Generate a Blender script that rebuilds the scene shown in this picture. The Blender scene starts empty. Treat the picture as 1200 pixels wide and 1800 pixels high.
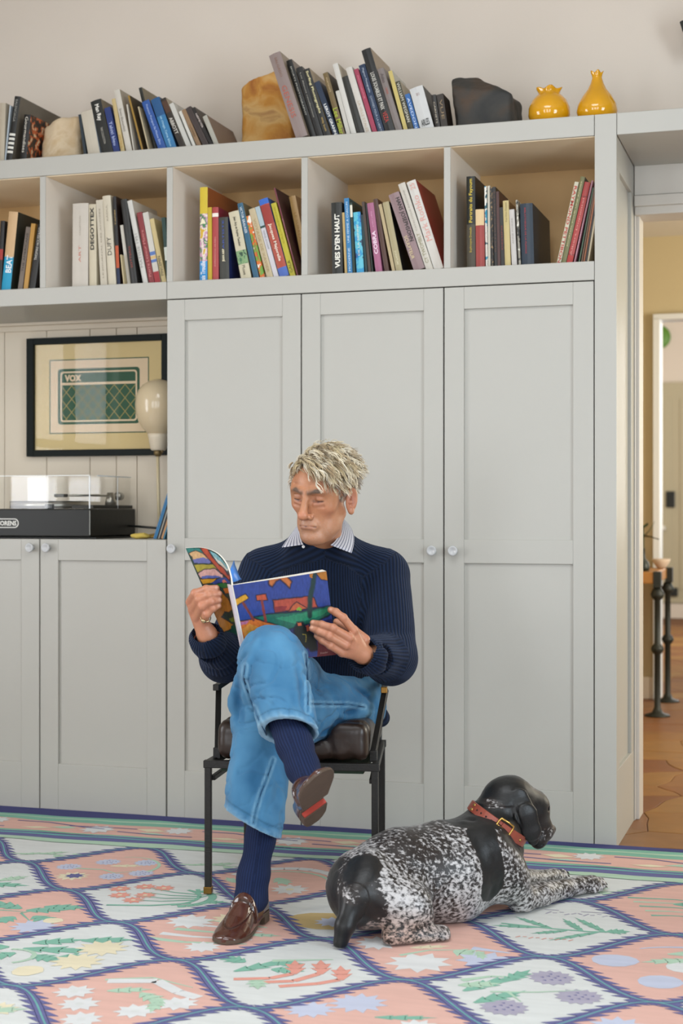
import bpy, bmesh, math, random
import numpy as np
from mathutils import Vector, Matrix
rng = random.Random(7)
SC = bpy.context.scene
COL = SC.collection
PI = math.pi

# ---------------------------------------------------------------- camera
TH = math.radians(17.4); FPX = 2700.0; CAM = np.array([0.0, -5.1, 1.112])
FW = np.array([-math.sin(TH), math.cos(TH), 0.0]); RT = np.array([math.cos(TH), math.sin(TH), 0.0])
cam = bpy.data.cameras.new('camera')
cam.sensor_fit = 'VERTICAL'; cam.sensor_height = 36.0; cam.lens = FPX / 1800.0 * 36.0
cam.dof.use_dof = True; cam.dof.focus_distance = 4.45; cam.dof.aperture_fstop = 3.6
camo = bpy.data.objects.new('camera', cam); COL.objects.link(camo)
camo.location = CAM.tolist(); camo.rotation_euler = (PI / 2, 0, TH)
SC.camera = camo

# ---------------------------------------------------------------- light, world, exposure
SC.view_settings.view_transform = 'Standard'; SC.view_settings.look = 'None'
SC.view_settings.gamma = 1.0; SC.view_settings.use_curve_mapping = False
SC.view_settings.exposure = -0.55
w = bpy.data.worlds.new('sky'); SC.world = w; w.use_nodes = True
bg = w.node_tree.nodes['Background']; bg.inputs[0].default_value = (0.80, 0.90, 1.0, 1); bg.inputs[1].default_value = 1.0
def area(name, loc, rot, sx, sy, power, color):
    l = bpy.data.lights.new(name, 'AREA'); l.shape = 'RECTANGLE'; l.size = sx; l.size_y = sy; l.energy = power; l.color = color
    o = bpy.data.objects.new(name, l); COL.objects.link(o); o.location = loc; o.rotation_euler = rot
    return o
# daylight coming in through the windows of the rear wall, the right wall, and the hall
for x, e in ((-3.0, 92), (-1.0, 82), (0.75, 75)):
    area('window_daylight', (x, -7.14, 1.7), (PI / 2, 0, 0), 1.15, 2.65, e, (0.90, 0.95, 1.0))
area('window_daylight', (-4.54, -2.55, 1.5), (0, -PI / 2, 0), 2.0, 1.35, 115, (0.95, 0.96, 1.0))
area('window_daylight', (2.34, -3.35, 1.5), (0, PI / 2, 0), 2.2, 1.85, 215, (0.78, 0.90, 1.0))
area('added_overhead_light', (-0.9, -2.6, 3.37), (0, 0, 0), 1.5, 1.5, 75, (0.90, 0.95, 1.0))  # added overhead lamp below the closed ceiling, lifts the floor; no window there
area('hall_daylight', (1.9, 2.4, 1.6), (0, PI / 2, 0), 1.6, 1.2, 160, (1.0, 0.95, 0.80))
area('far_room_daylight', (0.6, 8.0, 2.0), (0, PI / 2, 0), 2.0, 2.4, 230, (1.0, 0.96, 0.9))

# ---------------------------------------------------------------- pixel -> world helpers (calibrated on the cabinet)
def ray(x, y): return FW + RT * (x - 600) / FPX + np.array([0, 0, 1.0]) * (900 - y) / FPX
def atY(x, y, Y): d = ray(x, y); return CAM + d * (Y - CAM[1]) / d[1]
def atZ(x, y, Z): d = ray(x, y); return CAM + d * (Z - CAM[2]) / d[2]
def atD(x, y, D): return CAM + ray(x, y) * D

# ---------------------------------------------------------------- materials
MATS = {}
def srgb(c):
    if isinstance(c, str): c = tuple(int(c[i:i + 2], 16) / 255 for i in (0, 2, 4))
    return tuple((v / 12.92 if v <= 0.04045 else ((v + 0.055) / 1.055) ** 2.4) for v in c)
def new_mat(name):
    m = bpy.data.materials.new(name); m.use_nodes = True
    nt = m.node_tree; b = nt.nodes['Principled BSDF']
    return m, nt, b
def mat(col, rough=0.6, var=0.06, scale=30.0, bump=0.0, bscale=None, metal=0.0, spec=0.5, name=None, coat=0.0, sheen=0.0, stretch=None):
    """procedural: base colour broken up by noise, optional noise bump"""
    key = (col, rough, var, scale, bump, bscale, metal, spec, coat, sheen, stretch)
    if key in MATS: return MATS[key]
    m, nt, b = new_mat(name or 'paint_' + (col if isinstance(col, str) else 'x'))
    c = srgb(col)
    tc = nt.nodes.new('ShaderNodeTexCoord'); src = tc.outputs['Object']
    if stretch:
        mp = nt.nodes.new('ShaderNodeMapping'); mp.inputs['Scale'].default_value = stretch
        nt.links.new(src, mp.inputs[0]); src = mp.outputs[0]
    no = nt.nodes.new('ShaderNodeTexNoise'); no.inputs['Scale'].default_value = scale; no.inputs['Detail'].default_value = 3
    nt.links.new(src, no.inputs['Vector'])
    mx = nt.nodes.new('ShaderNodeMix'); mx.data_type = 'RGBA'
    mx.inputs[6].default_value = tuple(max(0, v * (1 - var)) for v in c) + (1,)
    mx.inputs[7].default_value = tuple(min(1, v * (1 + var)) for v in c) + (1,)
    nt.links.new(no.outputs['Fac'], mx.inputs[0]); nt.links.new(mx.outputs[2], b.inputs['Base Color'])
    b.inputs['Roughness'].default_value = rough; b.inputs['Metallic'].default_value = metal
    b.inputs['Specular IOR Level'].default_value = spec
    b.inputs['Coat Weight'].default_value = coat; b.inputs['Sheen Weight'].default_value = sheen
    if bump:
        n2 = nt.nodes.new('ShaderNodeTexNoise'); n2.inputs['Scale'].default_value = bscale or scale * 4
        nt.links.new(src, n2.inputs['Vector'])
        bp = nt.nodes.new('ShaderNodeBump'); bp.inputs['Strength'].default_value = bump; bp.inputs['Distance'].default_value = 0.002
        nt.links.new(n2.outputs['Fac'], bp.inputs['Height']); nt.links.new(bp.outputs[0], b.inputs['Normal'])
    MATS[key] = m
    return m
def attr_mat(name, rough=0.6, attr='Col', spec=0.5, bump=0.0, bscale=200.0, coat=0.0, sheen=0.0):
    """colour from a colour attribute (woven or printed colour)"""
    m, nt, b = new_mat(name)
    at = nt.nodes.new('ShaderNodeAttribute'); at.attribute_name = attr
    nt.links.new(at.outputs['Color'], b.inputs['Base Color'])
    b.inputs['Roughness'].default_value = rough; b.inputs['Specular IOR Level'].default_value = spec
    b.inputs['Coat Weight'].default_value = coat; b.inputs['Sheen Weight'].default_value = sheen
    if bump:
        tc = nt.nodes.new('ShaderNodeTexCoord'); n2 = nt.nodes.new('ShaderNodeTexNoise'); n2.inputs['Scale'].default_value = bscale
        nt.links.new(tc.outputs['Object'], n2.inputs['Vector'])
        bp = nt.nodes.new('ShaderNodeBump'); bp.inputs['Strength'].default_value = bump; bp.inputs['Distance'].default_value = 0.002
        nt.links.new(n2.outputs['Fac'], bp.inputs['Height']); nt.links.new(bp.outputs[0], b.inputs['Normal'])
    return m

# ---------------------------------------------------------------- mesh helpers
def box(bm, x0, x1, y0, y1, z0, z1, bev=0.0, M=None, mi=0):
    vs = [bm.verts.new((x, y, z)) for x in (x0, x1) for y in (y0, y1) for z in (z0, z1)]
    idx = [(0, 1, 3, 2), (4, 6, 7, 5), (0, 4, 5, 1), (2, 3, 7, 6), (0, 2, 6, 4), (1, 5, 7, 3)]
    fs = [bm.faces.new([vs[i] for i in f]) for f in idx]
    for f in fs: f.material_index = mi
    if bev > 0:
        es = list({e for f in fs for e in f.edges})
        r = bmesh.ops.bevel(bm, geom=es, offset=bev, segments=2, affect='EDGES', profile=0.5)
        vs = list({v for f in r['faces'] for v in f.verts} | {v for v in vs if v.is_valid})
        for f in r['faces']: f.material_index = mi
    if M is not None: bmesh.ops.transform(bm, matrix=M, verts=vs)
    return vs
def tube(bm, pts, r, n=8, cap=True, mi=0, taper=None, squash=None):
    """a round bar through pts; r a number or one radius per point"""
    pts = [Vector(p) for p in pts]; rs = r if hasattr(r, '__len__') else [r] * len(pts)
    rings = []; up = None
    for i, p in enumerate(pts):
        t = (pts[min(i + 1, len(pts) - 1)] - pts[max(i - 1, 0)]).normalized()
        if up is None:
            up = Vector((0, 0, 1)) if abs(t.z) < 0.9 else Vector((1, 0, 0))
        a = t.cross(up).normalized(); b = a.cross(t).normalized(); up = b
        rings.append([bm.verts.new(p + a * math.cos(2 * PI * k / n) * rs[i] + b * math.sin(2 * PI * k / n) * rs[i] * (squash or 1)) for k in range(n)])
    for A, B in zip(rings, rings[1:]):
        for k in range(n):
            f = bm.faces.new((A[k], A[(k + 1) % n], B[(k + 1) % n], B[k])); f.smooth = True; f.material_index = mi
    if cap:
        for R in (rings[0][::-1], rings[-1]):
            f = bm.faces.new(R); f.material_index = mi
    return rings
def lathe(bm, prof, n=32, c=(0, 0, 0), mi=0, M=None):
    """revolve (r, z) pairs about z"""
    rings = []; vs = []
    for r, z in prof:
        if r < 1e-5:
            v = bm.verts.new((c[0], c[1], c[2] + z)); rings.append([v]); vs.append(v)
        else:
            R = [bm.verts.new((c[0] + r * math.cos(2 * PI * k / n), c[1] + r * math.sin(2 * PI * k / n), c[2] + z)) for k in range(n)]
            rings.append(R); vs += R
    for A, B in zip(rings, rings[1:]):
        for k in range(n):
            q = [A[k % len(A)], A[(k + 1) % len(A)], B[(k + 1) % len(B)], B[k % len(B)]]
            q2 = []
            for v in q:
                if v not in q2: q2.append(v)
            if len(q2) > 2:
                try:
                    f = bm.faces.new(q2); f.smooth = True; f.material_index = mi
                except ValueError: pass
    if M is not None: bmesh.ops.transform(bm, matrix=M, verts=vs)
    return vs
def obj(name, bm, m, parent=None, smooth=False, loc=None):
    me = bpy.data.meshes.new(name)
    bmesh.ops.recalc_face_normals(bm, faces=bm.faces)
    bm.to_mesh(me); bm.free()
    for x in (m if isinstance(m, (list, tuple)) else [m]): me.materials.append(x)
    if smooth: me.polygons.foreach_set('use_smooth', [True] * len(me.polygons))
    o = bpy.data.objects.new(name, me); COL.objects.link(o)
    if parent is not None: o.parent = parent
    if loc is not None: o.location = loc
    return o
def boxo(name, m, parent, *a, bev=0.0, M=None):
    bm = bmesh.new(); box(bm, *a, bev=bev, M=M); return obj(name, bm, m, parent)
def raw(name, verts, faces, m, parent=None, smooth=True, colors=None, attrs=None):
    me = bpy.data.meshes.new(name)
    verts = np.asarray(verts, dtype=np.float32)
    if isinstance(faces, np.ndarray):
        k = faces.shape[1]
        me.vertices.add(len(verts)); me.vertices.foreach_set('co', verts.ravel())
        me.loops.add(faces.size); me.loops.foreach_set('vertex_index', faces.astype(np.int32).ravel())
        me.polygons.add(len(faces)); me.polygons.foreach_set('loop_start', np.arange(0, faces.size, k, dtype=np.int32))
        me.update(calc_edges=True); me.validate()
    else:
        me.from_pydata(verts.tolist(), [], faces); me.update()
    if smooth: me.polygons.foreach_set('use_smooth', [True] * len(me.polygons))
    if colors is not None:
        ca = me.color_attributes.new('Col', 'FLOAT_COLOR', 'POINT')
        c4 = np.ones((len(verts), 4), np.float32); c4[:, :3] = colors; ca.data.foreach_set('color', c4.ravel())
    for k_, v_ in (attrs or {}).items():
        v_ = np.asarray(v_, dtype=np.float32)
        if v_.ndim == 1:
            at = me.attributes.new(k_, 'FLOAT', 'POINT'); at.data.foreach_set('value', v_)
        else:
            at = me.attributes.new(k_, 'FLOAT_VECTOR', 'POINT'); at.data.foreach_set('vector', v_.ravel())
    for x in (m if isinstance(m, (list, tuple)) else [m]): me.materials.append(x)
    o = bpy.data.objects.new(name, me); COL.objects.link(o)
    if parent is not None: o.parent = parent
    return o
def tag(o, label, cat, group=None, kind=None):
    if label: o['label'] = label
    if cat: o['category'] = cat
    if group: o['group'] = group
    if kind: o['kind'] = kind
    return o
def thing(name, label, cat, loc=(0, 0, 0), rz=0.0, group=None):
    o = bpy.data.objects.new(name, None); COL.objects.link(o); o.location = loc; o.rotation_euler = (0, 0, rz); o.empty_display_size = 0.05
    return tag(o, label, cat, group)
def struct(o):
    o['kind'] = 'structure'; return o
TEXTS = {}
def text_mesh(s, bold=0.0, shear=0.0):
    key = (s, bold, shear)
    if key not in TEXTS:
        cu = bpy.data.curves.new('lettering', 'FONT'); cu.body = s; cu.size = 1.0; cu.offset = bold; cu.shear = shear
        cu.align_x = 'CENTER'; cu.resolution_u = 2
        t = bpy.data.objects.new('lettering_tmp', cu); COL.objects.link(t)
        dg = bpy.context.evaluated_depsgraph_get()
        me = bpy.data.meshes.new_from_object(t.evaluated_get(dg)); bpy.data.objects.remove(t)
        co = np.empty(len(me.vertices) * 3, np.float32); me.vertices.foreach_get('co', co); co = co.reshape(-1, 3)
        TEXTS[key] = (me, co[:, 0].min(), co[:, 0].max(), co[:, 1].min(), co[:, 1].max())
    return TEXTS[key]
def lettering(s, m, parent, M, width=None, height=None, bold=0.0, shear=0.0, name='lettering'):
    """flat text fitted into width x height, centred at the origin of M, in M's xy plane"""
    me, x0, x1, y0, y1 = text_mesh(s, bold, shear)
    sx = (width / (x1 - x0)) if width else None; sy = (height / (y1 - y0)) if height else None
    if sx is None: sx = sy
    if sy is None: sy = sx
    c = me.copy(); c.transform(M @ Matrix.Diagonal((sx, sy, 1, 1)) @ Matrix.Translation((-(x0 + x1) / 2, -(y0 + y1) / 2, 0)))
    c.materials.clear(); c.materials.append(m)
    o = bpy.data.objects.new(name, c); COL.objects.link(o); o.parent = parent
    return o
# ================================================================ setting
WHITE = mat('b1afa7', 0.42, 0.015, 6.0, 0.05, 300.0, name='white_cabinet_paint')
WARMW = mat('ede3d5', 0.5, 0.015, 6.0, 0.05, 300.0, name='white_paint_inside')
WALL = mat('ddd2c5', 0.8, 0.02, 3.0, 0.12, 120.0, name='wall_plaster')
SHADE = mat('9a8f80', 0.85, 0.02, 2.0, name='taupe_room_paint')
NICHE = mat('d9cdb9', 0.6, 0.015, 3.0, name='niche_panelling')
CEIL = mat('d0cbc2', 0.85, 0.01, 2.0, name='ceiling_paint')
BEIGE = mat('c4b592', 0.8, 0.03, 2.0, name='beige_hall_plaster')
PINKW = mat('d9cdbd', 0.8, 0.03, 2.0, name='pale_far_plaster')
OLIVE = mat('b3a98c', 0.6, 0.03, 2.0, name='olive_door_paint')
WOODF = mat('8a6742', 0.5, 0.2, 5.0, name='oak_boards', stretch=(1, 8, 1))
DARKGAP = mat('2a2c28', 0.9, 0.02, name='dark_gap')
Z0, ZB0, ZB1, ZT0, ZT1 = 0.0, 1.880, 1.943, 2.358, 2.427
XD = [-2.259, -1.746, -1.233, -0.722]       # door boundaries
XP = -0.649                                 # right edge of the pilaster
DEP = 0.50
struct(boxo('floor', WOODF, None, -4.4, 2.2, -7.1, 0.05, -0.12, 0.0))
struct(boxo('ceiling', CEIL, None, -4.5, 2.3, -7.2, 0.62, 3.4, 3.5))
# back wall with the doorway
bm = bmesh.new()
box(bm, -4.4, XP, 0.5, 0.62, 0, 3.4)
box(bm, XP, 0.55, 0.5, 0.62, 2.209, 3.4)
box(bm, 0.55, 2.2, 0.5, 0.62, 0, 3.4)
struct(obj('wall_back', bm, WALL))
bm = bmesh.new(); LW = (-3.25, -1.85)
box(bm, -4.5, -4.4, -7.1, LW[0], 0, 3.4); box(bm, -4.5, -4.4, LW[1], 0.62, 0, 3.4); box(bm, -4.5, -4.4, LW[0], LW[1], 0, 0.5); box(bm, -4.5, -4.4, LW[0], LW[1], 2.5, 3.4)
struct(obj('wall_left', bm, SHADE))
bm = bmesh.new()
for y in (LW[0], -2.58, LW[1] - .05): box(bm, -4.49, -4.43, y, y + .05, .5, 2.5)
for z in (.5, 1.5, 2.45): box(bm, -4.485, -4.435, LW[0], LW[1], z, z + .05)
struct(obj('window_4', bm, WHITE))
bm = bmesh.new(); RW = (-4.3, -2.4)
box(bm, 2.2, 2.3, -7.1, RW[0], 0, 3.4); box(bm, 2.2, 2.3, RW[1], 0.62, 0, 3.4); box(bm, 2.2, 2.3, RW[0], RW[1], 0, 0.4); box(bm, 2.2, 2.3, RW[0], RW[1], 2.6, 3.4)
struct(obj('wall_right', bm, SHADE))
bm = bmesh.new()
for y in (RW[0], -3.37, RW[1] - .05): box(bm, 2.23, 2.29, y, y + .05, .4, 2.6)
for z in (.4, 1.5, 2.55): box(bm, 2.235, 2.285, RW[0], RW[1], z, z + .05)
struct(obj('window_5', bm, WHITE))
# rear wall behind the camera with three window openings
bm = bmesh.new(); xs = [-4.4, -3.6, -2.4, -1.6, -0.4, 0.15, 1.35, 2.2]
for i in range(0, 7, 2): box(bm, xs[i], xs[i + 1], -7.1, -7.0, 0, 3.4)
for i in range(1, 7, 2):
    box(bm, xs[i], xs[i + 1], -7.1, -7.0, 0, 0.3); box(bm, xs[i], xs[i + 1], -7.1, -7.0, 3.05, 3.4)
struct(obj('wall_rear', bm, SHADE))
for n, i in enumerate(range(1, 7, 2)):
    bm = bmesh.new(); a, b = xs[i], xs[i + 1]
    for x in (a, (a + b) / 2 - 0.025, b - 0.05): box(bm, x, x + 0.05, -7.09, -7.03, 0.3, 3.05)
    for z in (0.3, 1.6, 3.0): box(bm, a, b, -7.085, -7.035, z, z + 0.05)
    struct(obj('window_%d' % (n + 1), bm, WHITE))
# hall beyond the doorway
STONE = [mat(c, 0.45, 0.28, 9.0, 0.25, 40.0, name='flagstone_' + c) for c in ('875a2c', '805024', '8d6430', '784824', '8a5e2a', '82572c')]
GROUT = mat('70492a', 0.9, 0.1, 30, name='stone_grout')
hf = struct(boxo('floor_hall', GROUT, None, -3.2, 2.2, 0.05, 12.0, -0.12, -0.004))
r2 = random.Random(3); NX, NY = 9, 34
gp = {}
for i in range(NX + 1):
    for j in range(NY + 1):
        gp[i, j] = (-1.75 + i * 0.36 + r2.uniform(-.11, .11) + (0.16 if j % 2 else 0), 0.06 + j * 0.30 + r2.uniform(-.09, .09) * (j > 0))
for i in range(NX):
    for j in range(NY):
        q = [gp[i, j], gp[i + 1, j], gp[i + 1, j + 1], gp[i, j + 1]]
        if max(p[0] for p in q) < -0.66 and max(p[1] for p in q) < 0.7: continue
        if q[2][1] > 11.2: continue
        cx = sum(p[0] for p in q) / 4; cy = sum(p[1] for p in q) / 4
        big = j < 16
        bm = bmesh.new()
        def ring(s, z):
            out = []
            for k in range(4):
                a, b = q[k], q[(k + 1) % 4]
                for t in ((0, 0.33, 0.66) if big else (0,)):
                    x = a[0] + (b[0] - a[0]) * t; y = a[1] + (b[1] - a[1]) * t
                    if t: x += math.sin(17 * x + 9 * y) * 0.018; y += math.cos(13 * x - 11 * y) * 0.018
                    out.append(bm.verts.new((cx + (x - cx) * s, cy + (y - cy) * s, z)))
            return out
        top = r2.uniform(-.0012, .0012)
        A = ring(0.99, -0.004); B = ring(0.988, top - 0.0008); Cc = ring(0.972, top)
        for P, Q in ((A, B), (B, Cc)):
            for k in range(len(P)): bm.faces.new((P[k], P[(k + 1) % len(P)], Q[(k + 1) % len(P)], Q[k]))
        bm.faces.new(Cc)
        obj('stone', bm, r2.choice(STONE), hf)
struct(boxo('ceiling_hall', CEIL, None, -3.2, 2.2, 0.62, 4.2, 2.75, 2.85))
struct(boxo('wall_hall_left', BEIGE, None, -1.9, -1.8, 0.62, 4.18, 0, 2.75))
struct(boxo('wall_hall_right', BEIGE, None, 2.0, 2.1, 0.62, 4.18, 0, 2.75))
bm = bmesh.new(); box(bm, -1.8, -0.93, 4.18, 4.3, 0, 2.75); box(bm, -0.93, 0.3, 4.18, 4.3, 2.262, 2.75); box(bm, 0.3, 2.0, 4.18, 4.3, 0, 2.75)
struct(obj('wall_hall_back', bm, BEIGE))
struct(boxo('baseboard_hall', PINKW, None, -1.8, -0.96, 4.155, 4.18, 0, 0.13, bev=0.004))
bm = bmesh.new(); box(bm, -0.963, -0.922, 4.14, 4.31, 0, 2.262, 0.004); box(bm, -0.963, 0.3, 4.14, 4.31, 2.252, 2.285, 0.004)
struct(obj('trim_1', bm, mat('dfe3e6', 0.4, 0.01, name='white_casing')))
struct(boxo('wall_far', PINKW, None, -3.2, 2.2, 11.36, 11.46, 0, 4.0))
struct(boxo('wall_far_left', PINKW, None, -3.2, -3.1, 4.3, 11.36, 0, 4.0))
struct(boxo('ceiling_far', CEIL, None, -3.2, 2.2, 4.3, 11.46, 4.0, 4.1))
d1 = struct(boxo('door_1', OLIVE, None, -2.3, -0.4, 11.31, 11.36, 0.16, 2.47))
boxo('panel', OLIVE, d1, -1.43, -0.6, 11.3, 11.31, 0.3, 2.3, bev=0.004)
boxo('panel', OLIVE, d1, -2.2, -1.52, 11.3, 11.31, 0.3, 2.3, bev=0.004)
struct(boxo('baseboard_far', PINKW, None, -3.1, 2.2, 11.29, 11.36, 0, 0.15))
BLK = mat('20221f', 0.4, 0.05, name='black_metal')
boxo('lock_plate', BLK, d1, -1.57, -1.48, 11.28, 11.31, 1.16, 1.33, bev=0.006)
bm = bmesh.new(); lathe(bm, [(0, 0), (.022, 0), (.03, .02), (.022, .045), (0, .05)], 12, M=Matrix.Translation((-1.6, 11.3, 0.94)) @ Matrix.Rotation(PI / 2, 4, 'X'))
obj('handle', bm, mat('d8d2c4', 0.3, 0.02, name='porcelain_knob'), d1, True)
boxo('letter_box', BLK, d1, -1.53, -1.45, 11.28, 11.31, 0.23, 0.32, bev=0.006)
# round green plaque high on the far wall
bm = bmesh.new(); lathe(bm, [(0, 0), (.12, 0), (.126, .006), (.12, .02), (.05, .028), (0, .03)], 32, M=Matrix.Translation((-1.655, 11.358, 2.955)) @ Matrix.Rotation(PI / 2, 4, 'X'))
tag(obj('wall_plaque', bm, mat('5d8a2c', 0.5, 0.1, 10, name='green_glaze')), 'round green disc high on the pale wall of the far room', 'plaque')

# doorway jamb, casing and header between the cabinet end and the hall
CAS = mat('c9c3ba', 0.45, 0.02, 5, name='cream_casing')
bm = bmesh.new()
box(bm, XP - 0.03, XP + 0.004, 0.5, 0.53, 0, 2.209, 0.003)
box(bm, XP - 0.01, XP + 0.016, 0.52, 0.64, 0, 2.209, 0.003)
struct(obj('trim_2', bm, CAS))
bm = bmesh.new()
box(bm, XP + 0.002, 0.55, 0.485, 0.5, 2.25, 2.356, 0.002)
box(bm, XP + 0.002, 0.55, 0.475, 0.5, 2.209, 2.248, 0.003)
box(bm, XP + 0.002, 0.55, 0.49, 0.64, 2.180, 2.212, 0.003)
struct(obj('trim_3', bm, CAS))
bm = bmesh.new(); box(bm, 0.53, 0.565, 0.48, 0.64, 0, 2.209, 0.003)
struct(obj('trim_4', bm, CAS))
# cornice along the niche's back wall and its grooved boards
nb = struct(boxo('wall_niche', mat('a89c88', .7, .02, name='niche_groove'), None, -3.6, XD[0] - 0.005, 0.492, 0.4995, 1.02, 1.88))
xg = [-3.56, -3.39, -3.192, -3.0, -2.806, -2.69, -2.60, -2.41, XD[0] - 0.005]
for a, b in zip(xg, xg[1:]):
    boxo('panel', NICHE, nb, a + 0.0012, b - 0.0012, 0.480, 0.492, 1.02, 1.88, bev=0.002)
bm = bmesh.new(); box(bm, -3.6, XD[0] - 0.003, 0.455, 0.480, 1.868, 1.88, 0.002); box(bm, -3.6, XD[0] - 0.003, 0.464, 0.480, 1.845, 1.868, 0.004)
struct(obj('trim_5', bm, NICHE))
# ================================================================ built-in cabinets
bc = thing('bookcase', 'long white open bookcase over the cabinets, divided into bays of leaning books', 'bookcase', (0, 0, 0))
XL = -4.05
T = 0.023
boxo('top_board', WHITE, bc, XL, XD[3] - 0.0006, 0.0, DEP - .004, ZT0, ZT1, bev=0.002)
boxo('bottom_board', WHITE, bc, XL, XD[0] - 0.0008, 0.0, DEP - .004, ZB0, ZB1, bev=0.002)
boxo('bottom_board', WHITE, bc, XD[0] + 0.0008, XD[3] - 0.0006, 0.0, DEP - .004, ZB0, ZB1, bev=0.002)
for x in (-3.282, -2.770, XD[0], XD[1], XD[2]):
    bm = bmesh.new(); box(bm, x, x + T, 0.0005, .0045, ZB1, ZT0 - .0027, .0012, None, 1); box(bm, x + .0004, x + T - .0004, .0045, DEP - .006, ZB1, ZT0 - .0027); obj('divider', bm, [WARMW, WHITE], bc)
boxo('bounce_tint_board', mat('f2dcba', .6, .02, name='bounce_tint_paint'), bc, XL, XD[3], 0.012, DEP - .006, ZT0 - .0025, ZT0)  # added thin board; warm bounced light is put into its colour
boxo('back_panel', mat('d2ad78', 0.6, 0.02, name='back_panel_paint'), bc, XL, XD[3], DEP - .018, DEP - .006, ZB1, ZT0 - .0027)
boxo('end_panel', WHITE, bc, XL - 0.02, XL, 0, DEP - .006, ZB0, ZT1)

def shaker_door(parent, x0, x1, z0, z1, mids=(), knob=None, st=0.068):
    """frame-and-panel door: stiles, rails, recessed panel(s), knob"""
    d = bpy.data.objects.new('door', None); COL.objects.link(d); d.parent = parent
    g = 0.0024; a, b = x0 + g, x1 - g; F0, F1 = -0.001, 0.020; B = 0.0016
    bot = 0.155 if z0 < 0.1 else st
    boxo('stile', WHITE, d, a, a + st, F0, F1, z0, z1, bev=B)
    boxo('stile', WHITE, d, b - st, b, F0, F1, z0, z1, bev=B)
    boxo('rail', WHITE, d, a + st, b - st, F0 + .0004, F1, z1 - (0.075 if z1 > 1.5 else 0.078), z1, bev=B)
    boxo('rail', WHITE, d, a + st, b - st, F0 + .0004, F1, z0, z0 + 0.19 - 0.02, bev=B)
    for (m0, m1) in mids: boxo('rail', WHITE, d, a + st, b - st, F0 + .0004, F1, m0, m1, bev=B)
    boxo('panel', WHITE, d, a + st - .01, b - st + .01, 0.010, 0.017, z0 + .05, z1 - .04)
    if knob:
        bm = bmesh.new()
        lathe(bm, [(0, .006), (.006, .0035), (.0115, .001), (.0148, .0), (.0168, .002), (.0172, .006), (.0155, .011), (.010, .016), (.0085, .024), (.0105, .03), (0, .03)], 24,
              M=Matrix.Translation((knob[0], F0 - 0.029, knob[1])) @ Matrix.Rotation(-PI / 2, 4, 'X'))
        obj('knob', bm, mat('bcbdbd', 0.25, 0.02, name='white_porcelain'), d, True)
    return d
def carcass(parent, x0, x1, z1):
    bm = bmesh.new(); t = 0.016
    box(bm, x0 + .0004, x0 + t, 0.022, DEP - .006, 0, z1); box(bm, x1 - t, x1 - .0004, 0.022, DEP - .006, 0, z1)
    box(bm, x0 + t, x1 - t, 0.022, DEP - .006, z1 - t, z1); box(bm, x0 + t, x1 - t, 0.022, DEP - .006, 0.06, 0.06 + t)
    box(bm, x0 + t, x1 - t, DEP - .016, DEP - .006, 0.08, z1 - t)
    obj('carcass', bm, DARKGAP, parent)
kn = 0.9805
mid = [(0.955, 1.018)]
labs = ['tall white panelled cupboard at the left of the wardrobe row, behind the magazine',
        'tall white panelled cupboard directly behind the seated man',
        'tall white panelled cupboard behind the dog, next to the doorway pilaster']
kx = [XD[0] + 0.028, XD[2] - 0.037, XD[2] + 0.037]
for i in range(3):
    t = thing('tall_cupboard', labs[i], 'cupboard', group='tall cupboards under the bookcase')
    carcass(t, XD[i], XD[i + 1], ZB0 - .002)
    shaker_door(t, XD[i], XD[i + 1], 0.012, ZB0 - 0.004, [(0.938, 1.018)], (kx[i], kn))
BZ = 1.0115
bx = [-3.79, -3.281, -2.770, XD[0] - .001]
bl = [None, 'low white cupboard under the record player, at the left edge of the photo', 'low white cupboard with one panelled door left of the tall cupboards']
for i in (1, 2):
    t = thing('low_cupboard', bl[i], 'cupboard', group='low cupboards under the niche')
    carcass(t, bx[i], bx[i + 1], BZ - .019)
    boxo('top_panel', WHITE, t, bx[i] + .0003, bx[i + 1] - .0003, 0.021, DEP - .006, BZ - .018, BZ, bev=.001)
    shaker_door(t, bx[i], bx[i + 1], 0.012, BZ, [], (bx[i] + .037 if i == 2 else bx[i + 1] - .030, kn), 0.074)
# pilaster with a panelled return facing the doorway, and the board bridging over the doorway
pl = thing('end_pilaster', 'white full-height pilaster with a panelled side at the doorway', 'pilaster')
boxo('front_board', WHITE, pl, XD[3] + .0008, XP, 0.0, 0.02, 0.0, ZT1, bev=0.002)
bm = bmesh.new(); F = XP - .001
SIDE = WHITE
boxo('rail', SIDE, pl, F - .02, F, .021, DEP - .002, 0.0, 0.255, bev=.0015)
boxo('rail', SIDE, pl, F - .02, F, .021, DEP - .002, 2.25, ZT0 - .002, bev=.0015)
boxo('stile', SIDE, pl, F - .02, F - .0003, .0205, .09, 0.255, 2.25, bev=.0015)
boxo('stile', SIDE, pl, F - .02, F - .0003, .42, DEP - .002, 0.255, 2.25, bev=.0015)
boxo('panel', SIDE, pl, F - .022, F - .012, .085, .425, 0.25, 2.255)
bm.free()
boxo('inner_side', WARMW, pl, XD[3] + .0006, XD[3] + .018, .021, DEP - .006, ZB0 - .002, ZT0)
boxo('top_cap', WHITE, pl, XD[3] + .0006, XP - .0003, .021, DEP - .006, ZT0, ZT1, bev=.001)
br = tag(boxo('bridge_board', WHITE, None, XP + .0012, 0.62, 0.0, DEP - .006, ZT0 - .003, ZT1, bev=0.002), 'white board carrying the bookcase top across the doorway', 'shelf')
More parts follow.
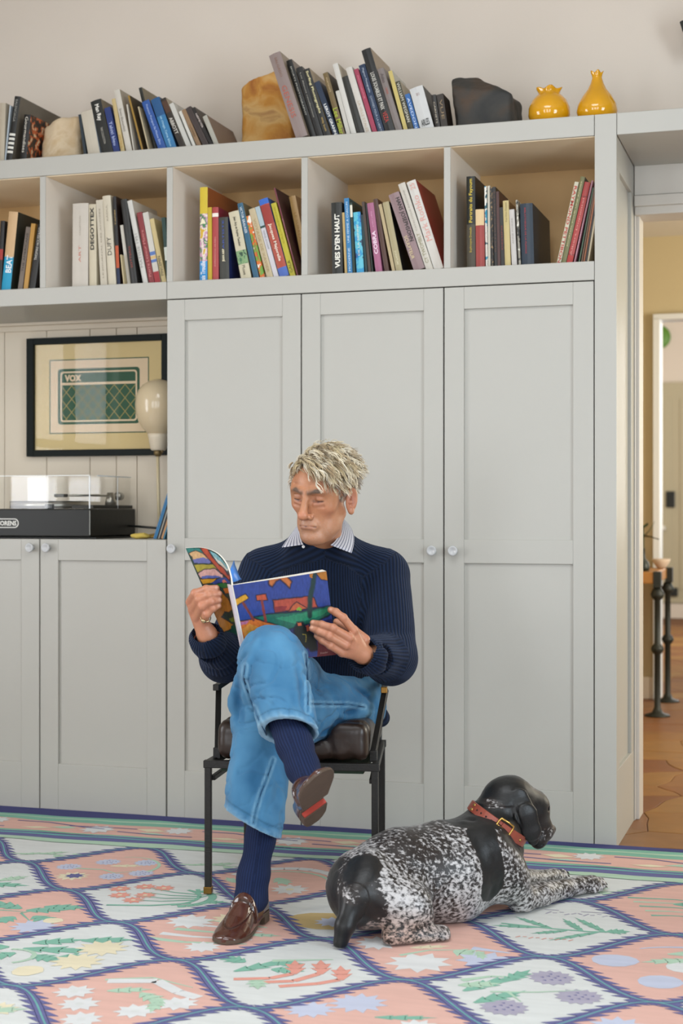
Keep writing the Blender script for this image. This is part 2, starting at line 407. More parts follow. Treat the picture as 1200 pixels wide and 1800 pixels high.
# ================================================================ books
PAGES = mat('cdbfa4', 0.85, 0.12, 90.0, name='page_edges', stretch=(60, 1, 1))
INK = {}
def ink(c):
    if c not in INK: INK[c] = mat(c, 0.6, 0.0, name='ink_' + c)
    return INK[c]
def cover_mat(c, rough=0.42):
    k = .88; h = ''.join('%02x' % round(int(c[i:i + 2], 16) * (k if int(c[i:i + 2], 16) > 120 else .96)) for i in (0, 2, 4))
    return mat(h, rough, 0.07, 25.0, name='book_cloth_' + c)
PATT = {}
def pattern_mat(cols, scale):
    """printed cover: patches of several inks (voronoi cells through a colour ramp)"""
    key = (cols, scale)
    if key in PATT: return PATT[key]
    m, nt, b = new_mat('printed_cover')
    tc = nt.nodes.new('ShaderNodeTexCoord'); n = nt.nodes.new('ShaderNodeTexNoise'); n.inputs['Scale'].default_value = scale; n.inputs['Detail'].default_value = 4
    nt.links.new(tc.outputs['Object'], n.inputs['Vector'])
    r = nt.nodes.new('ShaderNodeValToRGB'); r.color_ramp.interpolation = 'CONSTANT'
    while len(r.color_ramp.elements) < len(cols): r.color_ramp.elements.new(0.5)
    for i, c in enumerate(cols):
        e = r.color_ramp.elements[i]; e.position = 0 if i == 0 else 0.36 + 0.28 * (i - 0.5) / (len(cols) - 1); e.color = srgb(c) + (1,)
    nt.links.new(n.outputs['Fac'], r.inputs[0]); nt.links.new(r.outputs[0], b.inputs['Base Color'])
    b.inputs['Roughness'].default_value = 0.4
    PATT[key] = m; return m
NBOOK = [0]
def book(P, t, H, D, a, spine, side, label, group, texts=(), bands=(), hard=True):
    """book standing at P (bottom left of its spine), t thick, H tall, D deep, leaning left by a"""
    cov = cover_mat(spine) if isinstance(spine, str) else spine
    sid = cov if side is None else (cover_mat(side) if isinstance(side, str) else side)
    bk = bpy.data.objects.new('book', None); COL.objects.link(bk)
    z = P[2] + 0.0006 + (t * math.sin(-a) if a < 0 else 0.0)
    bk.matrix_world = Matrix.Translation((P[0], P[1], z)) @ Matrix.Rotation(-a, 4, 'Y')
    tag(bk, label, 'book', group)
    c = 0.0028 if hard and t > 0.012 else 0.0012
    bm = bmesh.new(); nn = 5; bul = min(0.004, t * 0.12) if hard else 0.0
    # spine strip (slightly rounded) and two boards, all one case
    prof = [(t * k / (nn - 1), -bul * math.sin(PI * k / (nn - 1))) for k in range(nn)]
    outer = prof + [(t, D), (t - c, D), (t - c, 0.006)] + [(t * k / (nn - 1) * (1 - 2 * c / t) + c, c) for k in range(nn - 1, -1, -1)][1:-1] + [(c, 0.006), (c, D), (0, D)]
    lo = [bm.verts.new((x, y, 0)) for x, y in outer]; hi = [bm.verts.new((x, y, H)) for x, y in outer]
    N = len(outer)
    for k in range(N):
        f = bm.faces.new((lo[k], lo[(k + 1) % N], hi[(k + 1) % N], hi[k]))
        f.material_index = 1 if outer[k][0] > t - 1e-6 and outer[(k + 1) % N][0] > t - 1e-6 and k >= nn - 1 else 0
    bm.faces.new(lo[::-1]); bm.faces.new(hi)
    obj('cover', bm, [cov, sid], bk)
    ins = 0.003 if hard else 0.0004
    boxo('page_block', PAGES, bk, c + .0002, t - c - .0002, c + .0012, D - ins, ins, H - ins)
    for (z0, z1, col) in bands:
        bm = bmesh.new()
        lo = [bm.verts.new((x, y - .00035, z0 * H)) for x, y in prof]; hi = [bm.verts.new((x, y - .00035, z1 * H)) for x, y in prof]
        for k in range(nn - 1): bm.faces.new((lo[k], lo[k + 1], hi[k + 1], hi[k]))
        obj('spine_band', bm, ink(col) if isinstance(col, str) else col, bk)
    for tx in texts:
        s, z0, z1, wf, col, up = tx[:6]; off = tx[6] if len(tx) > 6 else 0.5; bold = tx[7] if len(tx) > 7 else 0.0
        ang = PI / 2 if up else -PI / 2
        if up == 2: ang = 0
        M = Matrix.Translation((t * off, -bul - .0009, (z0 + z1) / 2 * H)) @ Matrix.Rotation(PI / 2, 4, 'X') @ Matrix.Rotation(ang, 4, 'Z')
        if up == 2: lettering(s, ink(col), bk, M, t * wf, (z1 - z0) * H, bold, name='spine_title')
        else: lettering(s, ink(col), bk, M, (z1 - z0) * H, t * wf, bold, name='spine_title')
    return bk
def shelf_row(rows, zs, group, where, ydef, xlim=None):
    """rows: (xb0, xb1, xt, yt, depth, spine, side, label, texts, bands, yfront, hard)"""
    B = []
    for r in rows:
        yf = r.get('y', ydef)
        x0, x1 = atY(r['b'][0], 900, yf)[0], atY(r['b'][1], 900, yf)[0]
        Tp = atY(r['t'][0], r['t'][1], yf)
        a = math.atan2(x0 - Tp[0], Tp[2] - zs); H = math.hypot(x0 - Tp[0], Tp[2] - zs)
        B.append([x0, (x1 - x0) * math.cos(a), H, a, yf, r])
    for j in range(1, len(B)):                         # keep neighbours from running into each other
        for i in range(max(0, j - 3), j):
            p, q = B[i], B[j]
            for z in (0.0, min(p[2] * math.cos(p[3]), q[2] * math.cos(q[3]))):
                right = p[0] + p[1] / math.cos(p[3]) - z * math.tan(p[3]); left = q[0] - z * math.tan(q[3])
                ov = right - left + 0.0006
                if ov > 0:
                    t2 = max(0.005, p[1] - ov * math.cos(p[3])); ov -= (p[1] - t2) / math.cos(p[3]); p[1] = t2
                    if ov > 0:                          # push it along its own shelf, and straighten it if its top is what runs in
                        if z > 0: q[3] = math.atan((q[0] - (left + ov)) / z)
                        else: q[0] += ov
    for x0, t, H, a, yf, r in B:
        if xlim and a <= 0 and x0 + t / math.cos(a) - H * math.sin(a) > xlim: pass
        book((x0, yf, zs), t, H, r.get('d', min(0.24, H * 0.8)), a, r['c'], r.get('s'), r['l'] + ', ' + where, group, r.get('x', ()), r.get('bd', ()), r.get('h', True))
W_, K_ = 'e6e2d8', '1b1b1a'
def R(b0, b1, xt, yt, c, l, x=(), bd=(), s=None, **k): return dict(b=(b0, b1), t=(xt, yt), c=c, l=l, x=x, bd=bd, s=s, **k)
P_FLOR = pattern_mat(('c9a227', 'd8cfc0', 'c08fa8', '3f7a4a', 'e0d6b8'), 40)
P_DARK = pattern_mat(('1a1a1c', '3a2a20', 'b5562a', 'c9b48f'), 35)
P_STR = pattern_mat(('1c1c1c', '8a8577', 'd5d0c4'), 60)
P_BLUE = pattern_mat(('0f4a8a', '1f8fc0', '59b5c9', '2a3f5a'), 22)
P_TEAL = pattern_mat(('158fae', 'e0dcd0', '20555f'), 40)
P_SPK = pattern_mat(('1a1714', '1f1b18', '8a6f4a'), 120)
P_ART = pattern_mat(('e6dfcf', 'd06a2a', '6d9a3a', 'd9cdb5'), 30)
top = 'on top of the bookcase'
shelf_row([
 R(-3, 7, 0, 182, 'c9bda6', 'cream book cut by the left edge', s='c9bda6'),
 R(7.5, 9.4, 17, 186, 'c8d4dc', 'slim pale blue book', h=False),
 R(9.6, 20, 26, 171, '1f1f1d', 'black spined grey tweed book with white stripes', [('BALENCIAGA', .62, .95, .4, '9a9a94', 0)], [(.15 + .065 * i, .185 + .065 * i, 'd9d6cc') for i in range(5)], s='6f675a', d=.34),
 R(34.5, 46, 43, 203, '191818', 'small black book with an orange photo side', [('Gourmandises', .2, .95, .45, 'd9d2c4', 0)], s=P_DARK, d=.16),
], ZT1, 'books on the bookcase top', 'left of the tan stone up top', .06)
shelf_row([
 R(148, 155, 137.5, 202, '27323a', 'thin dark slate book', h=False, s='27323a'),
 R(156, 179, 142, 199, 'd6cbb8', 'ivory spined book', s='c9d6e2', d=.2),
 R(181, 200, 159, 180, '1d1f1c', 'black spined monograph titled Man Ray', [('Man Ray', .62, .92, .5, 'e8e4da', 0, .5, .02), ('THE COLLECTION', .2, .5, .2, 'b5b0a5', 0)], s='7a6248', d=.22),
 R(201, 212, 183, 191, '22357a', 'royal blue narrow book', [('Tahiti bleu', .2, .7, .5, 'b9c4e4', 0)], h=False),
 R(213.5, 222, 196, 175, 'd5bd85', 'straw yellow book', [('BRETEUIL', .1, .35, .55, 'b08a3a', 0)]),
 R(223, 233.5, 200, 160, 'ddd6c8', 'tall off white book', [('Erwin Blumenfeld', .35, .7, .4, '6a655c', 0)], s='b5a68f', d=.22),
 R(235, 246.5, 222, 184, 'd9d2c3', 'cream paperback', h=False),
 R(247, 249.5, 224.5, 185, '23303a', 'very thin dark book', h=False, y=.09),
 R(250, 260.5, 224.5, 169, 'a9782f', 'ochre gold book', s='4a3a22'),
 R(261.5, 269, 242, 188, 'cdbb98', 'sand coloured slim book', h=False),
 R(270.5, 279, 231.5, 160, '22241e', 'tall thin black book', s='8a7255', d=.22, y=.1),
 R(280, 294.5, 249, 181, '2450a6', 'cobalt blue book, first of two blue books', [('Francois Pompon Ile Moine Bleu', .12, .92, .35, 'b4c6ea', 0)], s='12233f', d=.2),
 R(295.5, 316.5, 265, 177, '2f7fb5', 'teal blue book, second of two blue books', [('un rivage, l\'ame bleue', .06, .65, .32, 'b5dcec', 0)], [(.66, 1, '1d4f7e')], s='243f5c', d=.2),
 R(318, 328.5, 282, 176, '2b221b', 'dark brown book titled Abbott', [('ABBOTT', .3, .62, .6, 'e2dcd0', 0)], [(.72, .95, '4a3020')], s='b8aa93'),
 R(330, 338.5, 297, 184, 'd8d6cc', 'pale grey white book', h=False),
 R(341, 347.5, 314, 197, 'e3e0d6', 'narrow white book', h=False),
 R(348.5, 358.5, 319, 195, '9c7c52', 'tan cloth book', [('LUMIERE', .3, .6, .4, '6a4f2c', 0)]),
 R(359.5, 370.5, 326, 192, '3a2f2c', 'dark plum brown book', s='3a2f2c'),
 R(371.5, 377.5, 337, 191, '1e1a19', 'slim black book with white letters', [('NIEMEYER', .5, .85, .55, 'd9c9c0', 0)], h=False, s='1e1a19'),
 R(378.5, 387, 356, 206, 'b9b6a8', 'grey white end book with a brown side', s='8f7c66', d=.26),
], ZT1, 'books on the bookcase top', 'right of the tan stone', .06)
shelf_row([
 R(521, 545, 472.5, 99, '9a8878', 'very tall taupe book titled Genesis', [('GENESIS', .24, .62, .42, 'b05a48', 0, .42), ('SALGADO', .72, .95, .2, '84604e', 0)], s='a8957f', d=.21, y=.035),
 R(547, 557.5, 503, 108, '191a19', 'black book next to the tall taupe book', [('SPORTS PHOTOGRAPHY', .3, .92, .25, 'c4c2b8', 0)], s='8a7a64', d=.24),
 R(558.5, 570.5, 520, 121, '1d1d1c', 'black book with small dotted title', [('Los Alamos recollections', .3, .92, .22, 'a9a59a', 0)]),
 R(571.5, 587, 533, 124, '20201e', 'black book titled Surfing Photographs', [('Surfing Photographs', .36, .97, .48, 'd8cf9e', 0, .5, .02), ('Willy Smith', .1, .3, .4, 'c9a860', 0)], s='b59f7c', d=.24),
 R(588, 598, 552, 146, '1f2f45', 'navy book titled Leroy Grannis', [('LEROY GRANNIS', .0, .6, .5, 'e6e6e2', 0, .5, .02)], h=False),
 R(599, 608.5, 567, 130, '7a5c35', 'brown book with green title', [('Lee Miller', .05, .45, .9, 'a9b83a', 0, .5, .01), ('PORTRAITS', .7, .92, .3, 'c9b48a', 0)], s='3f3020', d=.2),
 R(610.5, 617.5, 589.5, 161, 'd9d5ca', 'short ivory book', h=False),
 R(618.5, 629, 584.5, 114, 'e4e1d8', 'tall white book left of a black one', s='d4c7ae', d=.24),
 R(630, 642, 600.5, 137, '23241f', 'black book between two white books', s='2b2a26'),
 R(643, 654.5, 607.5, 121, 'e2ddd2', 'white book beside the crimson one', [('LA VILLE ETALEE', .05, .5, .4, 'b9a58c', 0)]),
 R(656.5, 664.5, 621.5, 123, 'b03a54', 'crimson paperback', [('PHOTOGRAPHIE', .55, .9, .3, 'd98a98', 0)], h=False),
 R(666, 677.5, 630, 116, '1f3350', 'navy book with fine pale title', [('Magnum Photographs', .6, .95, .35, 'c4ccd6', 0), ('CHOISIES POUR LA LIBERTE', .03, .55, .3, 'aeb8c6', 0)], h=False),
 R(679, 696, 635, 90, '1c1c1b', 'tall black book with red disc on its spine', [('LOUIS SOUABLES ET PAIX', .28, .72, .42, 'd5d2c8', 0, .45, .01), ('VEZA', .13, .25, .45, 'c04038', 0)], s='b79f78', d=.25),
 R(697.5, 709, 663, 123, '8b7570', 'mauve grey book', [('Atlas', .78, .92, .5, '4a3d3d', 0), ('TOPOR', .6, .7, .3, 'b04a3a', 0)]),
 R(711, 718.5, 682, 126, 'd8c46a', 'thin straw book left of the olive one', h=False, s='d9d4c6'),
 R(720, 728.5, 694.5, 145, '3d3a26', 'dark olive book titled William Wegman', [('WILLIAM WEGMAN', .2, .97, .6, 'd6d1c0', 0)], s='b7a88c'),
 R(729.5, 738.5, 711, 167, '2d63b0', 'small bright blue book', [('AVEDON', .1, .9, .45, 'cfdcf0', 0)], h=False),
 R(740, 764.5, 719.5, 158, 'dfdfdd', 'thick white slipcased book', [('ARLES', .1, .25, .6, '2a2a2a', 2, .5, .015), ('2013', .8, .86, .24, '8a5550', 2)], s='1d1d1b', d=.2),
 R(766, 774.5, 757, 168, '26211d', 'small dark brown book', [('CARNETS', .2, .8, .35, 'b8ac98', 0)]),
 R(776, 787.5, 767, 167, '2f251d', 'small dark book with tan label', [('VUE', .3, .85, .45, '8f7a5a', 0)], h=False),
], ZT1, 'books on the bookcase top', 'between orange and dark rocks', .06)
b1, b2, b3, b4 = 'in the second bay', 'in the third bay', 'in the fourth bay', 'in the right bay beside the pilaster'
shelf_row([
 R(-6, 1.5, 1, 389, '1e1c1b', 'black book with a red band leaning right', [], [(.45, .6, '9a2f28')]),
 R(2.5, 18.5, 16, 374, 'e0b98a', 'thick peach spined book with a blue foot', [('BEAT', .23, .45, .62, 'e8eef0', 1, .62, .02)], [(0, .43, '1f93b8')], s='2c3029', d=.22, y=.05),
 R(31, 39, 46, 400, '6f6256', 'thin grey brown book', [('THE AMERICANS', .3, .9, .45, '2a2622', 1)], h=False),
 R(41, 48.5, 55, 394, 'cf9a3c', 'amber yellow book', h=False),
 R(50, 61.5, 66.5, 396, '22211f', 'black book with white title leaning right', [('THOMAS HOUSEAGO', .45, .95, .4, 'd5d2ca', 1)]),
], ZB1, 'books in the first bay', 'in the leftmost bay', .05)
shelf_row([
 R(127, 154.5, 128, 359, 'd9d0c2', 'thick ivory catalogue with tiny red print', [('ART', .3, .5, .15, 'c07a6a', 1), ('COLLECTION', .62, .85, .1, '9a9080', 1)]),
 R(157, 174.5, 156, 360, 'ddd0b4', 'cream book titled Degottex in black capitals', [('DEGOTTEX', .45, .96, .52, '20201e', 1, .5, .03)]),
 R(177, 189.5, 168.5, 352.5, 'd9cfba', 'slim ivory book', [('LE JOURNAL DES ANNEES', .1, .9, .25, '8d8270', 1)], h=False),
 R(190.5, 204.5, 180, 345.5, 'e0d6be', 'cream book titled Dufy', [('DUFY', .34, .54, .5, '4a453c', 1), ('RAOUL', .72, .9, .2, '8d8270', 1)]),
 R(206, 216.5, 198, 346, '1d1a1a', 'tall black book with red drawing', [('TAPIES', .68, .85, .35, 'c9a86a', 1)], [(.0, .2, '1f2a44'), (.2, .45, 'b4502c')], s='2a1c1a', d=.26, y=.05),
 R(217, 223.5, 211, 448, 'd2bf92', 'short straw coloured booklet', h=False, y=.04),
 R(224.5, 230, 208.5, 397, 'dcd6c8', 'thin white booklet', h=False, y=.06),
 R(231, 250.5, 212, 352, '242422', 'thick black book with red print', [('SOTTSASS', .2, .45, .3, '9a3a2c', 1)], s='2a2826', y=.05),
 R(252, 260.5, 223.5, 354, 'dfdcd4', 'white book titled Matisse', [('MATISSE 1951', .2, .6, .55, '8d8a84', 1)], s='d8d0c2', d=.22),
 R(262.5, 272, 240, 375, '8f2a2e', 'dark red book', [('Pierre Lesieur Maitre', .1, .75, .45, 'c9807a', 1)]),
 R(273, 283.5, 250.5, 375, 'ddd8cc', 'white book with blue bands and a red foot', [], [(.0, .17, '9c3238'), (.3, .34, '5570a8'), (.4, .45, '5570a8'), (.35, .39, 'c9a870')], h=False),
 R(285, 293, 262.5, 386, 'd8c48a', 'straw book titled Pincemin', [('PINCEMIN', .12, .42, .62, '3a3527', 1)]),
 R(293.6, 300, 283.5, 383, '24433f', 'dark green book hidden behind the divider', [], [(.35, .55, 'c9d0c6')], h=False, d=.12),
], ZB1, 'books in the second bay', b1, .05)
shelf_row([
 R(351, 364.5, 351.5, 330, P_FLOR, 'thick floral yellow book with a blue foot', [('ais Trouille', .02, .22, .6, 'e8e8ea', 1, .5, .02)], [(.0, .22, '2f86c0'), (.72, 1, 'c9b02e')], s='a8542a', d=.3),
 R(365.5, 372.5, 365, 365, 'd3b52a', 'narrow yellow book', h=False),
 R(373.5, 385, 373, 365, 'b83a3a', 'red book with a small white square', [('IMPRESSIONS ARABES', .2, .6, .2, 'd99a90', 1)], [(.87, .92, 'e6dcd2')], s='8f1f3a', d=.22),
 R(386.5, 403, 384, 383, '33332b', 'dark olive book with blue side', [('JEAN ARP', .3, .5, .3, 'e2d9b8', 1, .5, .03), ('ARTISTE', .5, .95, .18, '3a55a8', 1)], s='1c2b60', d=.2),
 R(424, 444.5, 401.5, 374.5, 'ddd2b2', 'cream book with green painted band', [('Jean Arp et Sophie Taeuber', .48, .92, .3, '26231c', 0, .5, .02), ('Musee', .06, .2, .3, '3a362a', 0)], [(.22, .42, pattern_mat(('3f6f4a', '7a9a6a', '2a4a35'), 60))], s='8a7f5a'),
 R(446, 456.5, 417, 359, '1f5a80', 'teal blue book with white capitals', [('VICTOR BRAUNER', .6, .95, .45, 'dfe4e6', 0)], s='847a55', d=.2),
 R(458, 468, 432, 381, P_ART, 'white book with orange and green patches', [('L\'ART DES SNAP', .3, .7, .4, 'b0403a', 0)], h=False),
 R(469.5, 481, 437, 369, 'd1bf98', 'beige book titled Voyage', [('VOYAGE DE XAVIER', .08, .85, .4, 'a08a5c', 0)]),
 R(482, 490.5, 448, 365, 'b9cbd2', 'pale blue book with a grey foot', [('MARCEL DUCHAMP', .4, .66, .4, '5a6a72', 0)], [(.70, .73, '23423c'), (0, .7, 'c4c0c4')], h=False),
 R(492, 509, 454.5, 353, 'b8432c', 'vermilion book titled Jacques Majorelle', [('Jacques Majorelle', .2, .68, .4, 'e9dccb', 0, .5, .02)], [(.0, .12, '4a66ae'), (.93, 1, '2f62b8'), (.68, .92, '93322a')], s='3a66b0'),
 R(510.5, 521.5, 476, 359, 'c9bd1e', 'acid yellow book titled Gala', [('GALA', .06, .22, .6, '4a4a16', 1), ('SALVADOR', .45, .95, .25, '8d8510', 1)]),
 R(522.5, 530, 481, 331, '6f2230', 'tall maroon book', [('DALI JOAILLIER', .3, .65, .45, 'd0aaa0', 0)], s='3a1c20', d=.22),
 R(531.5, 543, 503, 347, 'c9a35e', 'tan book leaning behind the divider', [('LE SURREALISME', .3, .8, .35, '9a7434', 0)], y=.12, s='b8905a', d=.2),
], ZB1, 'books in the third bay', b2, .05)
shelf_row([
 R(584, 605, 582, 357, '1b1d18', 'black book titled Vues d\'en haut in bold white', [('VUES D\'EN HAUT', .1, .84, .5, 'e9e6da', 1, .55, .035)]),
 R(606, 610, 601, 374, 'd0b068', 'thin straw booklet', h=False),
 R(611, 619.5, 604.5, 349, '2f86bf', 'sky blue book', [('UNE FEMME A CHACUN', .42, .95, .4, 'cfe2ee', 1), ('MODERNE', .05, .35, .4, 'cfe2ee', 1)], h=False, s='1d4a52'),
 R(620.5, 624.5, 614.5, 357, '243a33', 'slim bottle green book with a white label', [], [(.8, .97, 'd8d4c4')], h=False, s='1f332e'),
 R(627, 640, 620.5, 374, P_BLUE, 'bright blue painted book', [('DE LA SIENNE', .3, .8, .25, 'dfe0cf', 1)], s='1d4450'),
 R(642, 646.5, 634, 378, '1d3b40', 'slim dark filler book', h=False),  # added dark filler, standing in for the dark gap between its neighbours
 R(647.5, 652.5, 635.5, 355, '4a3a33', 'narrow dark brown book', h=False, y=.045),
 R(653.5, 659, 642, 358, '25302a', 'narrow black green book', h=False),
 R(660.5, 675.5, 641.5, 359, 'b5608c', 'pink book titled Cobra', [('COBRA', .27, .6, .58, 'e8cfdc', 1, .5, .03), ('L\'ART LIBRE', .66, .88, .2, 'd4a0bc', 1)]),
 R(676.5, 688.5, 655.5, 351, '4d2e22', 'chocolate brown book', s='5a3a2c'),
 R(689.5, 695, 665, 360, 'c8b288', 'thin beige booklet', h=False),
 R(696.5, 708, 672, 357, 'b8aa80', 'khaki beige book', [('SIGNATURE', .1, .3, .3, 'e0d9b8', 0)], s='1b1b19'),
 R(728, 748.5, 682.5, 344, '9d8278', 'mauve grey book titled Hans Josephsohn', [('HANS JOSEPHSOHN', .36, .93, .5, '25221f', 0, .66, .01), ('SCULPTEUR', .15, .45, .3, 'd9c79a', 0, .3)], [], s='1c1b1a', d=.2),
 R(749.5, 762.5, 699.5, 325, 'dcd6c8', 'tall white book titled Cy Twombly', [('CY TWOMBLY', .08, .42, .5, '8a8560', 1), ('CATALOGUE RAISONNE', .45, .92, .22, '9a9588', 1)]),
 R(763.5, 780.5, 714.5, 321.5, 'e6e1d8', 'white book titled Mark Rothko with a red side', [('Mark Rothko', .32, .83, .6, 'd49a90', 1, .5), ('25', .9, .97, .5, 'd49a90', 1)], s='a02c24', d=.28),
], ZB1, 'books in the fourth bay', b3, .05)
shelf_row([
 R(820.5, 835.5, 819.5, 311, '1e201a', 'tall black book titled Portraits du Fayoum', [('Portraits du Fayoum', .5, .97, .5, 'd2b83a', 1, .55, .015), ('Euphrosyne Doxiadis', .18, .45, .32, 'cbb13a', 1)], [(0, .48, '4a4438')], s='16181a', d=.22),
 R(836.5, 853, 835.5, 369, 'a83a34', 'red book with a cream top', [], [(.73, 1, 'd6bb8e')]),
 R(853.7, 857.6, 851, 328, P_TEAL, 'teal and white printed book', h=False, y=.06),
 R(858, 862, 856.5, 327, 'd9d4c2', 'narrow ivory book', h=False, y=.055),
 R(863, 868.5, 861, 330, P_SPK, 'slim speckled black book left of its twin', h=False, y=.05),
 R(869, 874, 865.5, 329, '1c1917', 'slim black book right of its twin', [('ROTHKO NOTES', .2, .95, .4, '6a4a3a', 1)], h=False),
 R(874.5, 879.5, 871.5, 337, '4a2a24', 'slim oxblood book', h=False),
 R(880.5, 886.5, 877.5, 365, '23201d', 'short black book', [('DESSINS', .3, .7, .4, '8a3a30', 1)], h=False),
 R(887.5, 898, 883.5, 353.5, 'd8c486', 'straw yellow book', [('Paul Klee Dessins', .68, .97, .3, '7d6f42', 1)], s='a07a4a', d=.24),
 R(899.5, 908.5, 894.5, 369, 'd9d3cc', 'white grey book with fine print', [('ANNE POIRIER', .4, .85, .25, '8a857e', 1)]),
 R(911.5, 915, 906, 352, P_STR, 'thin black and white striped book', h=False, y=.045),
 R(916.5, 938.5, 913.5, 359, '1e2e3c', 'thick midnight blue slipcase with red print', [('BIBLIOTHEQUE DE LA PLEIADE', .2, .93, .14, 'a8343a', 0, .4)], s='1a2b38', d=.34),
], ZB1, 'books in the fifth bay', b4, .05)
shelf_row([
 R(977.8, 985, 1010, 321, 'd6cfb4', 'cream book titled Raymond Pettibon in red', [('RAYMOND PETTIBON', .02, .95, .75, 'b0443a', 0, .5, .02)], h=False),
 R(986, 994, 1020.5, 312, '7d7148', 'olive book leaning right', [('JOURNAL POUR UNE ANNEE', .2, .95, .3, 'cfc79a', 1)], s='3f3a30'),
 R(995, 1006.5, 1027.5, 322, 'b8413c', 'coral red book leaning right', [('Albert Dupontel', .1, .8, .35, 'd8948a', 1)], [(.0, .1, 'a83630'), (.11, .115, '2a1c1a'), (.82, .826, '2a1c1a')]),
 R(1007.5, 1014, 1039.5, 318, 'ac6a82', 'mauve pink book leaning right', [('MADE IN FRANCE', .1, .5, .4, 'd9a8ba', 1)], h=False),
 R(1015.5, 1019.5, 1039, 330, '3f5a40', 'thin green book leaning right', h=False, y=.06),
 R(1020, 1023.5, 1038.5, 325, '6a4a30', 'thin brown book leaning right', h=False, y=.06),
 R(1024, 1027, 1038.5, 330, 'a85a30', 'thin rust book leaning right', h=False, y=.06),
 R(1027.5, 1030.5, 1038, 335, '2a2420', 'thin black book leaning right', h=False, y=.06),
 R(1031, 1034, 1038, 345, 'cfc0a0', 'thin cream book leaning right', h=False, y=.06),
], ZB1, 'books in the fifth bay', b4, .05)
# red disc on the tall black spine
# ================================================================ implicit surfaces (used for stones, the figure and the dog)
def vlen(v): return np.sqrt((v * v).sum(-1))
def smin(a, b, k):
    if k <= 0: return np.minimum(a, b)
    h = np.clip(0.5 + 0.5 * (b - a) / k, 0, 1); return b + (a - b) * h - k * h * (1 - h)
def smax(a, b, k): return -smin(-a, -b, k)
def basis(d, up=(0, 0, 1)):
    """3x3 rows: x', y', z' with z' along d and x' as near 'up' as possible"""
    z = np.asarray(d, float); z = z / np.linalg.norm(z); u = np.asarray(up, float); x = u - z * (u @ z)
    x = x / np.linalg.norm(x); y = np.cross(z, x); return np.array([x, y, z])
def s_cap(a, b, ra, rb, flat=None):
    """tapered bar; flat=(dir, f) squeezes it by f along dir"""
    a = np.asarray(a, float); b = np.asarray(b, float); d = b - a; L2 = max(d @ d, 1e-12)
    fd = None if flat is None else np.asarray(flat[0], float) / np.linalg.norm(flat[0])
    def f(P):
        q = P - a; t = np.clip((q @ d) / L2, 0, 1); e = q - t[:, None] * d
        if fd is not None: e = e + np.outer((e @ fd) * (1 / flat[1] - 1), fd)
        return vlen(e) - (ra + (rb - ra) * t)
    R_ = max(ra, rb); return f, np.minimum(a, b) - R_, np.maximum(a, b) + R_
def s_chain(pts, rs, k=0.0, flat=None):
    """several bars end to end"""
    fs = [s_cap(pts[i], pts[i + 1], rs[i], rs[i + 1], flat) for i in range(len(pts) - 1)]
    def f(P):
        d = fs[0][0](P)
        for g in fs[1:]: d = smin(d, g[0](P), k)
        return d
    return f, np.min([g[1] for g in fs], 0), np.max([g[2] for g in fs], 0)
def s_ell(c, r, B=None):
    c = np.asarray(c, float); r = np.asarray(r, float); m = r.min()
    def f(P):
        q = P - c
        if B is not None: q = q @ B.T
        k0 = vlen(q / r); k1 = vlen(q / (r * r)); return k0 * (k0 - 1) / np.maximum(k1, 1e-9)
    R_ = r.max(); return f, c - R_, c + R_
def s_box(c, h, rad=0.0, B=None):
    c = np.asarray(c, float); h = np.asarray(h, float)
    def f(P):
        q = P - c
        if B is not None: q = q @ B.T
        q = np.abs(q) - (h - rad)
        return vlen(np.maximum(q, 0)) + np.minimum(q.max(-1), 0) - rad
    R_ = np.linalg.norm(h); return f, c - R_, c + R_
def s_half(p, n):
    p = np.asarray(p, float); n = np.asarray(n, float) / np.linalg.norm(n)
    return (lambda P: (P - p) @ n), None, None
def field(ops, P):
    d = np.full(len(P), 9.0)
    for op in ops:
        kind, (f, lo, hi), k = op[0], op[1], op[2]
        if lo is not None:
            m = k * 1.5 + 0.03
            if kind == 'u': idx = np.nonzero(((P > lo - m) & (P < hi + m)).all(1))[0]
            else: idx = np.nonzero(((P > lo - m) & (P < hi + m)).all(1))[0]
            if len(idx) == 0: continue
            if len(idx) < len(P):
                v = f(P[idx]); dd = d[idx]
                if kind == 'u': d[idx] = smin(dd, v, k)
                elif kind == 's': d[idx] = smax(dd, -v, k)
                else: d[idx] = smax(dd, v, k)
                if kind == 'u':
                    # outside the box only a safe lower bound matters
                    rest = np.ones(len(P), bool); rest[idx] = False
                    q = P[rest]; lb = vlen(np.maximum(np.maximum(lo - q, q - hi), 0)); d[rest] = np.minimum(d[rest], np.maximum(lb, m * 0.5))
                continue
        v = f(P)
        if kind == 'u': d = smin(d, v, k)
        elif kind == 's': d = smax(d, -v, k)
        else: d = smax(d, v, k)
    return d
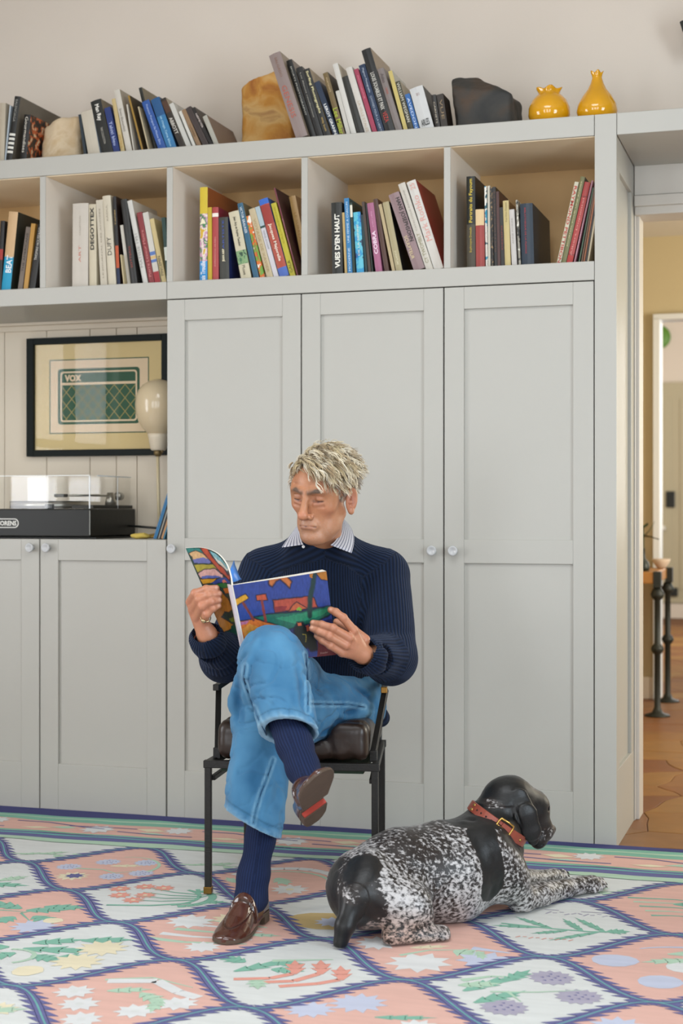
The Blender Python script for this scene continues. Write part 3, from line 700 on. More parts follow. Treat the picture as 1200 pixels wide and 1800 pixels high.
def polygonise(fn, lo, hi, h, open_ends=False):
    """surface nets of fn(P)=0 on a grid of step h; only blocks near the surface are evaluated"""
    lo = np.asarray(lo, float); hi = np.asarray(hi, float)
    n = np.ceil((hi - lo) / h).astype(int) + 1
    V = np.full(n, 1.0, np.float32); bs = 12
    for i in range(0, n[0], bs):
        for j in range(0, n[1], bs):
            ks = np.arange(0, n[2], bs)
            C = np.stack([np.full(len(ks), lo[0] + (i + bs / 2) * h), np.full(len(ks), lo[1] + (j + bs / 2) * h), lo[2] + (ks + bs / 2) * h], 1)
            dc = fn(C); lim = bs * h * 0.87 * 1.6 + 0.004
            for k, v in zip(ks, dc):
                si = (slice(i, min(i + bs, n[0])), slice(j, min(j + bs, n[1])), slice(k, min(k + bs, n[2])))
                if abs(v) > lim:
                    V[si] = math.copysign(1.0, v); continue
                g = np.meshgrid(*[lo[a] + np.arange(si[a].start, si[a].stop) * h for a in range(3)], indexing='ij')
                P = np.stack([x.ravel() for x in g], 1)
                V[si] = fn(P).reshape(g[0].shape)
    if not open_ends:
        for a in range(3):
            s = [slice(None)] * 3; s[a] = 0; V[tuple(s)] = np.maximum(V[tuple(s)], h * 0.3); s[a] = -1; V[tuple(s)] = np.maximum(V[tuple(s)], h * 0.3)
    S = V < 0
    m = n - 1
    cnt = np.zeros(m, np.int8)
    for a in (0, 1):
        for b in (0, 1):
            for c in (0, 1): cnt += S[a:a + m[0], b:b + m[1], c:c + m[2]]
    act = (cnt > 0) & (cnt < 8); ids = -np.ones(m, np.int64); I = np.argwhere(act); ids[act] = np.arange(len(I))
    acc = np.zeros((len(I), 3)); num = np.zeros(len(I))
    off = [(a, b, c) for a in (0, 1) for b in (0, 1) for c in (0, 1)]
    for p in off:
        for ax in range(3):
            if p[ax]: continue
            q = list(p); q[ax] = 1
            v0 = V[I[:, 0] + p[0], I[:, 1] + p[1], I[:, 2] + p[2]].astype(float); v1 = V[I[:, 0] + q[0], I[:, 1] + q[1], I[:, 2] + q[2]].astype(float)
            cr = (v0 < 0) != (v1 < 0); t = np.where(cr, v0 / np.where(v0 == v1, 1, v0 - v1), 0)
            pos = np.array(p, float)[None] + np.zeros((len(I), 1)); pos[:, ax] += t
            acc[cr] += pos[cr]; num[cr] += 1
    verts = lo + (I + acc / num[:, None]) * h
    quads = []
    for ax in range(3):
        b, c = (ax + 1) % 3, (ax + 2) % 3
        s0 = [slice(None)] * 3; s1 = [slice(None)] * 3; s0[ax] = slice(0, -1); s1[ax] = slice(1, None)
        E = np.argwhere(S[tuple(s0)] != S[tuple(s1)])
        E = E[(E[:, b] > 0) & (E[:, c] > 0) & (E[:, b] < m[b]) & (E[:, c] < m[c])]
        if len(E) == 0: continue
        fl = S[tuple(s0)][E[:, 0], E[:, 1], E[:, 2]]
        def cell(db, dc):
            Q = E.copy(); Q[:, b] += db; Q[:, c] += dc; return ids[Q[:, 0], Q[:, 1], Q[:, 2]]
        q = np.stack([cell(-1, -1), cell(0, -1), cell(0, 0), cell(-1, 0)], 1)
        q[~fl] = q[~fl][:, ::-1]; quads.append(q)
    quads = np.concatenate(quads); quads = quads[(quads >= 0).all(1)]
    return verts, quads
def bounds(ops, pad=0.01):
    los = [o[1][1] for o in ops if o[0] == 'u']; his = [o[1][2] for o in ops if o[0] == 'u']
    return np.min(los, 0) - pad, np.max(his, 0) + pad
# value noise for relief
_pn = np.random.RandomState(11).rand(64, 64, 64).astype(np.float32)
def vnoise(P):
    q = P % 64.0; i = np.floor(q).astype(int); f = q - i; f = f * f * (3 - 2 * f); r = 0
    for a in (0, 1):
        for b in (0, 1):
            for c in (0, 1):
                wt = (f[:, 0] if a else 1 - f[:, 0]) * (f[:, 1] if b else 1 - f[:, 1]) * (f[:, 2] if c else 1 - f[:, 2])
                r = r + wt * _pn[(i[:, 0] + a) % 64, (i[:, 1] + b) % 64, (i[:, 2] + c) % 64]
    return r * 2 - 1
def fbm(P, oct=4):
    r = 0; a = 0.5; q = np.asarray(P, float)
    for _ in range(oct): r = r + a * vnoise(q); q = q * 2.03 + 5.1; a *= 0.5
    return r
# ================================================================ stones and vases on top of the bookcase
def rock(name, label, m, c, half, planes, amp, fr, seed, h=0.006):
    c = np.array(c); half = np.array(half)
    def fn(P):
        q = P - c
        d = s_box((0, 0, 0), half, 0.02)[0](q)
        for n_, o_ in planes:
            n_ = np.array(n_, float); n_ /= np.linalg.norm(n_); d = smax(d, q @ n_ - o_, 0.008)
        d = d + amp * fbm(q * fr + seed, 4)
        return np.maximum(d, -(P[:, 2] - ZT1 - 0.0005))
    v, f = polygonise(fn, c - half - 0.03, c + half + 0.03, h)
    return tag(raw(name, v, f, m, smooth=True), label, 'rock')
def stone_mat(name, cols, scale, rough=0.75, bump=0.5):
    m, nt, b = new_mat(name)
    tc = nt.nodes.new('ShaderNodeTexCoord'); n = nt.nodes.new('ShaderNodeTexNoise'); n.inputs['Scale'].default_value = scale; n.inputs['Detail'].default_value = 6; n.inputs['Distortion'].default_value = 1.2
    nt.links.new(tc.outputs['Object'], n.inputs['Vector'])
    r = nt.nodes.new('ShaderNodeValToRGB')
    while len(r.color_ramp.elements) < len(cols): r.color_ramp.elements.new(0.5)
    for i, c in enumerate(cols):
        e = r.color_ramp.elements[i]; e.position = 0.3 + 0.4 * i / (len(cols) - 1); e.color = srgb(c) + (1,)
    nt.links.new(n.outputs['Fac'], r.inputs[0]); nt.links.new(r.outputs[0], b.inputs['Base Color']); b.inputs['Roughness'].default_value = rough
    n2 = nt.nodes.new('ShaderNodeTexNoise'); n2.inputs['Scale'].default_value = scale * 6; n2.inputs['Detail'].default_value = 5
    nt.links.new(tc.outputs['Object'], n2.inputs['Vector'])
    bp = nt.nodes.new('ShaderNodeBump'); bp.inputs['Strength'].default_value = bump; bp.inputs['Distance'].default_value = 0.006
    nt.links.new(n2.outputs['Fac'], bp.inputs['Height']); nt.links.new(bp.outputs[0], b.inputs['Normal'])
    return m
def px_rock(x0, x1, ytop, yf):
    a = atY(x0, ytop, yf); b = atY(x1, ytop, yf); H = a[2] - ZT1
    return (a[0] + b[0]) / 2, (b[0] - a[0]) / 2, H
cx, hw, H = px_rock(72, 142, 208, .15)
rock('stone_block', 'pale tan stone block between the books on the bookcase top', stone_mat('tan_stone', ('c4a980', 'd6c2a2', 'b99c72'), 9), (cx, .235, ZT1 + H / 2 - .01), (hw - .006, .09, H / 2 + .012), [((-.5, 0, 1), .095), ((1, 0, .35), .10)], .016, 14, 3.0)
cx, hw, H = px_rock(429, 516, 135, .33)
rock('stone_block', 'tall orange ochre rock under the leaning taupe book on the bookcase top', stone_mat('ochre_stone', ('a9682a', 'c98f3e', 'd8b070', '8a4f2a'), 7), (cx, .385, ZT1 + H / 2 - .012), (hw + .006, .085, H / 2 + .016), [((-1, 0, .8), .165), ((-.35, 0, 1), .158)], .014, 12, 9.0)
cx, hw, H = px_rock(786, 899, 127, .10)
rock('stone_block', 'dark brown black rock near the right end of the bookcase top', stone_mat('basalt_stone', ('2c2d2c', '3a3834', '4a3a2c'), 6, 0.7, 0.8), (cx, .2, ZT1 + H / 2 - .012), (hw, .10, H / 2 + .013), [((.62, -.05, 1), .088), ((.15, -.75, 1), .10), ((-1, -.2, -.15), .105)], .012, 11, 21.0)
GLZ = mat('d69a12', 0.12, 0.16, 12.0, 0.0, name='yellow_glaze', coat=0.6)
def vase(label, prof, px, ybot_y):
    P = atY(px, 205, ybot_y)
    bm = bmesh.new(); lathe(bm, prof, 40, (0, 0, 0))
    for v in bm.verts:                                       # pinched mouth
        if v.co.z > prof[-4][1] - .012:
            a = math.atan2(v.co.y, v.co.x); k = 1 + 0.13 * math.cos(5 * a + 0.6); v.co.x *= k; v.co.y *= k; v.co.z += .004 * math.cos(5 * a)
    o = obj('vase', bm, GLZ, None, True, (P[0], P[1], ZT1 + .0005)); return tag(o, label, 'vase', 'yellow vases on the bookcase top')
vase('squat round yellow glazed vase with a wide crimped mouth, left of the two vases', [(0, 0), (.045, 0), (.062, .012), (.071, .035), (.070, .06), (.06, .085), (.045, .102), (.036, .108), (.035, .114), (.040, .122), (.041, .126), (.036, .124), (.03, .112), (.025, .1), (0, .09)], 965, .11)
vase('slender necked yellow glazed vase, rightmost on the bookcase top', [(0, 0), (.045, 0), (.062, .014), (.069, .035), (.065, .06), (.050, .088), (.033, .11), (.022, .132), (.0165, .15), (.0165, .158), (.0195, .166), (.0205, .170), (.017, .168), (.012, .155), (.011, .13), (0, .12)], 1049, .11)
# ================================================================ wall loudspeaker at the right edge
sp = thing('wall_speaker', 'small black tilted wall speaker cut by the right edge of the photo', 'speaker', (-0.372, .39, 2.765))
Ms = Matrix.Rotation(-.30, 4, 'Y') @ Matrix.Rotation(.35, 4, 'X') @ Matrix.Rotation(-.6, 4, 'Z')
boxo('cabinet', BLK, sp, -.07, .07, -.05, .05, -.05, .09, bev=.004, M=Ms)
boxo('grille', mat('2f302b', 0.8, 0.3, 400, name='speaker_cloth'), sp, -.062, .062, -.053, -.049, -.042, .082, M=Ms)
bm = bmesh.new(); tube(bm, [(0, .02, .02), (.01, .07, .0), (.01, .11, 0)], .008); obj('bracket', bm, BLK, sp)
# ================================================================ things in the niche
MATB = mat('d2bb84', 0.7, 0.03, 3, name='cream_mount'); GRN = mat('0b4a2b', 0.6, 0.05, 8, name='green_print'); CRM = mat('dcc4a0', 0.6, 0.03, name='print_paper'); LATT = mat('9a8a4a', 0.6, 0.03, name='print_gold')
FRM = mat('0e1614', 0.55, 0.05, 20, spec=.2, name='black_green_frame')
def clear_mat(name, tint=(1, 1, 1), refl=1.0, base=.04):
    """thin clear sheet: transparent, with a reflection that grows towards grazing angles"""
    m = bpy.data.materials.new(name); m.use_nodes = True; nt = m.node_tree; nt.nodes.clear()
    o = nt.nodes.new('ShaderNodeOutputMaterial'); t = nt.nodes.new('ShaderNodeBsdfTransparent'); g = nt.nodes.new('ShaderNodeBsdfGlossy'); mx = nt.nodes.new('ShaderNodeMixShader'); lw = nt.nodes.new('ShaderNodeLayerWeight')
    t.inputs[0].default_value = tint + (1,); g.inputs['Roughness'].default_value = 0.02; g.inputs[0].default_value = (1, 1, 1, 1); lw.inputs[0].default_value = .5
    p = nt.nodes.new('ShaderNodeMath'); p.operation = 'POWER'; p.inputs[1].default_value = 5; nt.links.new(lw.outputs['Facing'], p.inputs[0])
    q = nt.nodes.new('ShaderNodeMath'); q.operation = 'MULTIPLY_ADD'; q.inputs[1].default_value = .7 * refl; q.inputs[2].default_value = base * refl; nt.links.new(p.outputs[0], q.inputs[0])
    nt.links.new(q.outputs[0], mx.inputs[0]); nt.links.new(t.outputs[0], mx.inputs[1]); nt.links.new(g.outputs[0], mx.inputs[2]); nt.links.new(mx.outputs[0], o.inputs[0])
    return m
fx0, fx1, fz0, fz1, fy = -3.077, -2.452, 1.336, 1.814, 0.452
fr = thing('framed_print', 'framed green print of a guitar amplifier hanging in the niche', 'picture', (0, 0, 0))
bw = 0.031
boxo('frame', FRM, fr, fx0, fx0 + bw, fy, .4795, fz0, fz1, bev=.002); boxo('frame', FRM, fr, fx1 - bw, fx1, fy, .4795, fz0, fz1, bev=.002)
boxo('frame', FRM, fr, fx0 + bw, fx1 - bw, fy, .4795, fz0, fz0 + .026, bev=.002); boxo('frame', FRM, fr, fx0 + bw, fx1 - bw, fy, .4795, fz1 - .026, fz1, bev=.002)
boxo('mount', MATB, fr, fx0 + .02, fx1 - .02, .470, .478, fz0 + .015, fz1 - .015)
def rrect(x0, x1, z0, z1, r, n=6):
    out = []
    for cx, cz, a0 in ((x1 - r, z1 - r, 0), (x0 + r, z1 - r, PI / 2), (x0 + r, z0 + r, PI), (x1 - r, z0 + r, 1.5 * PI)):
        out += [(cx + r * math.cos(a0 + PI / 2 * k / n), cz + r * math.sin(a0 + PI / 2 * k / n)) for k in range(n + 1)]
    return out
def flat_poly(bm, pts, y): 
    f = bm.faces.new([bm.verts.new((x, y, z)) for x, z in pts]); return f
def flat_ring(bm, A, B, y):
    a = [bm.verts.new((x, y, z)) for x, z in A]; b = [bm.verts.new((x, y, z)) for x, z in B]
    for k in range(len(a)): bm.faces.new((a[k], a[(k + 1) % len(a)], b[(k + 1) % len(a)], b[k]))
bm = bmesh.new(); flat_poly(bm, rrect(-2.978, -2.546, 1.430, 1.723, .001, 1), .4696); obj('print_sheet', bm, CRM, fr)
bm = bmesh.new(); flat_ring(bm, rrect(-2.981, -2.543, 1.427, 1.726, .001, 1), rrect(-2.977, -2.547, 1.431, 1.722, .001, 1), .4692); obj('print_border', bm, GRN, fr)
ax0, ax1, az0, az1 = -2.943, -2.583, 1.464, 1.688
bm = bmesh.new(); flat_poly(bm, rrect(ax0, ax1, az0, az1, .014), .4692); am = obj('printed_amplifier', bm, GRN, fr)
bm = bmesh.new(); flat_ring(bm, rrect(ax0 + .011, ax1 - .011, az0 + .010, az1 - .011, .013), rrect(ax0 + .0175, ax1 - .0175, az0 + .0165, az1 - .0175, .009), .4688)
flat_poly(bm, rrect(ax0 + .016, ax1 - .016, az1 - .066, az1 - .056, .001, 1), .4687); obj('print_line', bm, CRM, am)
gx0, gx1, gz0, gz1 = ax0 + .018, ax1 - .018, az0 + .017, az1 - .067
bm = bmesh.new(); px_ = .047; pz_ = .0535; hwid = .0016
def clipline(x0, z0, x1, z1):
    ts = [0.0, 1.0]; dx, dz = x1 - x0, z1 - z0; lo, hi = 0.0, 1.0
    for p, q in ((-dx, x0 - gx0), (dx, gx1 - x0), (-dz, z0 - gz0), (dz, gz1 - z0)):
        if abs(p) < 1e-9:
            if q < 0: return None
        else:
            t = q / p
            if p < 0: lo = max(lo, t)
            else: hi = min(hi, t)
    return None if lo >= hi else (x0 + dx * lo, z0 + dz * lo, x0 + dx * hi, z0 + dz * hi)
zc = gz1 - .028
for k in range(-10, 20):
    for s_ in (1, -1):
        x = gx0 + .02 + k * px_; L_ = clipline(x - s_ * px_ * 5, zc - pz_ * 5, x + s_ * px_ * 5, zc + pz_ * 5)
        if L_:
            n_ = Vector((-(L_[3] - L_[1]), 0, L_[2] - L_[0])).normalized() * hwid
            a, b = Vector((L_[0], .4687, L_[1])), Vector((L_[2], .4687, L_[3]))
            bm.faces.new([bm.verts.new(v) for v in (a - n_, b - n_, b + n_, a + n_)])
obj('print_lattice', bm, LATT, am)
lettering('VOX', CRM, am, Matrix.Translation((ax0 + .068, .4686, az1 - .038)) @ Matrix.Rotation(PI / 2, 4, 'X'), .076, .028, .06, name='print_lettering')
boxo('glass', clear_mat('picture_glass', (1, 1, 1), .16), fr, fx0 + .02, fx1 - .02, .4645, .4662, fz0 + .015, fz1 - .015)
# record player
BZ_ = BZ + .0005
tt = thing('record_player', 'black record player with a clear dust cover standing on the low cupboards', 'record player', (0, 0, 0))
TBK = mat('1a1b18', 0.38, 0.10, 3.0, 0.15, 60, name='black_plinth_lacquer', spec=.3)
tx0, tx1, ty0, ty1 = -3.06, -2.595, .06, .455
boxo('base_board', TBK, tt, tx0 - .005, tx1 + .02, ty0 + .012, ty1 + .01, BZ_, BZ_ + .006, bev=.001)
boxo('plinth', TBK, tt, tx0, tx1, ty0, ty1, BZ_ + .008, BZ_ + .112, bev=.004)
boxo('edge_strip', mat('8f8f88', .4, .05, name='worn_edge'), tt, tx1 - .0025, tx1 + .0006, ty0 - .0004, ty0 + .003, BZ_ + .014, BZ_ + .106, bev=.0006)
for x in (tx0 + .05, tx1 - .04):
    for y in (ty0 + .05, ty1 - .05): boxo('foot', TBK, tt, x - .012, x + .012, y - .012, y + .012, BZ_ + .006, BZ_ + .009)
LOGO = mat('d6d4cc', .4, .02, name='logo_silver')
bd = bpy.data.objects.new('badge', None); COL.objects.link(bd); bd.parent = tt
bm = bmesh.new(); flat_ring(bm, rrect(-3.008, -2.891, 1.052, 1.0875, .017), rrect(-3.004, -2.895, 1.0555, 1.084, .0138), ty0 - .0008); obj('badge_ring', bm, LOGO, bd)
lettering('THORENS', LOGO, bd, Matrix.Translation((-2.9495, ty0 - .001, 1.0697)) @ Matrix.Rotation(PI / 2, 4, 'X'), .098, .0185, .035)
pz = BZ_ + .112
def disc(name, m, c, r, h, parent, n=48):
    bm = bmesh.new(); lathe(bm, [(0, 0), (r, 0), (r, h), (0, h)], n, c)
    o = obj(name, bm, m, parent); return o
SIL = mat('a9a69c', .3, .05, metal=.9, name='brushed_steel')
disc('platter', SIL, (-2.865, .25, pz + .002), .15, .024, tt); disc('record', TBK, (-2.865, .25, pz + .027), .15, .003, tt)
boxo('armboard', TBK, tt, -2.69, -2.60, .10, .44, pz + .001, pz + .014, bev=.001)
bm = bmesh.new(); tube(bm, [(-2.655, .36, pz + .05), (-2.66, .25, pz + .052), (-2.73, .115, pz + .05)], .0042)
tube(bm, [(-2.655, .36, pz + .05), (-2.653, .41, pz + .05)], .006); obj('tonearm', bm, SIL, tt)
bm = bmesh.new(); box(bm, -2.757, -2.715, .085, .118, pz + .044, pz + .056, .002); obj('headshell', bm, BLK, tt)
bm = bmesh.new(); lathe(bm, [(0, 0), (.016, 0), (.016, .03), (0, .03)], 20, M=Matrix.Translation((-2.652, .41, pz + .05)) @ Matrix.Rotation(-PI / 2, 4, 'X')); lathe(bm, [(0, 0), (.022, 0), (.02, .02), (.012, .05), (0, .05)], 20, (-2.655, .355, pz + .014)); obj('arm_pivot', bm, SIL, tt)
bm = bmesh.new(); box(bm, -2.79, -2.758, .075, .09, pz, pz + .018, .001); obj('switch', bm, BLK, tt)
dc = bpy.data.objects.new('dust_cover', None); COL.objects.link(dc); dc.parent = tt
ACR = clear_mat('clear_acrylic', (.985, .985, .98), .6); cz1 = pz + .122; cx0, cx1, cy0, cy1 = tx0 + .006, tx1 - .005, ty0 + .01, .425; tw = .003
boxo('cover_front', ACR, dc, cx0, cx1, cy0, cy0 + tw, pz + .001, cz1); boxo('cover_back', ACR, dc, cx0, cx1, cy1 - tw, cy1, pz + .001, cz1)
boxo('cover_side', ACR, dc, cx0, cx0 + tw, cy0 + tw, cy1 - tw, pz + .001, cz1); boxo('cover_side', ACR, dc, cx1 - tw, cx1, cy0 + tw, cy1 - tw, pz + .001, cz1)
boxo('cover_top', ACR, dc, cx0, cx1, cy0, cy1, cz1, cz1 + tw)
EDG = mat('e8ecec', .25, .02, name='acrylic_edge')
for a in ((cx1 - .0035, cx1 + .0003, cy0 - .0005, cy0 + .0035, pz + .001, cz1), (cx0, cx1, cy0 - .0006, cy0 + .0014, cz1 + .0012, cz1 + .0034), (cx1 - .0016, cx1 + .0004, cy0 + .06, cy1, cz1, cz1 + .0045), (cx1 - .0016, cx1 + .0004, cy1 - .12, cy1 - .117, pz + .001, cz1)):
    boxo('cover_edge', EDG, dc, *a)
bm = bmesh.new(); tube(bm, [(tx1 + .0012, .40, 1.058), (-2.52, .405, 1.052), (-2.42, .425, 1.045), (-2.34, .44, 1.0175), (-2.30, .43, 1.017)], .0045)
tag(obj('cable', bm, BLK), 'black cable running right from the record player', 'cable')
# table lamp
lm = thing('table_lamp', 'small lamp with a cream egg shaped shade on a thin stem in the niche', 'lamp', (-2.452, .358, BZ + .0005))
IV = mat('d8c5a2', .22, .03, 3, name='opal_glass_off', coat=.3); IV2 = mat('ddd0b8', .4, .02, name='ivory_cup'); BRS = mat('b99a55', .3, .06, metal=.85, name='brass')
bm = bmesh.new(); lathe(bm, [(0, 0), (.062, 0), (.064, .006), (.058, .012), (.012, .018), (.008, .03), (0, .03)], 32); obj('base', bm, BRS, lm, True)
bm = bmesh.new(); tube(bm, [(.004, 0, .02), (0, 0, .16), (-.003, 0, .325)], .0062, 12); obj('stem', bm, mat('d6c6a0', .4, .04, name='cream_lacquer'), lm)
bm = bmesh.new(); lathe(bm, [(0, 0), (.010, 0), (.017, .012), (.014, .028), (0, .03)], 20, (-.002, 0, .315)); box(bm, .004, .02, -.005, .005, .33, .339, .002); obj('joint', bm, mat('7d6a45', .45, .1, metal=.5, name='dull_brass'), lm, True)
bm = bmesh.new(); lathe(bm, [(0, 0), (.026, 0), (.031, .006), (.039, .05), (.042, .064), (0, .064)], 32, (.0, 0, .338)); obj('shade_cup', bm, IV2, lm, True)
bm = bmesh.new(); lathe(bm, [(.041, 0), (.060, .020), (.078, .050), (.088, .085), (.0905, .112), (.088, .140), (.078, .168), (.060, .190), (.035, .205), (.015, .211), (0, .212)], 40, (.0, 0, .402)); obj('shade', bm, IV, lm, True)
# thin magazines leaning on the tall cupboard
for i, (dx, c, w_) in enumerate(((0, '2a6f9e', .006), (.0075, '2f80b4', .004), (.013, '20221f', .005), (.0195, 'b9b4a6', .003), (.024, '1c1d1c', .006), (.0315, 'b98a5c', .007), (.040, '3f88a8', .004))):
    names = ['dark blue', 'sky blue', 'black', 'pale grey', 'thick black', 'tan', 'small teal']
    o = bpy.data.objects.new('magazine', None); COL.objects.link(o)
    x0 = -2.366 + dx * 1.0; o.matrix_world = Matrix.Translation((x0, .12, BZ + .0006 + w_ * .33)) @ Matrix.Rotation(math.radians(18.5), 4, 'Y')
    HH = (.215, .21, .2, .19, .17, .15, .12)[i]
    boxo('cover', mat(c, .45, .05, name='magazine_' + c), o, 0, w_, 0, .19, 0, HH); boxo('page_block', PAGES, o, .0005, w_ - .0005, .0005, .1905, .001, HH + .0004)
    tag(o, names[i] + ' thin magazine leaning on the tall cupboard, right of the record player', 'magazine', 'magazines leaning in the niche')
# small yellow cloth beside the magazines
yc = np.array([-2.44, .17, BZ + .010]); ycf = lambda P: np.maximum(s_ell(yc, H3(.035, .03, .012))[0](P) + .010 * fbm(P * 45 + 3, 3), BZ + .0008 - P[:, 2])
H3 = lambda *p: np.array(p, float)
v_, f_ = polygonise(ycf, yc - .06, yc + .06, .003); tag(raw('duster', v_, f_, mat('d8bc5c', .9, .1, 60, name='yellow_cotton'), None), 'small crumpled yellow cloth left of the leaning magazines', 'cloth')
# ================================================================ hall table
IRON = mat('20241f', .5, .15, 40, .4, 80, name='wrought_iron')
ht = thing('hall_table', 'narrow wooden table on black wrought iron legs in the hall', 'table', (0, 0, 0))
OAK = mat('b07a3a', .45, .15, 8, name='oak_top', stretch=(1, 10, 10))
t0 = atZ(1155, 1259, 0); t1 = atZ(1171.5, 1233.5, 0)
boxo('tabletop', OAK, ht, t0[0] - .90, t0[0] - .012, t0[1] - .03, t1[1] + .02, .722, .785, bev=.006)
boxo('corner_strap', IRON, ht, t0[0] - .02, t0[0] + .022, t0[1] - .034, t0[1] + .03, .70, .788, bev=.003)
boxo('corner_strap', IRON, ht, t0[0] - .02, t0[0] + .022, t1[1] - .03, t1[1] + .024, .70, .788, bev=.003)
def iron_leg(x, y):
    bm = bmesh.new(); r = .017
    lathe(bm, [(0, 0), (.07, 0), (.066, .008), (.03, .02), (r, .05), (r, .335), (.03, .35), (.036, .365), (.03, .38), (r, .395), (r, .63), (.032, .645), (.038, .662), (.03, .68), (.02, .70), (0, .705)], 16, (x, y, .0015))
    return bm
for x, y in ((t0[0], t0[1]), (t1[0] + .005, t1[1]), (t0[0] - .85, t0[1]), (t0[0] - .85, t1[1])): obj('leg', iron_leg(x, y), IRON, ht, True)
CLO = mat('d8c4b0', .8, .05, 20, name='pale_pink_bowl')
bm = bmesh.new(); lathe(bm, [(0, 0), (.02, 0), (.034, .012), (.05, .04), (.053, .055), (.049, .053), (.04, .03), (0, .01)], 24, (t0[0] - .035, t1[1] - .10, .7855)); tag(obj('bowl', bm, CLO, None, True), 'pale pink bowl on the far end of the hall table', 'bowl')
pp = thing('potted_plant', 'small dark plant in a slim bottle on the hall table', 'plant', (t0[0] - .088, t0[1] + .12, .7855))
DK = mat('20281f', .4, .1, name='dark_green_glass'); LF = mat('33472c', .6, .15, 20, name='dark_leaf')
bm = bmesh.new(); lathe(bm, [(0, 0), (.03, 0), (.034, .02), (.03, .045), (.011, .07), (.009, .12), (.012, .125), (0, .12)], 20); obj('bottle', bm, DK, pp, True)
bm = bmesh.new(); tube(bm, [(0, 0, .1), (.002, 0, .17), (-.002, 0, .235)], .004, 6); tube(bm, [(-.002, 0, .19), (.03, 0, .22), (.062, 0, .275)], [.003, .0025, .001], 6); obj('stem', bm, LF, pp)
for a, l_, z_, dn in ((0.1, .085, .20, -.025), (2.6, .09, .21, .01), (4.4, .06, .22, .03), (1.2, .05, .235, .03), (5.6, .07, .19, .0)):
    bm = bmesh.new(); d = Vector((math.cos(a), math.sin(a), 0)); s_ = Vector((-d.y, d.x, 0)); ctr = Vector((0, 0, z_))
    L_ = [ctr + d * l_ * t + s_ * (.014 * math.sin(PI * t) + .001) + Vector((0, 0, dn * t)) for t in np.linspace(0, 1, 7)]; Rr = [ctr + d * l_ * t - s_ * (.014 * math.sin(PI * t) + .001) + Vector((0, 0, dn * t + .003)) for t in np.linspace(0, 1, 7)]
    A = [bm.verts.new(v) for v in L_]; B = [bm.verts.new(v) for v in Rr]; C_ = [bm.verts.new((p + q) / 2 - Vector((0, 0, .004))) for p, q in zip(L_, Rr)]
    for k in range(6): bm.faces.new((A[k], A[k + 1], C_[k + 1], C_[k])); bm.faces.new((C_[k], C_[k + 1], B[k + 1], B[k]))
    obj('leaf', bm, LF, pp, True)
# ================================================================ the seated man: joints
UPV = np.array([0, 0, 1.0])
def J(px, py, D): return atD(px, py, D)
# ---- jeans (also used to dent the cushion)
Lhip, Lknee, Lhem = J(618, 1238, 4.66), J(466, 1262, 4.25), J(443, 1446, 4.10)
Rhip, Rknee, Rhem = J(522, 1222, 4.66), J(478, 1157, 4.13), J(509, 1287, 3.985)
Lank, Rank = J(446, 1572, 4.065), J(534, 1352, 3.89)
def unit(v): v = np.asarray(v, float); return v / np.linalg.norm(v)
AXR = unit(unit(Rhem - Rknee) - .30 * RT); AXL = unit(unit(Lhem - Lknee) - .36 * RT + .42 * FW)
JU = [('u', s_cap(J(524, 1215, 4.70), J(610, 1225, 4.70), .108, .110), 0), ('u', s_cap(J(524, 1160, 4.72), J(604, 1160, 4.72), .105, .105), .04), ('u', s_cap(Lhip, Lknee, .106, .088), .03),
      ('u', s_cap(Rhip, Rknee, .106, .086), .02), ('u', s_cap(J(455, 1175, 4.16), J(425, 1230, 4.22), .05, .04), .05)]
JL = s_cap(Lknee, Lhem + unit(Lhem - Lknee) * .05, .084, .080); JR = s_cap(Rknee, Rhem + unit(Rhem - Rknee) * .05, .083, .075)
def hollow(P, cap, n, p, ax, r0, r1, dd):
    """a trouser leg: cut off at the hem and hollow inside"""
    d = cap[0](P) + dd; d = smax(d, (P - p) @ n, .003)
    return smax(d, -s_cap(p - ax * .11, p + ax * .06, r0, r1)[0](P), .004)
JEANS = JU + [('u', JL, .03), ('u', JR, .03)]
def fold_lines(P, lines):
    """soft creases: (a, b, depth, width) pressed into cloth"""
    d = np.zeros(len(P))
    for a, b, dep, wd in lines:
        a = np.asarray(a); b = np.asarray(b); ab = b - a; q = P - a; t = np.clip((q @ ab) / (ab @ ab), 0, 1); r = vlen(q - t[:, None] * ab)
        d += dep * np.exp(-(r / wd) ** 2) * np.sin(PI * np.clip(t * .9 + .05, 0, 1))
    return d
JF = [(a, b, d * 1.7, w_ * .9) for a, b, d, w_ in [(J(545, 1215, 4.46), J(640, 1225, 4.56), .008, .014), (J(560, 1262, 4.37), J(648, 1285, 4.52), .010, .013), (J(600, 1240, 4.45), J(655, 1255, 4.56), -.008, .012), (J(590, 1255, 4.42), J(645, 1245, 4.52), .007, .010),
      (J(428, 1185, 4.08), J(470, 1290, 4.0), .009, .012), (J(415, 1190, 4.15), J(418, 1270, 4.2), .008, .014), (J(425, 1300, 4.1), J(455, 1290, 4.06), .008, .012), (J(455, 1300, 4.1), J(440, 1420, 4.02), .005, .02),
      (J(440, 1150, 4.05), J(420, 1230, 4.08), -.006, .012), (J(520, 1150, 4.06), J(540, 1280, 3.93), .005, .012), (J(500, 1330, 4.1), J(490, 1440, 4.05), .005, .016), (J(575, 1195, 4.52), J(650, 1215, 4.6), -.007, .014),
 (J(560, 1290, 4.36), J(600, 1275, 4.42), .009, .010), (J(455, 1120, 4.06), J(436, 1165, 4.07), -.006, .012), (J(500, 1190, 4.03), J(520, 1245, 3.95), .004, .014), (J(470, 1320, 4.1), J(480, 1400, 4.05), -.005, .014), (J(415, 1350, 4.08), J(405, 1420, 4.03), .004, .014), (J(620, 1200, 4.5), J(655, 1235, 4.58), .007, .010), (J(408, 1215, 4.17), J(430, 1270, 4.17), .008, .010)]]
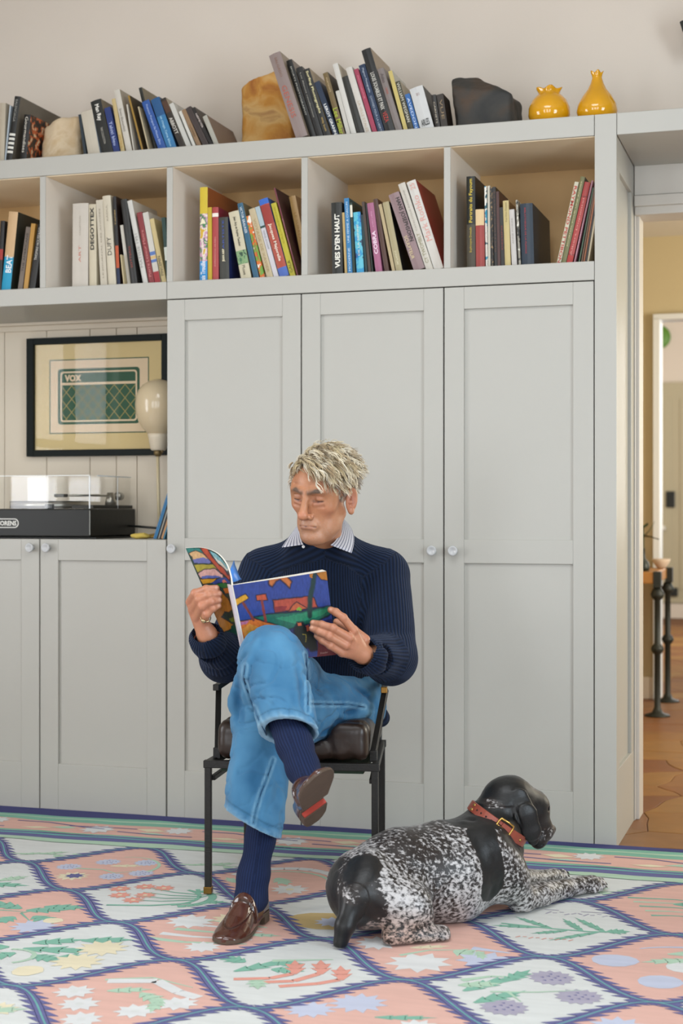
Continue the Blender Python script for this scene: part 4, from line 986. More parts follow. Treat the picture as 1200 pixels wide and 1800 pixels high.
def jeans_field(P):
    d0 = field(JEANS, P); m = d0 < .045; out = d0.copy()
    if m.any():
        Q = P[m]
        dd = fold_lines(Q, JF) + .0065 * fbm(Q * np.array([8, 8, 5]) + 3.3, 3) + .010 * (np.abs(fbm(Q * np.array([11, 11, 16]) + 30, 2)) - .15) + .0055 * (np.abs(fbm(Q * np.array([24, 24, 30]) + 60, 2)) - .15) + .0010 * fbm(Q * 45 + 8, 2)
        dd = dd + .0060 * np.exp(-(fbm(Q * np.array([8, 8, 12]) + 80, 2) / .05) ** 2) + .0035 * np.exp(-(fbm(Q * np.array([17, 17, 22]) + 40, 2) / .06) ** 2) - .002
        dd = dd * np.clip(1.6 - np.abs(d0[m]) / .03, 0, 1)
        axl, axr = unit(Lhem - Lknee), unit(Rhem - Rknee)
        d = smin(field(JU, Q) + dd, hollow(Q, JL, AXL, Lhem, axl, .056, .0665, dd), .03)
        out[m] = smin(d, hollow(Q, JR, AXR, Rhem, axr, .054, .0655, dd), .018)
    return out
# ================================================================ the iron chair
foot = atZ(366, 1570, 0.0158); CYAW = TH - math.radians(7.4)
ch = thing('armchair', 'black iron armchair with a brown leather cushion, under the seated man', 'chair', (foot[0], foot[1], 0.0158), CYAW)
CI = mat('171512', .45, .25, 60, .3, 160, name='blackened_iron', metal=.15)
CW, CD, SZ = .482, .45, .372; q = .0095
def bar(name, pts, r=q, m=CI, parent=None):
    bm = bmesh.new()
    for a, b in zip(pts, pts[1:]):
        a, b = Vector(a), Vector(b); d = b - a; Lg = d.length
        Mx = Matrix.Translation(a) @ d.to_track_quat('Z', 'Y').to_matrix().to_4x4()
        if abs(d.normalized().z) > .999: Mx = Matrix.Translation(a)
        box(bm, -r, r, -r, r, -r * .3, Lg + r * .3, .0018, Mx if d.z >= 0 or abs(d.normalized().z) < .999 else Matrix.Translation(b))
    return obj(name, bm, m, parent or ch)
BRF = mat('8f6a34', .3, .15, 40, metal=.9, name='worn_brass')
RI = .027                                            # the rear is a little narrower
for x, y in ((0, 0), (CW, 0), (RI, CD), (CW - RI, CD)):
    lg = bar('leg', [(x, y, .02), (x, y, SZ - .002)])
    boxo('foot', BRF, lg, x - .012, x + .012, y - .012, y + .012, 0.0, .02, bev=.002)
bar('seat_rail', [(-.0095, 0, SZ), (CW + .0095, 0, SZ)], .0108); bar('seat_rail', [(RI - .0095, CD, SZ), (CW - RI + .0095, CD, SZ)], .0108)
bar('seat_rail', [(0, .012, SZ), (RI, CD - .012, SZ)], .0100); bar('seat_rail', [(CW, .012, SZ), (CW - RI, CD - .012, SZ)], .0100)
bar('stretcher', [(0.011, .012, SZ - .042), (.011 + RI, CD - .012, SZ - .03)], .007); bar('stretcher', [(CW - .011, .012, SZ - .042), (CW - .011 - RI, CD - .012, SZ - .03)], .007)
for s, x in ((-1, 0.012), (1, CW - .012)):
    bar('arm_block', [(x, .07, SZ + .008), (x, .07, SZ + .034)], .011)
    pb = Vector((x, .07, SZ + .03)); pt = Vector((x + s * .022, .19, SZ + .198))
    bar('arm_post', [pb, pt], .0085)
    bar('armrest', [pt + Vector((0, -.03, .004)), pt + Vector((-s * .028, .28, .03))], .0085)
    bm = bmesh.new(); box(bm, -.0095, .0095, -.004, .006, -.0095, .0095, .002, Matrix.Translation(pt + Vector((0, -.036, .004)))); obj('arm_tip', bm, BRF if s > 0 else CI, ch)
    bar('back_post', [(x + s * .002 - s * RI, CD, SZ), (x + s * .004 - s * RI, CD + .06, SZ + .40)], .009)
bar('back_rail', [(RI, CD + .06, SZ + .40), (CW - RI, CD + .06, SZ + .40)], .009)
boxo('seat_webbing', mat('2c3a2c', .9, .2, 60, name='green_webbing'), ch, .035, CW - .035, .014, CD - .014, SZ - .022, SZ - .008)
LEA = mat('2a1d16', .36, .28, 14, .5, 30, name='brown_leather', coat=.05)
def cushion(name, c, half, bul, seed, lo, hi, h=.008, tilt=None):
    def fn(P):
        qq = P - np.array(c)
        if tilt is not None: qq = qq @ tilt.T
        u = qq[:, 0] / half[0]; v = qq[:, 1] / half[1]; ww = qq[:, 2] / half[2]
        d = s_box((0, 0, 0), half, min(half) * .55)[0](qq)
        crown = np.clip(1 - u * u, 0, 1) * np.clip(1 - v * v, 0, 1)
        d = d - bul * crown
        ca, sa = math.cos(CYAW), math.sin(CYAW); Wp = np.stack([foot[0] + P[:, 0] * ca - P[:, 1] * sa, foot[1] + P[:, 0] * sa + P[:, 1] * ca, 0.0158 + P[:, 2]], 1)
        nr = np.abs(d) < .06
        if nr.any(): d[nr] = smax(d[nr], -(field(JEANS, Wp[nr]) - .004), .012)   # dented by the man sitting on it
        return d - .004 * fbm(P * 26 + seed, 3) + .010 * np.exp(-(fbm(P * np.array([14, 9, 4]) + seed, 2) / .07) ** 2) * .6
    v, f = polygonise(fn, lo, hi, h); return raw(name, v, f, LEA, ch)
cushion('seat_cushion', (CW / 2, CD / 2 - .003, SZ + .067), (CW / 2 - .022, CD / 2 - .004, .056), .012, 4.0, (-.02, -.03, SZ - .02), (CW + .02, CD + .03, SZ + .17))
tl = np.array(Matrix.Rotation(.15, 3, 'X'))
cushion('back_cushion', (CW / 2, CD + .0, SZ + .27), (CW / 2 - .05, .035, .13), .01, 9.0, (-.02, CD - .12, SZ + .1), (CW + .02, CD + .12, SZ + .45), tilt=tl)
# ================================================================ the flat-woven rug
RC = {'cream': 'd3d5d2', 'pink': 'dab0a3', 'purple': '6b6b96', 'teal': '70aaa6', 'green': '82b39f', 'lgreen': 'b0cbb4', 'white': 'd8d9d8', 'blue': 'bfc4d6', 'yellow': 'e0d6b8', 'tan': 'c6ae7c', 'coral': 'dd9c8d', 'grey': 'a9a4b4', 'navy': '4b4d7a'}
RKEY = list(RC)
def weave_mat(name, c):
    m, nt, b = new_mat('wool_' + name)
    tc = nt.nodes.new('ShaderNodeTexCoord'); mp = nt.nodes.new('ShaderNodeMapping'); mp.inputs['Scale'].default_value = (1, 6, 1); nt.links.new(tc.outputs['Object'], mp.inputs[0])
    n = nt.nodes.new('ShaderNodeTexNoise'); n.inputs['Scale'].default_value = 6; n.inputs['Detail'].default_value = 6; nt.links.new(mp.outputs[0], n.inputs['Vector'])
    mx = nt.nodes.new('ShaderNodeMix'); mx.data_type = 'RGBA'; c_ = srgb(c)
    mx.inputs[6].default_value = tuple(v * .86 for v in c_) + (1,); mx.inputs[7].default_value = tuple(min(1, v * 1.1) for v in c_) + (1,)
    nt.links.new(n.outputs['Fac'], mx.inputs[0]); nt.links.new(mx.outputs[2], b.inputs['Base Color']); b.inputs['Roughness'].default_value = .95; b.inputs['Specular IOR Level'].default_value = .1
    wv = nt.nodes.new('ShaderNodeTexWave'); wv.bands_direction = 'Y'; wv.inputs['Scale'].default_value = 160; wv.inputs['Distortion'].default_value = 2; nt.links.new(tc.outputs['Object'], wv.inputs['Vector'])
    bp = nt.nodes.new('ShaderNodeBump'); bp.inputs['Strength'].default_value = .35; bp.inputs['Distance'].default_value = .0015; nt.links.new(wv.outputs['Fac'], bp.inputs['Height']); nt.links.new(bp.outputs[0], b.inputs['Normal'])
    return m
RM = [weave_mat(k, RC[k]) for k in RKEY]
RZ = 0.0120; PHI = math.radians(1.3); U0, V0 = -2.399, -.786; SX, SY = .2885, .2865
rv, rf, rm_ = [], [], []; MOT = [0]
def to_world(u, v):
    """rug coordinates: u across, v towards the cupboards (0 on the first row of crossings)"""
    wob = .004 * math.sin(9 * u + 4 * v) + .003 * math.sin(23 * u - 6 * v)
    x = u - (v) * math.tan(PHI); y = V0 + .003 + v + wob + (u + 1.5) * math.tan(PHI) + .012
    return x, y
def rpoly(pts, col, lay):
    k = len(rv)
    for u, v in pts:
        x, y = to_world(u, v); rv.append((x, min(y, -.003), RZ + lay * .00021 + (MOT[0] % 40) * .000005))
    f = list(range(k, k + len(pts)))
    ar = sum(rv[f[i]][0] * rv[f[(i + 1) % len(f)]][1] - rv[f[(i + 1) % len(f)]][0] * rv[f[i]][1] for i in range(len(f)))
    rf.append(f if ar > 0 else f[::-1]); rm_.append(RKEY.index(col))
def scurve(i, j, s, t):
    """band from crossing (i,j) to the next one, falling (s=1) or rising (s=-1)"""
    return U0 + (i + t) * SX, -(j + s * (1 - math.cos(PI * t)) / 2) * SY
def band(i, j, s):
    MOT[0] += 1
    N = 24; C_ = [scurve(i, j, s, k / N) for k in range(N + 1)]
    nrm = []
    for k in range(N + 1):
        a = C_[max(k - 1, 0)]; b = C_[min(k + 1, N)]; dx, dy = b[0] - a[0], b[1] - a[1]; L_ = math.hypot(dx, dy); nrm.append((-dy / L_, dx / L_))
    wd = [0.0065 + .0045 * math.sin(PI * k / N) for k in range(N + 1)]
    off = lambda k, sg, w_: (C_[k][0] + sg * nrm[k][0] * w_, C_[k][1] + sg * nrm[k][1] * w_)
    for sg in (1, -1):
        for k in range(N): rpoly([C_[k], C_[k + 1], off(k + 1, sg, wd[k + 1]), off(k, sg, wd[k])], 'purple', 5)
        for k in range(0, N, 2):
            tl_ = (.004 + .009 * math.sin(PI * (k + 1) / N)) * rng.uniform(.75, 1.2)
            e = 1.25 if sg * s > 0 else -.25
            a, m_, b = off(k, sg, wd[k] * .9), off(k + 1, sg, wd[k + 1] * .9), off(k + 2, sg, wd[k + 2] * .9); nn = nrm[k + 1]
            tip = (a[0] + (b[0] - a[0]) * e + sg * nn[0] * (tl_ + .012), a[1] + (b[1] - a[1]) * e + sg * nn[1] * (tl_ + .012))
            rpoly([a, m_, tip], 'purple', 5); rpoly([m_, b, tip], 'purple', 5)
    w0 = .0022
    for k in range(N): rpoly([off(k, -1, w0), off(k + 1, -1, w0), off(k + 1, 1, w0), off(k, 1, w0)], 'teal', 7)
for j in range(-2, 8):
    for i in range(-2, 11):
        if (i + j) % 2: continue
        band(i, j, 1); band(i, j, -1)
        # the cell to the right of crossing (i, j)
        top_ = [scurve(i, j, -1, k / 14) for k in range(15)] + [(2 * (U0 + (i + 1) * SX) - u, v) for u, v in [scurve(i, j, -1, k / 14) for k in range(13, -1, -1)]]
        bot_ = [scurve(i, j, 1, k / 14) for k in range(15)] + [(2 * (U0 + (i + 1) * SX) - u, v) for u, v in [scurve(i, j, 1, k / 14) for k in range(13, -1, -1)]]
        c_ = 'pink' if j % 2 == 0 else 'cream'
        if c_ == 'pink':
            for k in range(len(top_) - 1): rpoly([bot_[k], bot_[k + 1], top_[k + 1], top_[k]], 'pink', 1)
# ---- woven motifs, in cell coordinates (a, b) about the cell's centre
def cell(i, j): return U0 + i * SX, -j * SY
def stroke(c, pts, w_, col, lay=3, taper=True):
    MOT[0] += 1
    P = [(c[0] + a, c[1] + b) for a, b in pts]; n = len(P)
    for k in range(n - 1):
        (x0, y0), (x1, y1) = P[k], P[k + 1]; L_ = math.hypot(x1 - x0, y1 - y0) or 1; nx, ny = -(y1 - y0) / L_, (x1 - x0) / L_
        w0 = w_ * (1 - .75 * k / (n - 1) if taper else 1); w1 = w_ * (1 - .75 * (k + 1) / (n - 1) if taper else 1)
        rpoly([(x0 - nx * w0, y0 - ny * w0), (x1 - nx * w1, y1 - ny * w1), (x1 + nx * w1, y1 + ny * w1), (x0 + nx * w0, y0 + ny * w0)], col, lay)
def arc(cx, cy, r, a0, a1, e=1.0, n=10): return [(cx + r * math.cos(a0 + (a1 - a0) * k / n), cy + e * r * math.sin(a0 + (a1 - a0) * k / n)) for k in range(n + 1)]
def leaf(c, a, b, ang, L_, W, col, ser=4, lay=3):
    MOT[0] += 1
    ca, sa = math.cos(ang), math.sin(ang)
    for sg in (1, -1):
        for k in range(ser):
            t0_, t1_ = k / ser, (k + 1) / ser; w0 = W * math.sin(PI * (t0_ * .85 + .1)) * .45; w1 = W * math.sin(PI * (min(t1_, .97) * .85 + .1)) * .95
            q = [(L_ * t0_, 0), (L_ * t1_, 0), (L_ * (t1_ + .06), sg * w1), (L_ * t0_, sg * w0)]
            if k == ser - 1: q = [(L_ * t0_, 0), (L_ * 1.05, 0), (L_ * t0_, sg * w0)]
            rpoly([(c[0] + a + x * ca - y * sa, c[1] + b + x * sa + y * ca) for x, y in q], col, lay)
def flower(c, a, b, r, n, col, inner=None, lay=3, depth=.45, rot=0.0):
    MOT[0] += 1
    n += 3; depth = max(depth, .64)
    P = [(c[0] + a + r * (1 if k % 2 == 0 else depth) * math.cos(rot + PI * k / n), c[1] + b + r * (1 if k % 2 == 0 else depth) * math.sin(rot + PI * k / n)) for k in range(2 * n)]
    ctr = (c[0] + a, c[1] + b)
    for k in range(2 * n): rpoly([ctr, P[k], P[(k + 1) % (2 * n)]], col, lay)
    if inner:
        Q = [(c[0] + a + r * .22 * math.cos(2 * PI * k / 6), c[1] + b + r * .22 * math.sin(2 * PI * k / 6)) for k in range(6)]; rpoly(Q, inner, lay + 1)
def blob(c, a, b, rx, ry, col, lay=3, n=12, jag=.12):
    MOT[0] += 1
    rpoly([(c[0] + a + rx * (1 + jag * math.sin(5 * k)) * math.cos(2 * PI * k / n), c[1] + b + ry * (1 + jag * math.cos(7 * k)) * math.sin(2 * PI * k / n)) for k in range(n)], col, lay)
def mum(c, a, b, r, col, dots):
    flower(c, a, b, r, 11, col, None, 3, .78)
    for k in range(9):
        an = k * 2.4; rr = r * .55 * math.sqrt((k + .5) / 9); s_ = r * .09
        rpoly([(c[0] + a + rr * math.cos(an) - s_, c[1] + b + rr * math.sin(an)), (c[0] + a + rr * math.cos(an) + s_, c[1] + b + rr * math.sin(an) - s_ * .7), (c[0] + a + rr * math.cos(an) + s_ * .6, c[1] + b + rr * math.sin(an) + s_)], dots, 4)
c = cell(1, 0)
for a, b in ((-.12, -.015), (-.03, .07), (.09, .09), (.13, -.04), (.06, -.10)): mum(c, a, b, .042, 'blue', 'purple')
flower(c, -.055, -.13, .055, 8, 'yellow', None, 3, .6); flower(c, -.05, -.125, .032, 5, 'purple', None, 4, .4); stroke(c, arc(.03, .03, .12, -.4, 1.9), .007, 'lgreen'); stroke(c, [(-.09, -.03), (.0, -.03), (.05, -.06), (.1, -.02)], .006, 'lgreen'); leaf(c, 0, .02, .3, .1, .022, 'yellow')
c = cell(3, 0); stroke(c, arc(0, -.02, .17, .3, 2.9), .016, 'white', taper=False); stroke(c, arc(.0, -.04, .15, .2, 2.8), .008, 'lgreen'); leaf(c, -.03, .02, -.9, .09, .035, 'lgreen'); leaf(c, -.1, .03, 2.6, .07, .025, 'lgreen'); leaf(c, -.12, -.07, 2.4, .08, .025, 'lgreen'); flower(c, .05, -.1, .06, 7, 'white', 'yellow')
c = cell(5, 0); flower(c, -.1, 0, .06, 7, 'white'); leaf(c, 0, 0, .4, .12, .03, 'lgreen')
c = cell(7, 0)
for k in range(5): stroke(c, [(-.15 + .02 * k, .07 - .045 * k), (-.02, .085 - .045 * k), (.1, .07 - .04 * k)], .007, 'lgreen' if k % 2 else 'green')
leaf(c, -.02, .03, .2, .1, .03, 'green')
for i in (0, 2, 4, 6):
    c = cell(i, -1)
    stroke(c, [(-.12, -.19), (0, -.17), (.16, -.15)], .006, 'lgreen'); leaf(c, 0, -.17, .6, .09, .02, 'lgreen'); leaf(c, .05, -.17, -.6, .07, .02, 'lgreen'); leaf(c, -.06, -.19, .5, .08, .018, 'green' if i == 6 else 'lgreen'); leaf(c, .1, -.14, -.2, .08, .02, 'lgreen')
c = cell(0, 1)
stroke(c, [(-.12, -.08), (.0, .0), (.1, .08)], .008, 'lgreen'); leaf(c, .02, 0, .1, .14, .035, 'green'); leaf(c, .0, -.03, -.6, .12, .03, 'green'); leaf(c, .05, .05, .9, .09, .03, 'lgreen'); flower(c, .0, .0, .02, 5, 'coral', None, 4)
c = cell(2, 1)
for a, b in ((-.14, .05), (-.08, .09), (-.02, .09), (-.11, -.02), (-.04, .0), (-.05, -.06)): flower(c, a, b, .035, 6, 'coral', 'yellow')
for k in range(4): stroke(c, [(.12, -.01 + .02 * k), (.03, -.05 + .035 * k), (-.06, -.06 + .045 * k)], .005, 'green')
stroke(c, arc(.06, .0, .1, -1.2, 1.2), .012, 'green', taper=False); stroke(c, arc(.02, .0, .1, -1.0, 1.2), .006, 'green', taper=False); stroke(c, [(-.1, -.13), (.02, -.1), (.12, -.05)], .006, 'green', taper=False); stroke(c, [(.08, .11), (.12, .02), (.17, .1)], .007, 'green'); leaf(c, .15, -.03, .3, .07, .022, 'green')
c = cell(4, 1)
blob(c, -.01, -.11, .15, .085, 'tan', 2, 14, .1)
stroke(c, [(-.06, .08), (.0, .0), (.04, -.06)], .005, 'green'); stroke(c, [(.09, -.02), (.03, -.04), (-.02, -.1)], .005, 'green'); flower(c, -.02, -.12, .05, 7, 'blue'); flower(c, .06, -.07, .045, 6, 'blue'); flower(c, .12, .05, .045, 6, 'blue', 'purple')
c = cell(6, 1)
stroke(c, [(-.16, -.01), (-.02, -.02), (.08, -.03), (.17, -.01)], .005, 'green', taper=False)
for a, b, an, L_ in ((-.02, -.02, 2.5, .14), (.06, -.03, 2.1, .13), (.12, -.03, 2.2, .16), (-.06, -.02, 3.3, .12), (.02, -.03, -2.6, .1), (.1, -.03, -2.4, .15)): leaf(c, a, b, an, L_, .016, 'green', 5)
leaf(c, .12, -.02, .3, .06, .03, 'green')
for k in range(11):
    x = -.06 + .017 * k; stroke(c, [(x, .125 + .012 * (k % 3)), (x + .012, .15 - .01 * (k % 2))], .0025, 'grey', 3, False)
stroke(c, [(-.07, .165), (-.03, .168)], .0025, 'grey', 3, False); stroke(c, [(.03, .17), (.13, .166)], .0025, 'grey', 3, False)
for k in range(9): stroke(c, [(-.1 + .017 * k, -.13 + .012 * (k % 2)), (-.09 + .017 * k, -.115)], .002, 'coral', 3, False)
c = cell(1, 2)
for a, b, an, L_ in ((-.0, .05, .3, .12), (-.02, .06, 2.9, .14), (.03, .1, .1, .12), (-.05, -.04, 3.0, .12), (.05, .0, -.6, .1), (.0, -.02, -1.8, .08)): leaf(c, a, b, an, L_, .04, 'green')
stroke(c, [(.05, .09), (.0, .02), (.06, -.05)], .006, 'green'); flower(c, .1, -.1, .07, 8, 'blue', None, 3, .5); blob(c, .12, -.03, .03, .025, 'yellow'); stroke(c, [(-.15, .02), (0, .035)], .007, 'green')
c = cell(3, 2)
for k in range(5): stroke(c, [(-.15 + .02 * k, -.12 + .05 * k), (-.04, -.13 + .055 * k), (.12, -.1 + .04 * k)], .013, 'white' if k % 2 else 'lgreen')
flower(c, -.1, .06, .07, 7, 'white', None, 3, .6); flower(c, -.0, .12, .06, 7, 'yellow', None, 3, .6); flower(c, .02, -.16, .05, 7, 'white'); leaf(c, .08, -.02, .2, .1, .02, 'lgreen')
c = cell(5, 2)
flower(c, .0, -.14, .085, 6, 'white', None, 3, .5); stroke(c, [(-.06, -.09), (.0, -.03), (.09, .0)], .007, 'lgreen'); leaf(c, .06, -.02, -.2, .09, .05, 'lgreen'); flower(c, .15, -.07, .075, 6, 'blue', None, 3, .5); stroke(c, [(.1, .02), (.2, .01)], .014, 'blue'); leaf(c, .12, .0, -1.2, .07, .02, 'lgreen'); flower(c, -.14, .0, .06, 7, 'white'); leaf(c, -.05, -.02, .4, .1, .02, 'yellow')
c = cell(7, 2)
blob(c, -.12, .02, .06, .05, 'blue', jag=.05); blob(c, -.0, -.13, .055, .05, 'blue', jag=.05); blob(c, .05, .0, .05, .045, 'white', jag=.05); leaf(c, .0, .1, .3, .16, .03, 'lgreen'); leaf(c, .06, .06, -2.8, .12, .03, 'lgreen'); stroke(c, [(.1, .12), (.06, -.02), (.1, -.12)], .005, 'lgreen'); stroke(c, arc(.05, .1, .14, .4, 2.6, .5), .012, 'blue')
c = cell(9, 2); flower(c, -.1, .0, .06, 7, 'white'); leaf(c, 0, 0, .4, .12, .03, 'lgreen')
c = cell(2, 3)
for a, b, an, L_ in ((-.12, .05, .5, .13), (-.12, .0, .1, .19), (-.07, -.05, -.3, .09), (-.16, -.0, 3.6, .1), (-.12, -.04, -2.2, .1), (.0, -.05, .3, .08), (-.01, .1, .3, .13)): leaf(c, a, b, an, L_, .036, 'green')
flower(c, .07, .05, .07, 8, 'yellow', None, 3, .6); flower(c, .06, -.07, .07, 8, 'yellow', None, 3, .6); stroke(c, arc(-.12, -.07, .06, -1, 2), .006, 'lgreen', taper=False); blob(c, -.02, -.17, .04, .04, 'yellow')
c = cell(4, 3)
for k, (a, b) in enumerate(((.02, .01), (.08, .03), (.14, .0))):
    stroke(c, [(-.1 + .06 * k, -.1 - .01 * k), (-.02 + .06 * k, -.07 - .0 * k), (a, b - .03), (a + .005, b + .01)], .010, 'coral', taper=False); leaf(c, a + .005, b - .02, 1.9, .1, .03, 'coral', 3)
leaf(c, -.12, -.04, .9, .16, .03, 'green'); leaf(c, -.12, .04, 2.8, .08, .035, 'green'); leaf(c, -.06, .05, .2, .08, .03, 'green'); leaf(c, -.04, -.0, .1, .08, .035, 'green'); leaf(c, -.05, -.08, -1.2, .08, .03, 'lgreen'); stroke(c, [(-.06, .07), (.08, .12)], .01, 'lgreen')
c = cell(6, 3)
for a, b in ((.04, .12), (.12, -.0), (-.03, -.13)): mum(c, a, b, .058, 'grey', 'purple')
leaf(c, -.14, -.04, 1.0, .17, .03, 'green'); leaf(c, -.1, -.12, .9, .15, .03, 'green'); leaf(c, -.16, .0, .4, .1, .03, 'lgreen'); stroke(c, [(-.08, -.03), (.02, .0), (.12, .05)], .006, 'lgreen'); stroke(c, [(-.04, -.02), (.0, -.08)], .005, 'lgreen'); stroke(c, [(-.16, .04), (-.1, .09), (-.04, .1)], .01, 'lgreen'); leaf(c, -.06, .06, 1.2, .11, .03, 'green')
c = cell(0, 3); leaf(c, 0, 0, .4, .14, .03, 'green')
c = cell(8, 3); leaf(c, -.1, .05, -.4, .14, .04, 'lgreen'); flower(c, .0, .0, .06, 7, 'blue')
c = cell(8, 1); stroke(c, [(-.15, .0), (.1, .02)], .006, 'green'); leaf(c, -.05, .0, .6, .1, .03, 'green'); leaf(c, -.08, .0, -.6, .1, .03, 'green')
for i in (1, 3, 5, 7):
    c = cell(i, 4)
    if i == 3:
        for a, b in ((-.13, .0), (-.08, -.08), (.06, -.09), (-.03, -.17), (.13, -.02)): flower(c, a, b, .05, 6, 'white', 'cream', 3, .4)
        stroke(c, [(-.09, .09), (.02, .12), (.1, .06), (.16, .03)], .016, 'white', taper=False); leaf(c, .02, .03, -.6, .1, .03, 'lgreen'); leaf(c, -.06, .02, .4, .1, .025, 'lgreen'); leaf(c, .08, .0, -1.4, .09, .025, 'lgreen'); stroke(c, [(-.1, .1), (.0, .14), (.12, .1)], .007, 'lgreen')
    else:
        flower(c, -.06, .1, .07, 8, 'blue', None, 3, .6); leaf(c, .0, .02, .2, .13, .02, 'green'); leaf(c, -.05, -.06, .1, .14, .022, 'green'); flower(c, -.15, .03, .06, 8, 'blue', None, 3, .6); flower(c, .1, -.02, .05, 7, 'white')
for i in (2, 4, 6, 8):
    c = cell(i, 5); flower(c, -.05, .1, .05, 8, 'blue', 'yellow'); flower(c, .05, .13, .05, 8, 'yellow'); leaf(c, 0, .1, .4, .12, .03, 'lgreen')
# ---- border stripes along the cupboards, laid over the top of the lattice
def stripe(v0, v1, col, lay, w0=.006, seed=0):
    MOT[0] += 1
    us = np.linspace(-3.6, .9, 70)
    e = lambda u, q: w0 * (math.sin(7 * u + q) + .6 * math.sin(17 * u + 2 * q))
    for a, b in zip(us, us[1:]): rpoly([(a, v0 + e(a, seed)), (b, v0 + e(b, seed)), (b, v1 + e(b, seed + 1)), (a, v1 + e(a, seed + 1))], col, lay)
stripe(.293, .36, 'lgreen', 9, .005, 1); stripe(.343, .42, 'purple', 10, .004, 3); stripe(.385, .40, 'teal', 11, .002, 5); stripe(.418, .445, 'green', 10, .003, 6)
stripe(.436, .615, 'pink', 11, .004, 7); stripe(.60, .70, 'green', 12, .006, 9); stripe(.645, .66, 'lgreen', 13, .004, 9); stripe(.69, 1.0, 'navy', 13, .007, 11)
u = -3.5; k = 0
while u < .7:
    c = (u, .52)
    flower(c, .0, .035, .055, 7, 'white', None, 15, .6); flower(c, .42, -.01, .065, 6, 'white', None, 15, .55)
    stroke(c, [(.08, .05), (.2, .055), (.28, .03), (.36, .01), (.44, .0)], .0045, 'purple', 15, False); stroke(c, [(.30, .015), (.42, .03), (.55, .02)], .004, 'purple', 15, False)
    stroke(c, [(-.2, -.03), (-.08, -.045), (.08, -.05)], .0045, 'purple', 15, False)
    rpoly([(u + .14, .475), (u + .2, .50), (u + .26, .485), (u + .2, .465)], 'yellow', 15); rpoly([(u + .24, .50), (u + .3, .53), (u + .34, .51), (u + .3, .49)], 'lgreen', 15); rpoly([(u + .55, .54), (u + .61, .56), (u + .66, .53), (u + .6, .51)], 'yellow', 15); rpoly([(u + .58, .49), (u + .64, .50), (u + .68, .48), (u + .62, .47)], 'lgreen', 15)
    u += .70
# ---- base slab
k = len(rv); xa, xb, ya, yb = -3.7, 1.2, -3.05, -.003
rv += [(xa, ya, 0.0005), (xb, ya, 0.0005), (xb, yb, 0.0005), (xa, yb, 0.0005), (xa, ya, RZ), (xb, ya, RZ), (xb, yb, RZ), (xa, yb, RZ)]
for f in ((0, 3, 2, 1), (4, 5, 6, 7), (0, 1, 5, 4), (1, 2, 6, 5), (2, 3, 7, 6), (3, 0, 4, 7)): rf.append([k + a for a in f]); rm_.append(0)
rug = raw('rug', rv, rf, RM, None, smooth=False); rug.data.polygons.foreach_set('material_index', rm_)
tag(rug, 'large flat woven rug of serrated pink and cream lozenges covering the floor', 'rug')
# ================================================================ the seated man
def cut_mesh(v, f, p, n):
    """keep the part of a mesh where (v-p).n < 0"""
    s = (v - p) @ np.asarray(n, float) < 0; keep = s[f].all(1); f = f[keep]
    used = np.zeros(len(v), bool); used[f.ravel()] = True; new = np.cumsum(used) - 1
    return v[used], new[f]
HS = 1.06; yaw, pit, rol = math.radians(31), math.radians(14), math.radians(5)
Fh0 = -FW * math.cos(yaw) - RT * math.sin(yaw); Xh = -RT * math.cos(yaw) + FW * math.sin(yaw)
Fh = Fh0 * math.cos(pit) - UPV * math.sin(pit); Zh = np.cross(Xh, Fh)
Xh2 = Xh * math.cos(rol) + Zh * math.sin(rol); Zh2 = Zh * math.cos(rol) - Xh * math.sin(rol)
HB = np.array([Xh2, Fh, Zh2]); HO = J(568, 863, 4.40)
def hl(P): return (P - HO) @ HB.T / HS
def hw(*p): return HO + HS * (np.asarray(p, float) @ HB)
def H_(*p): return np.array(p, float)
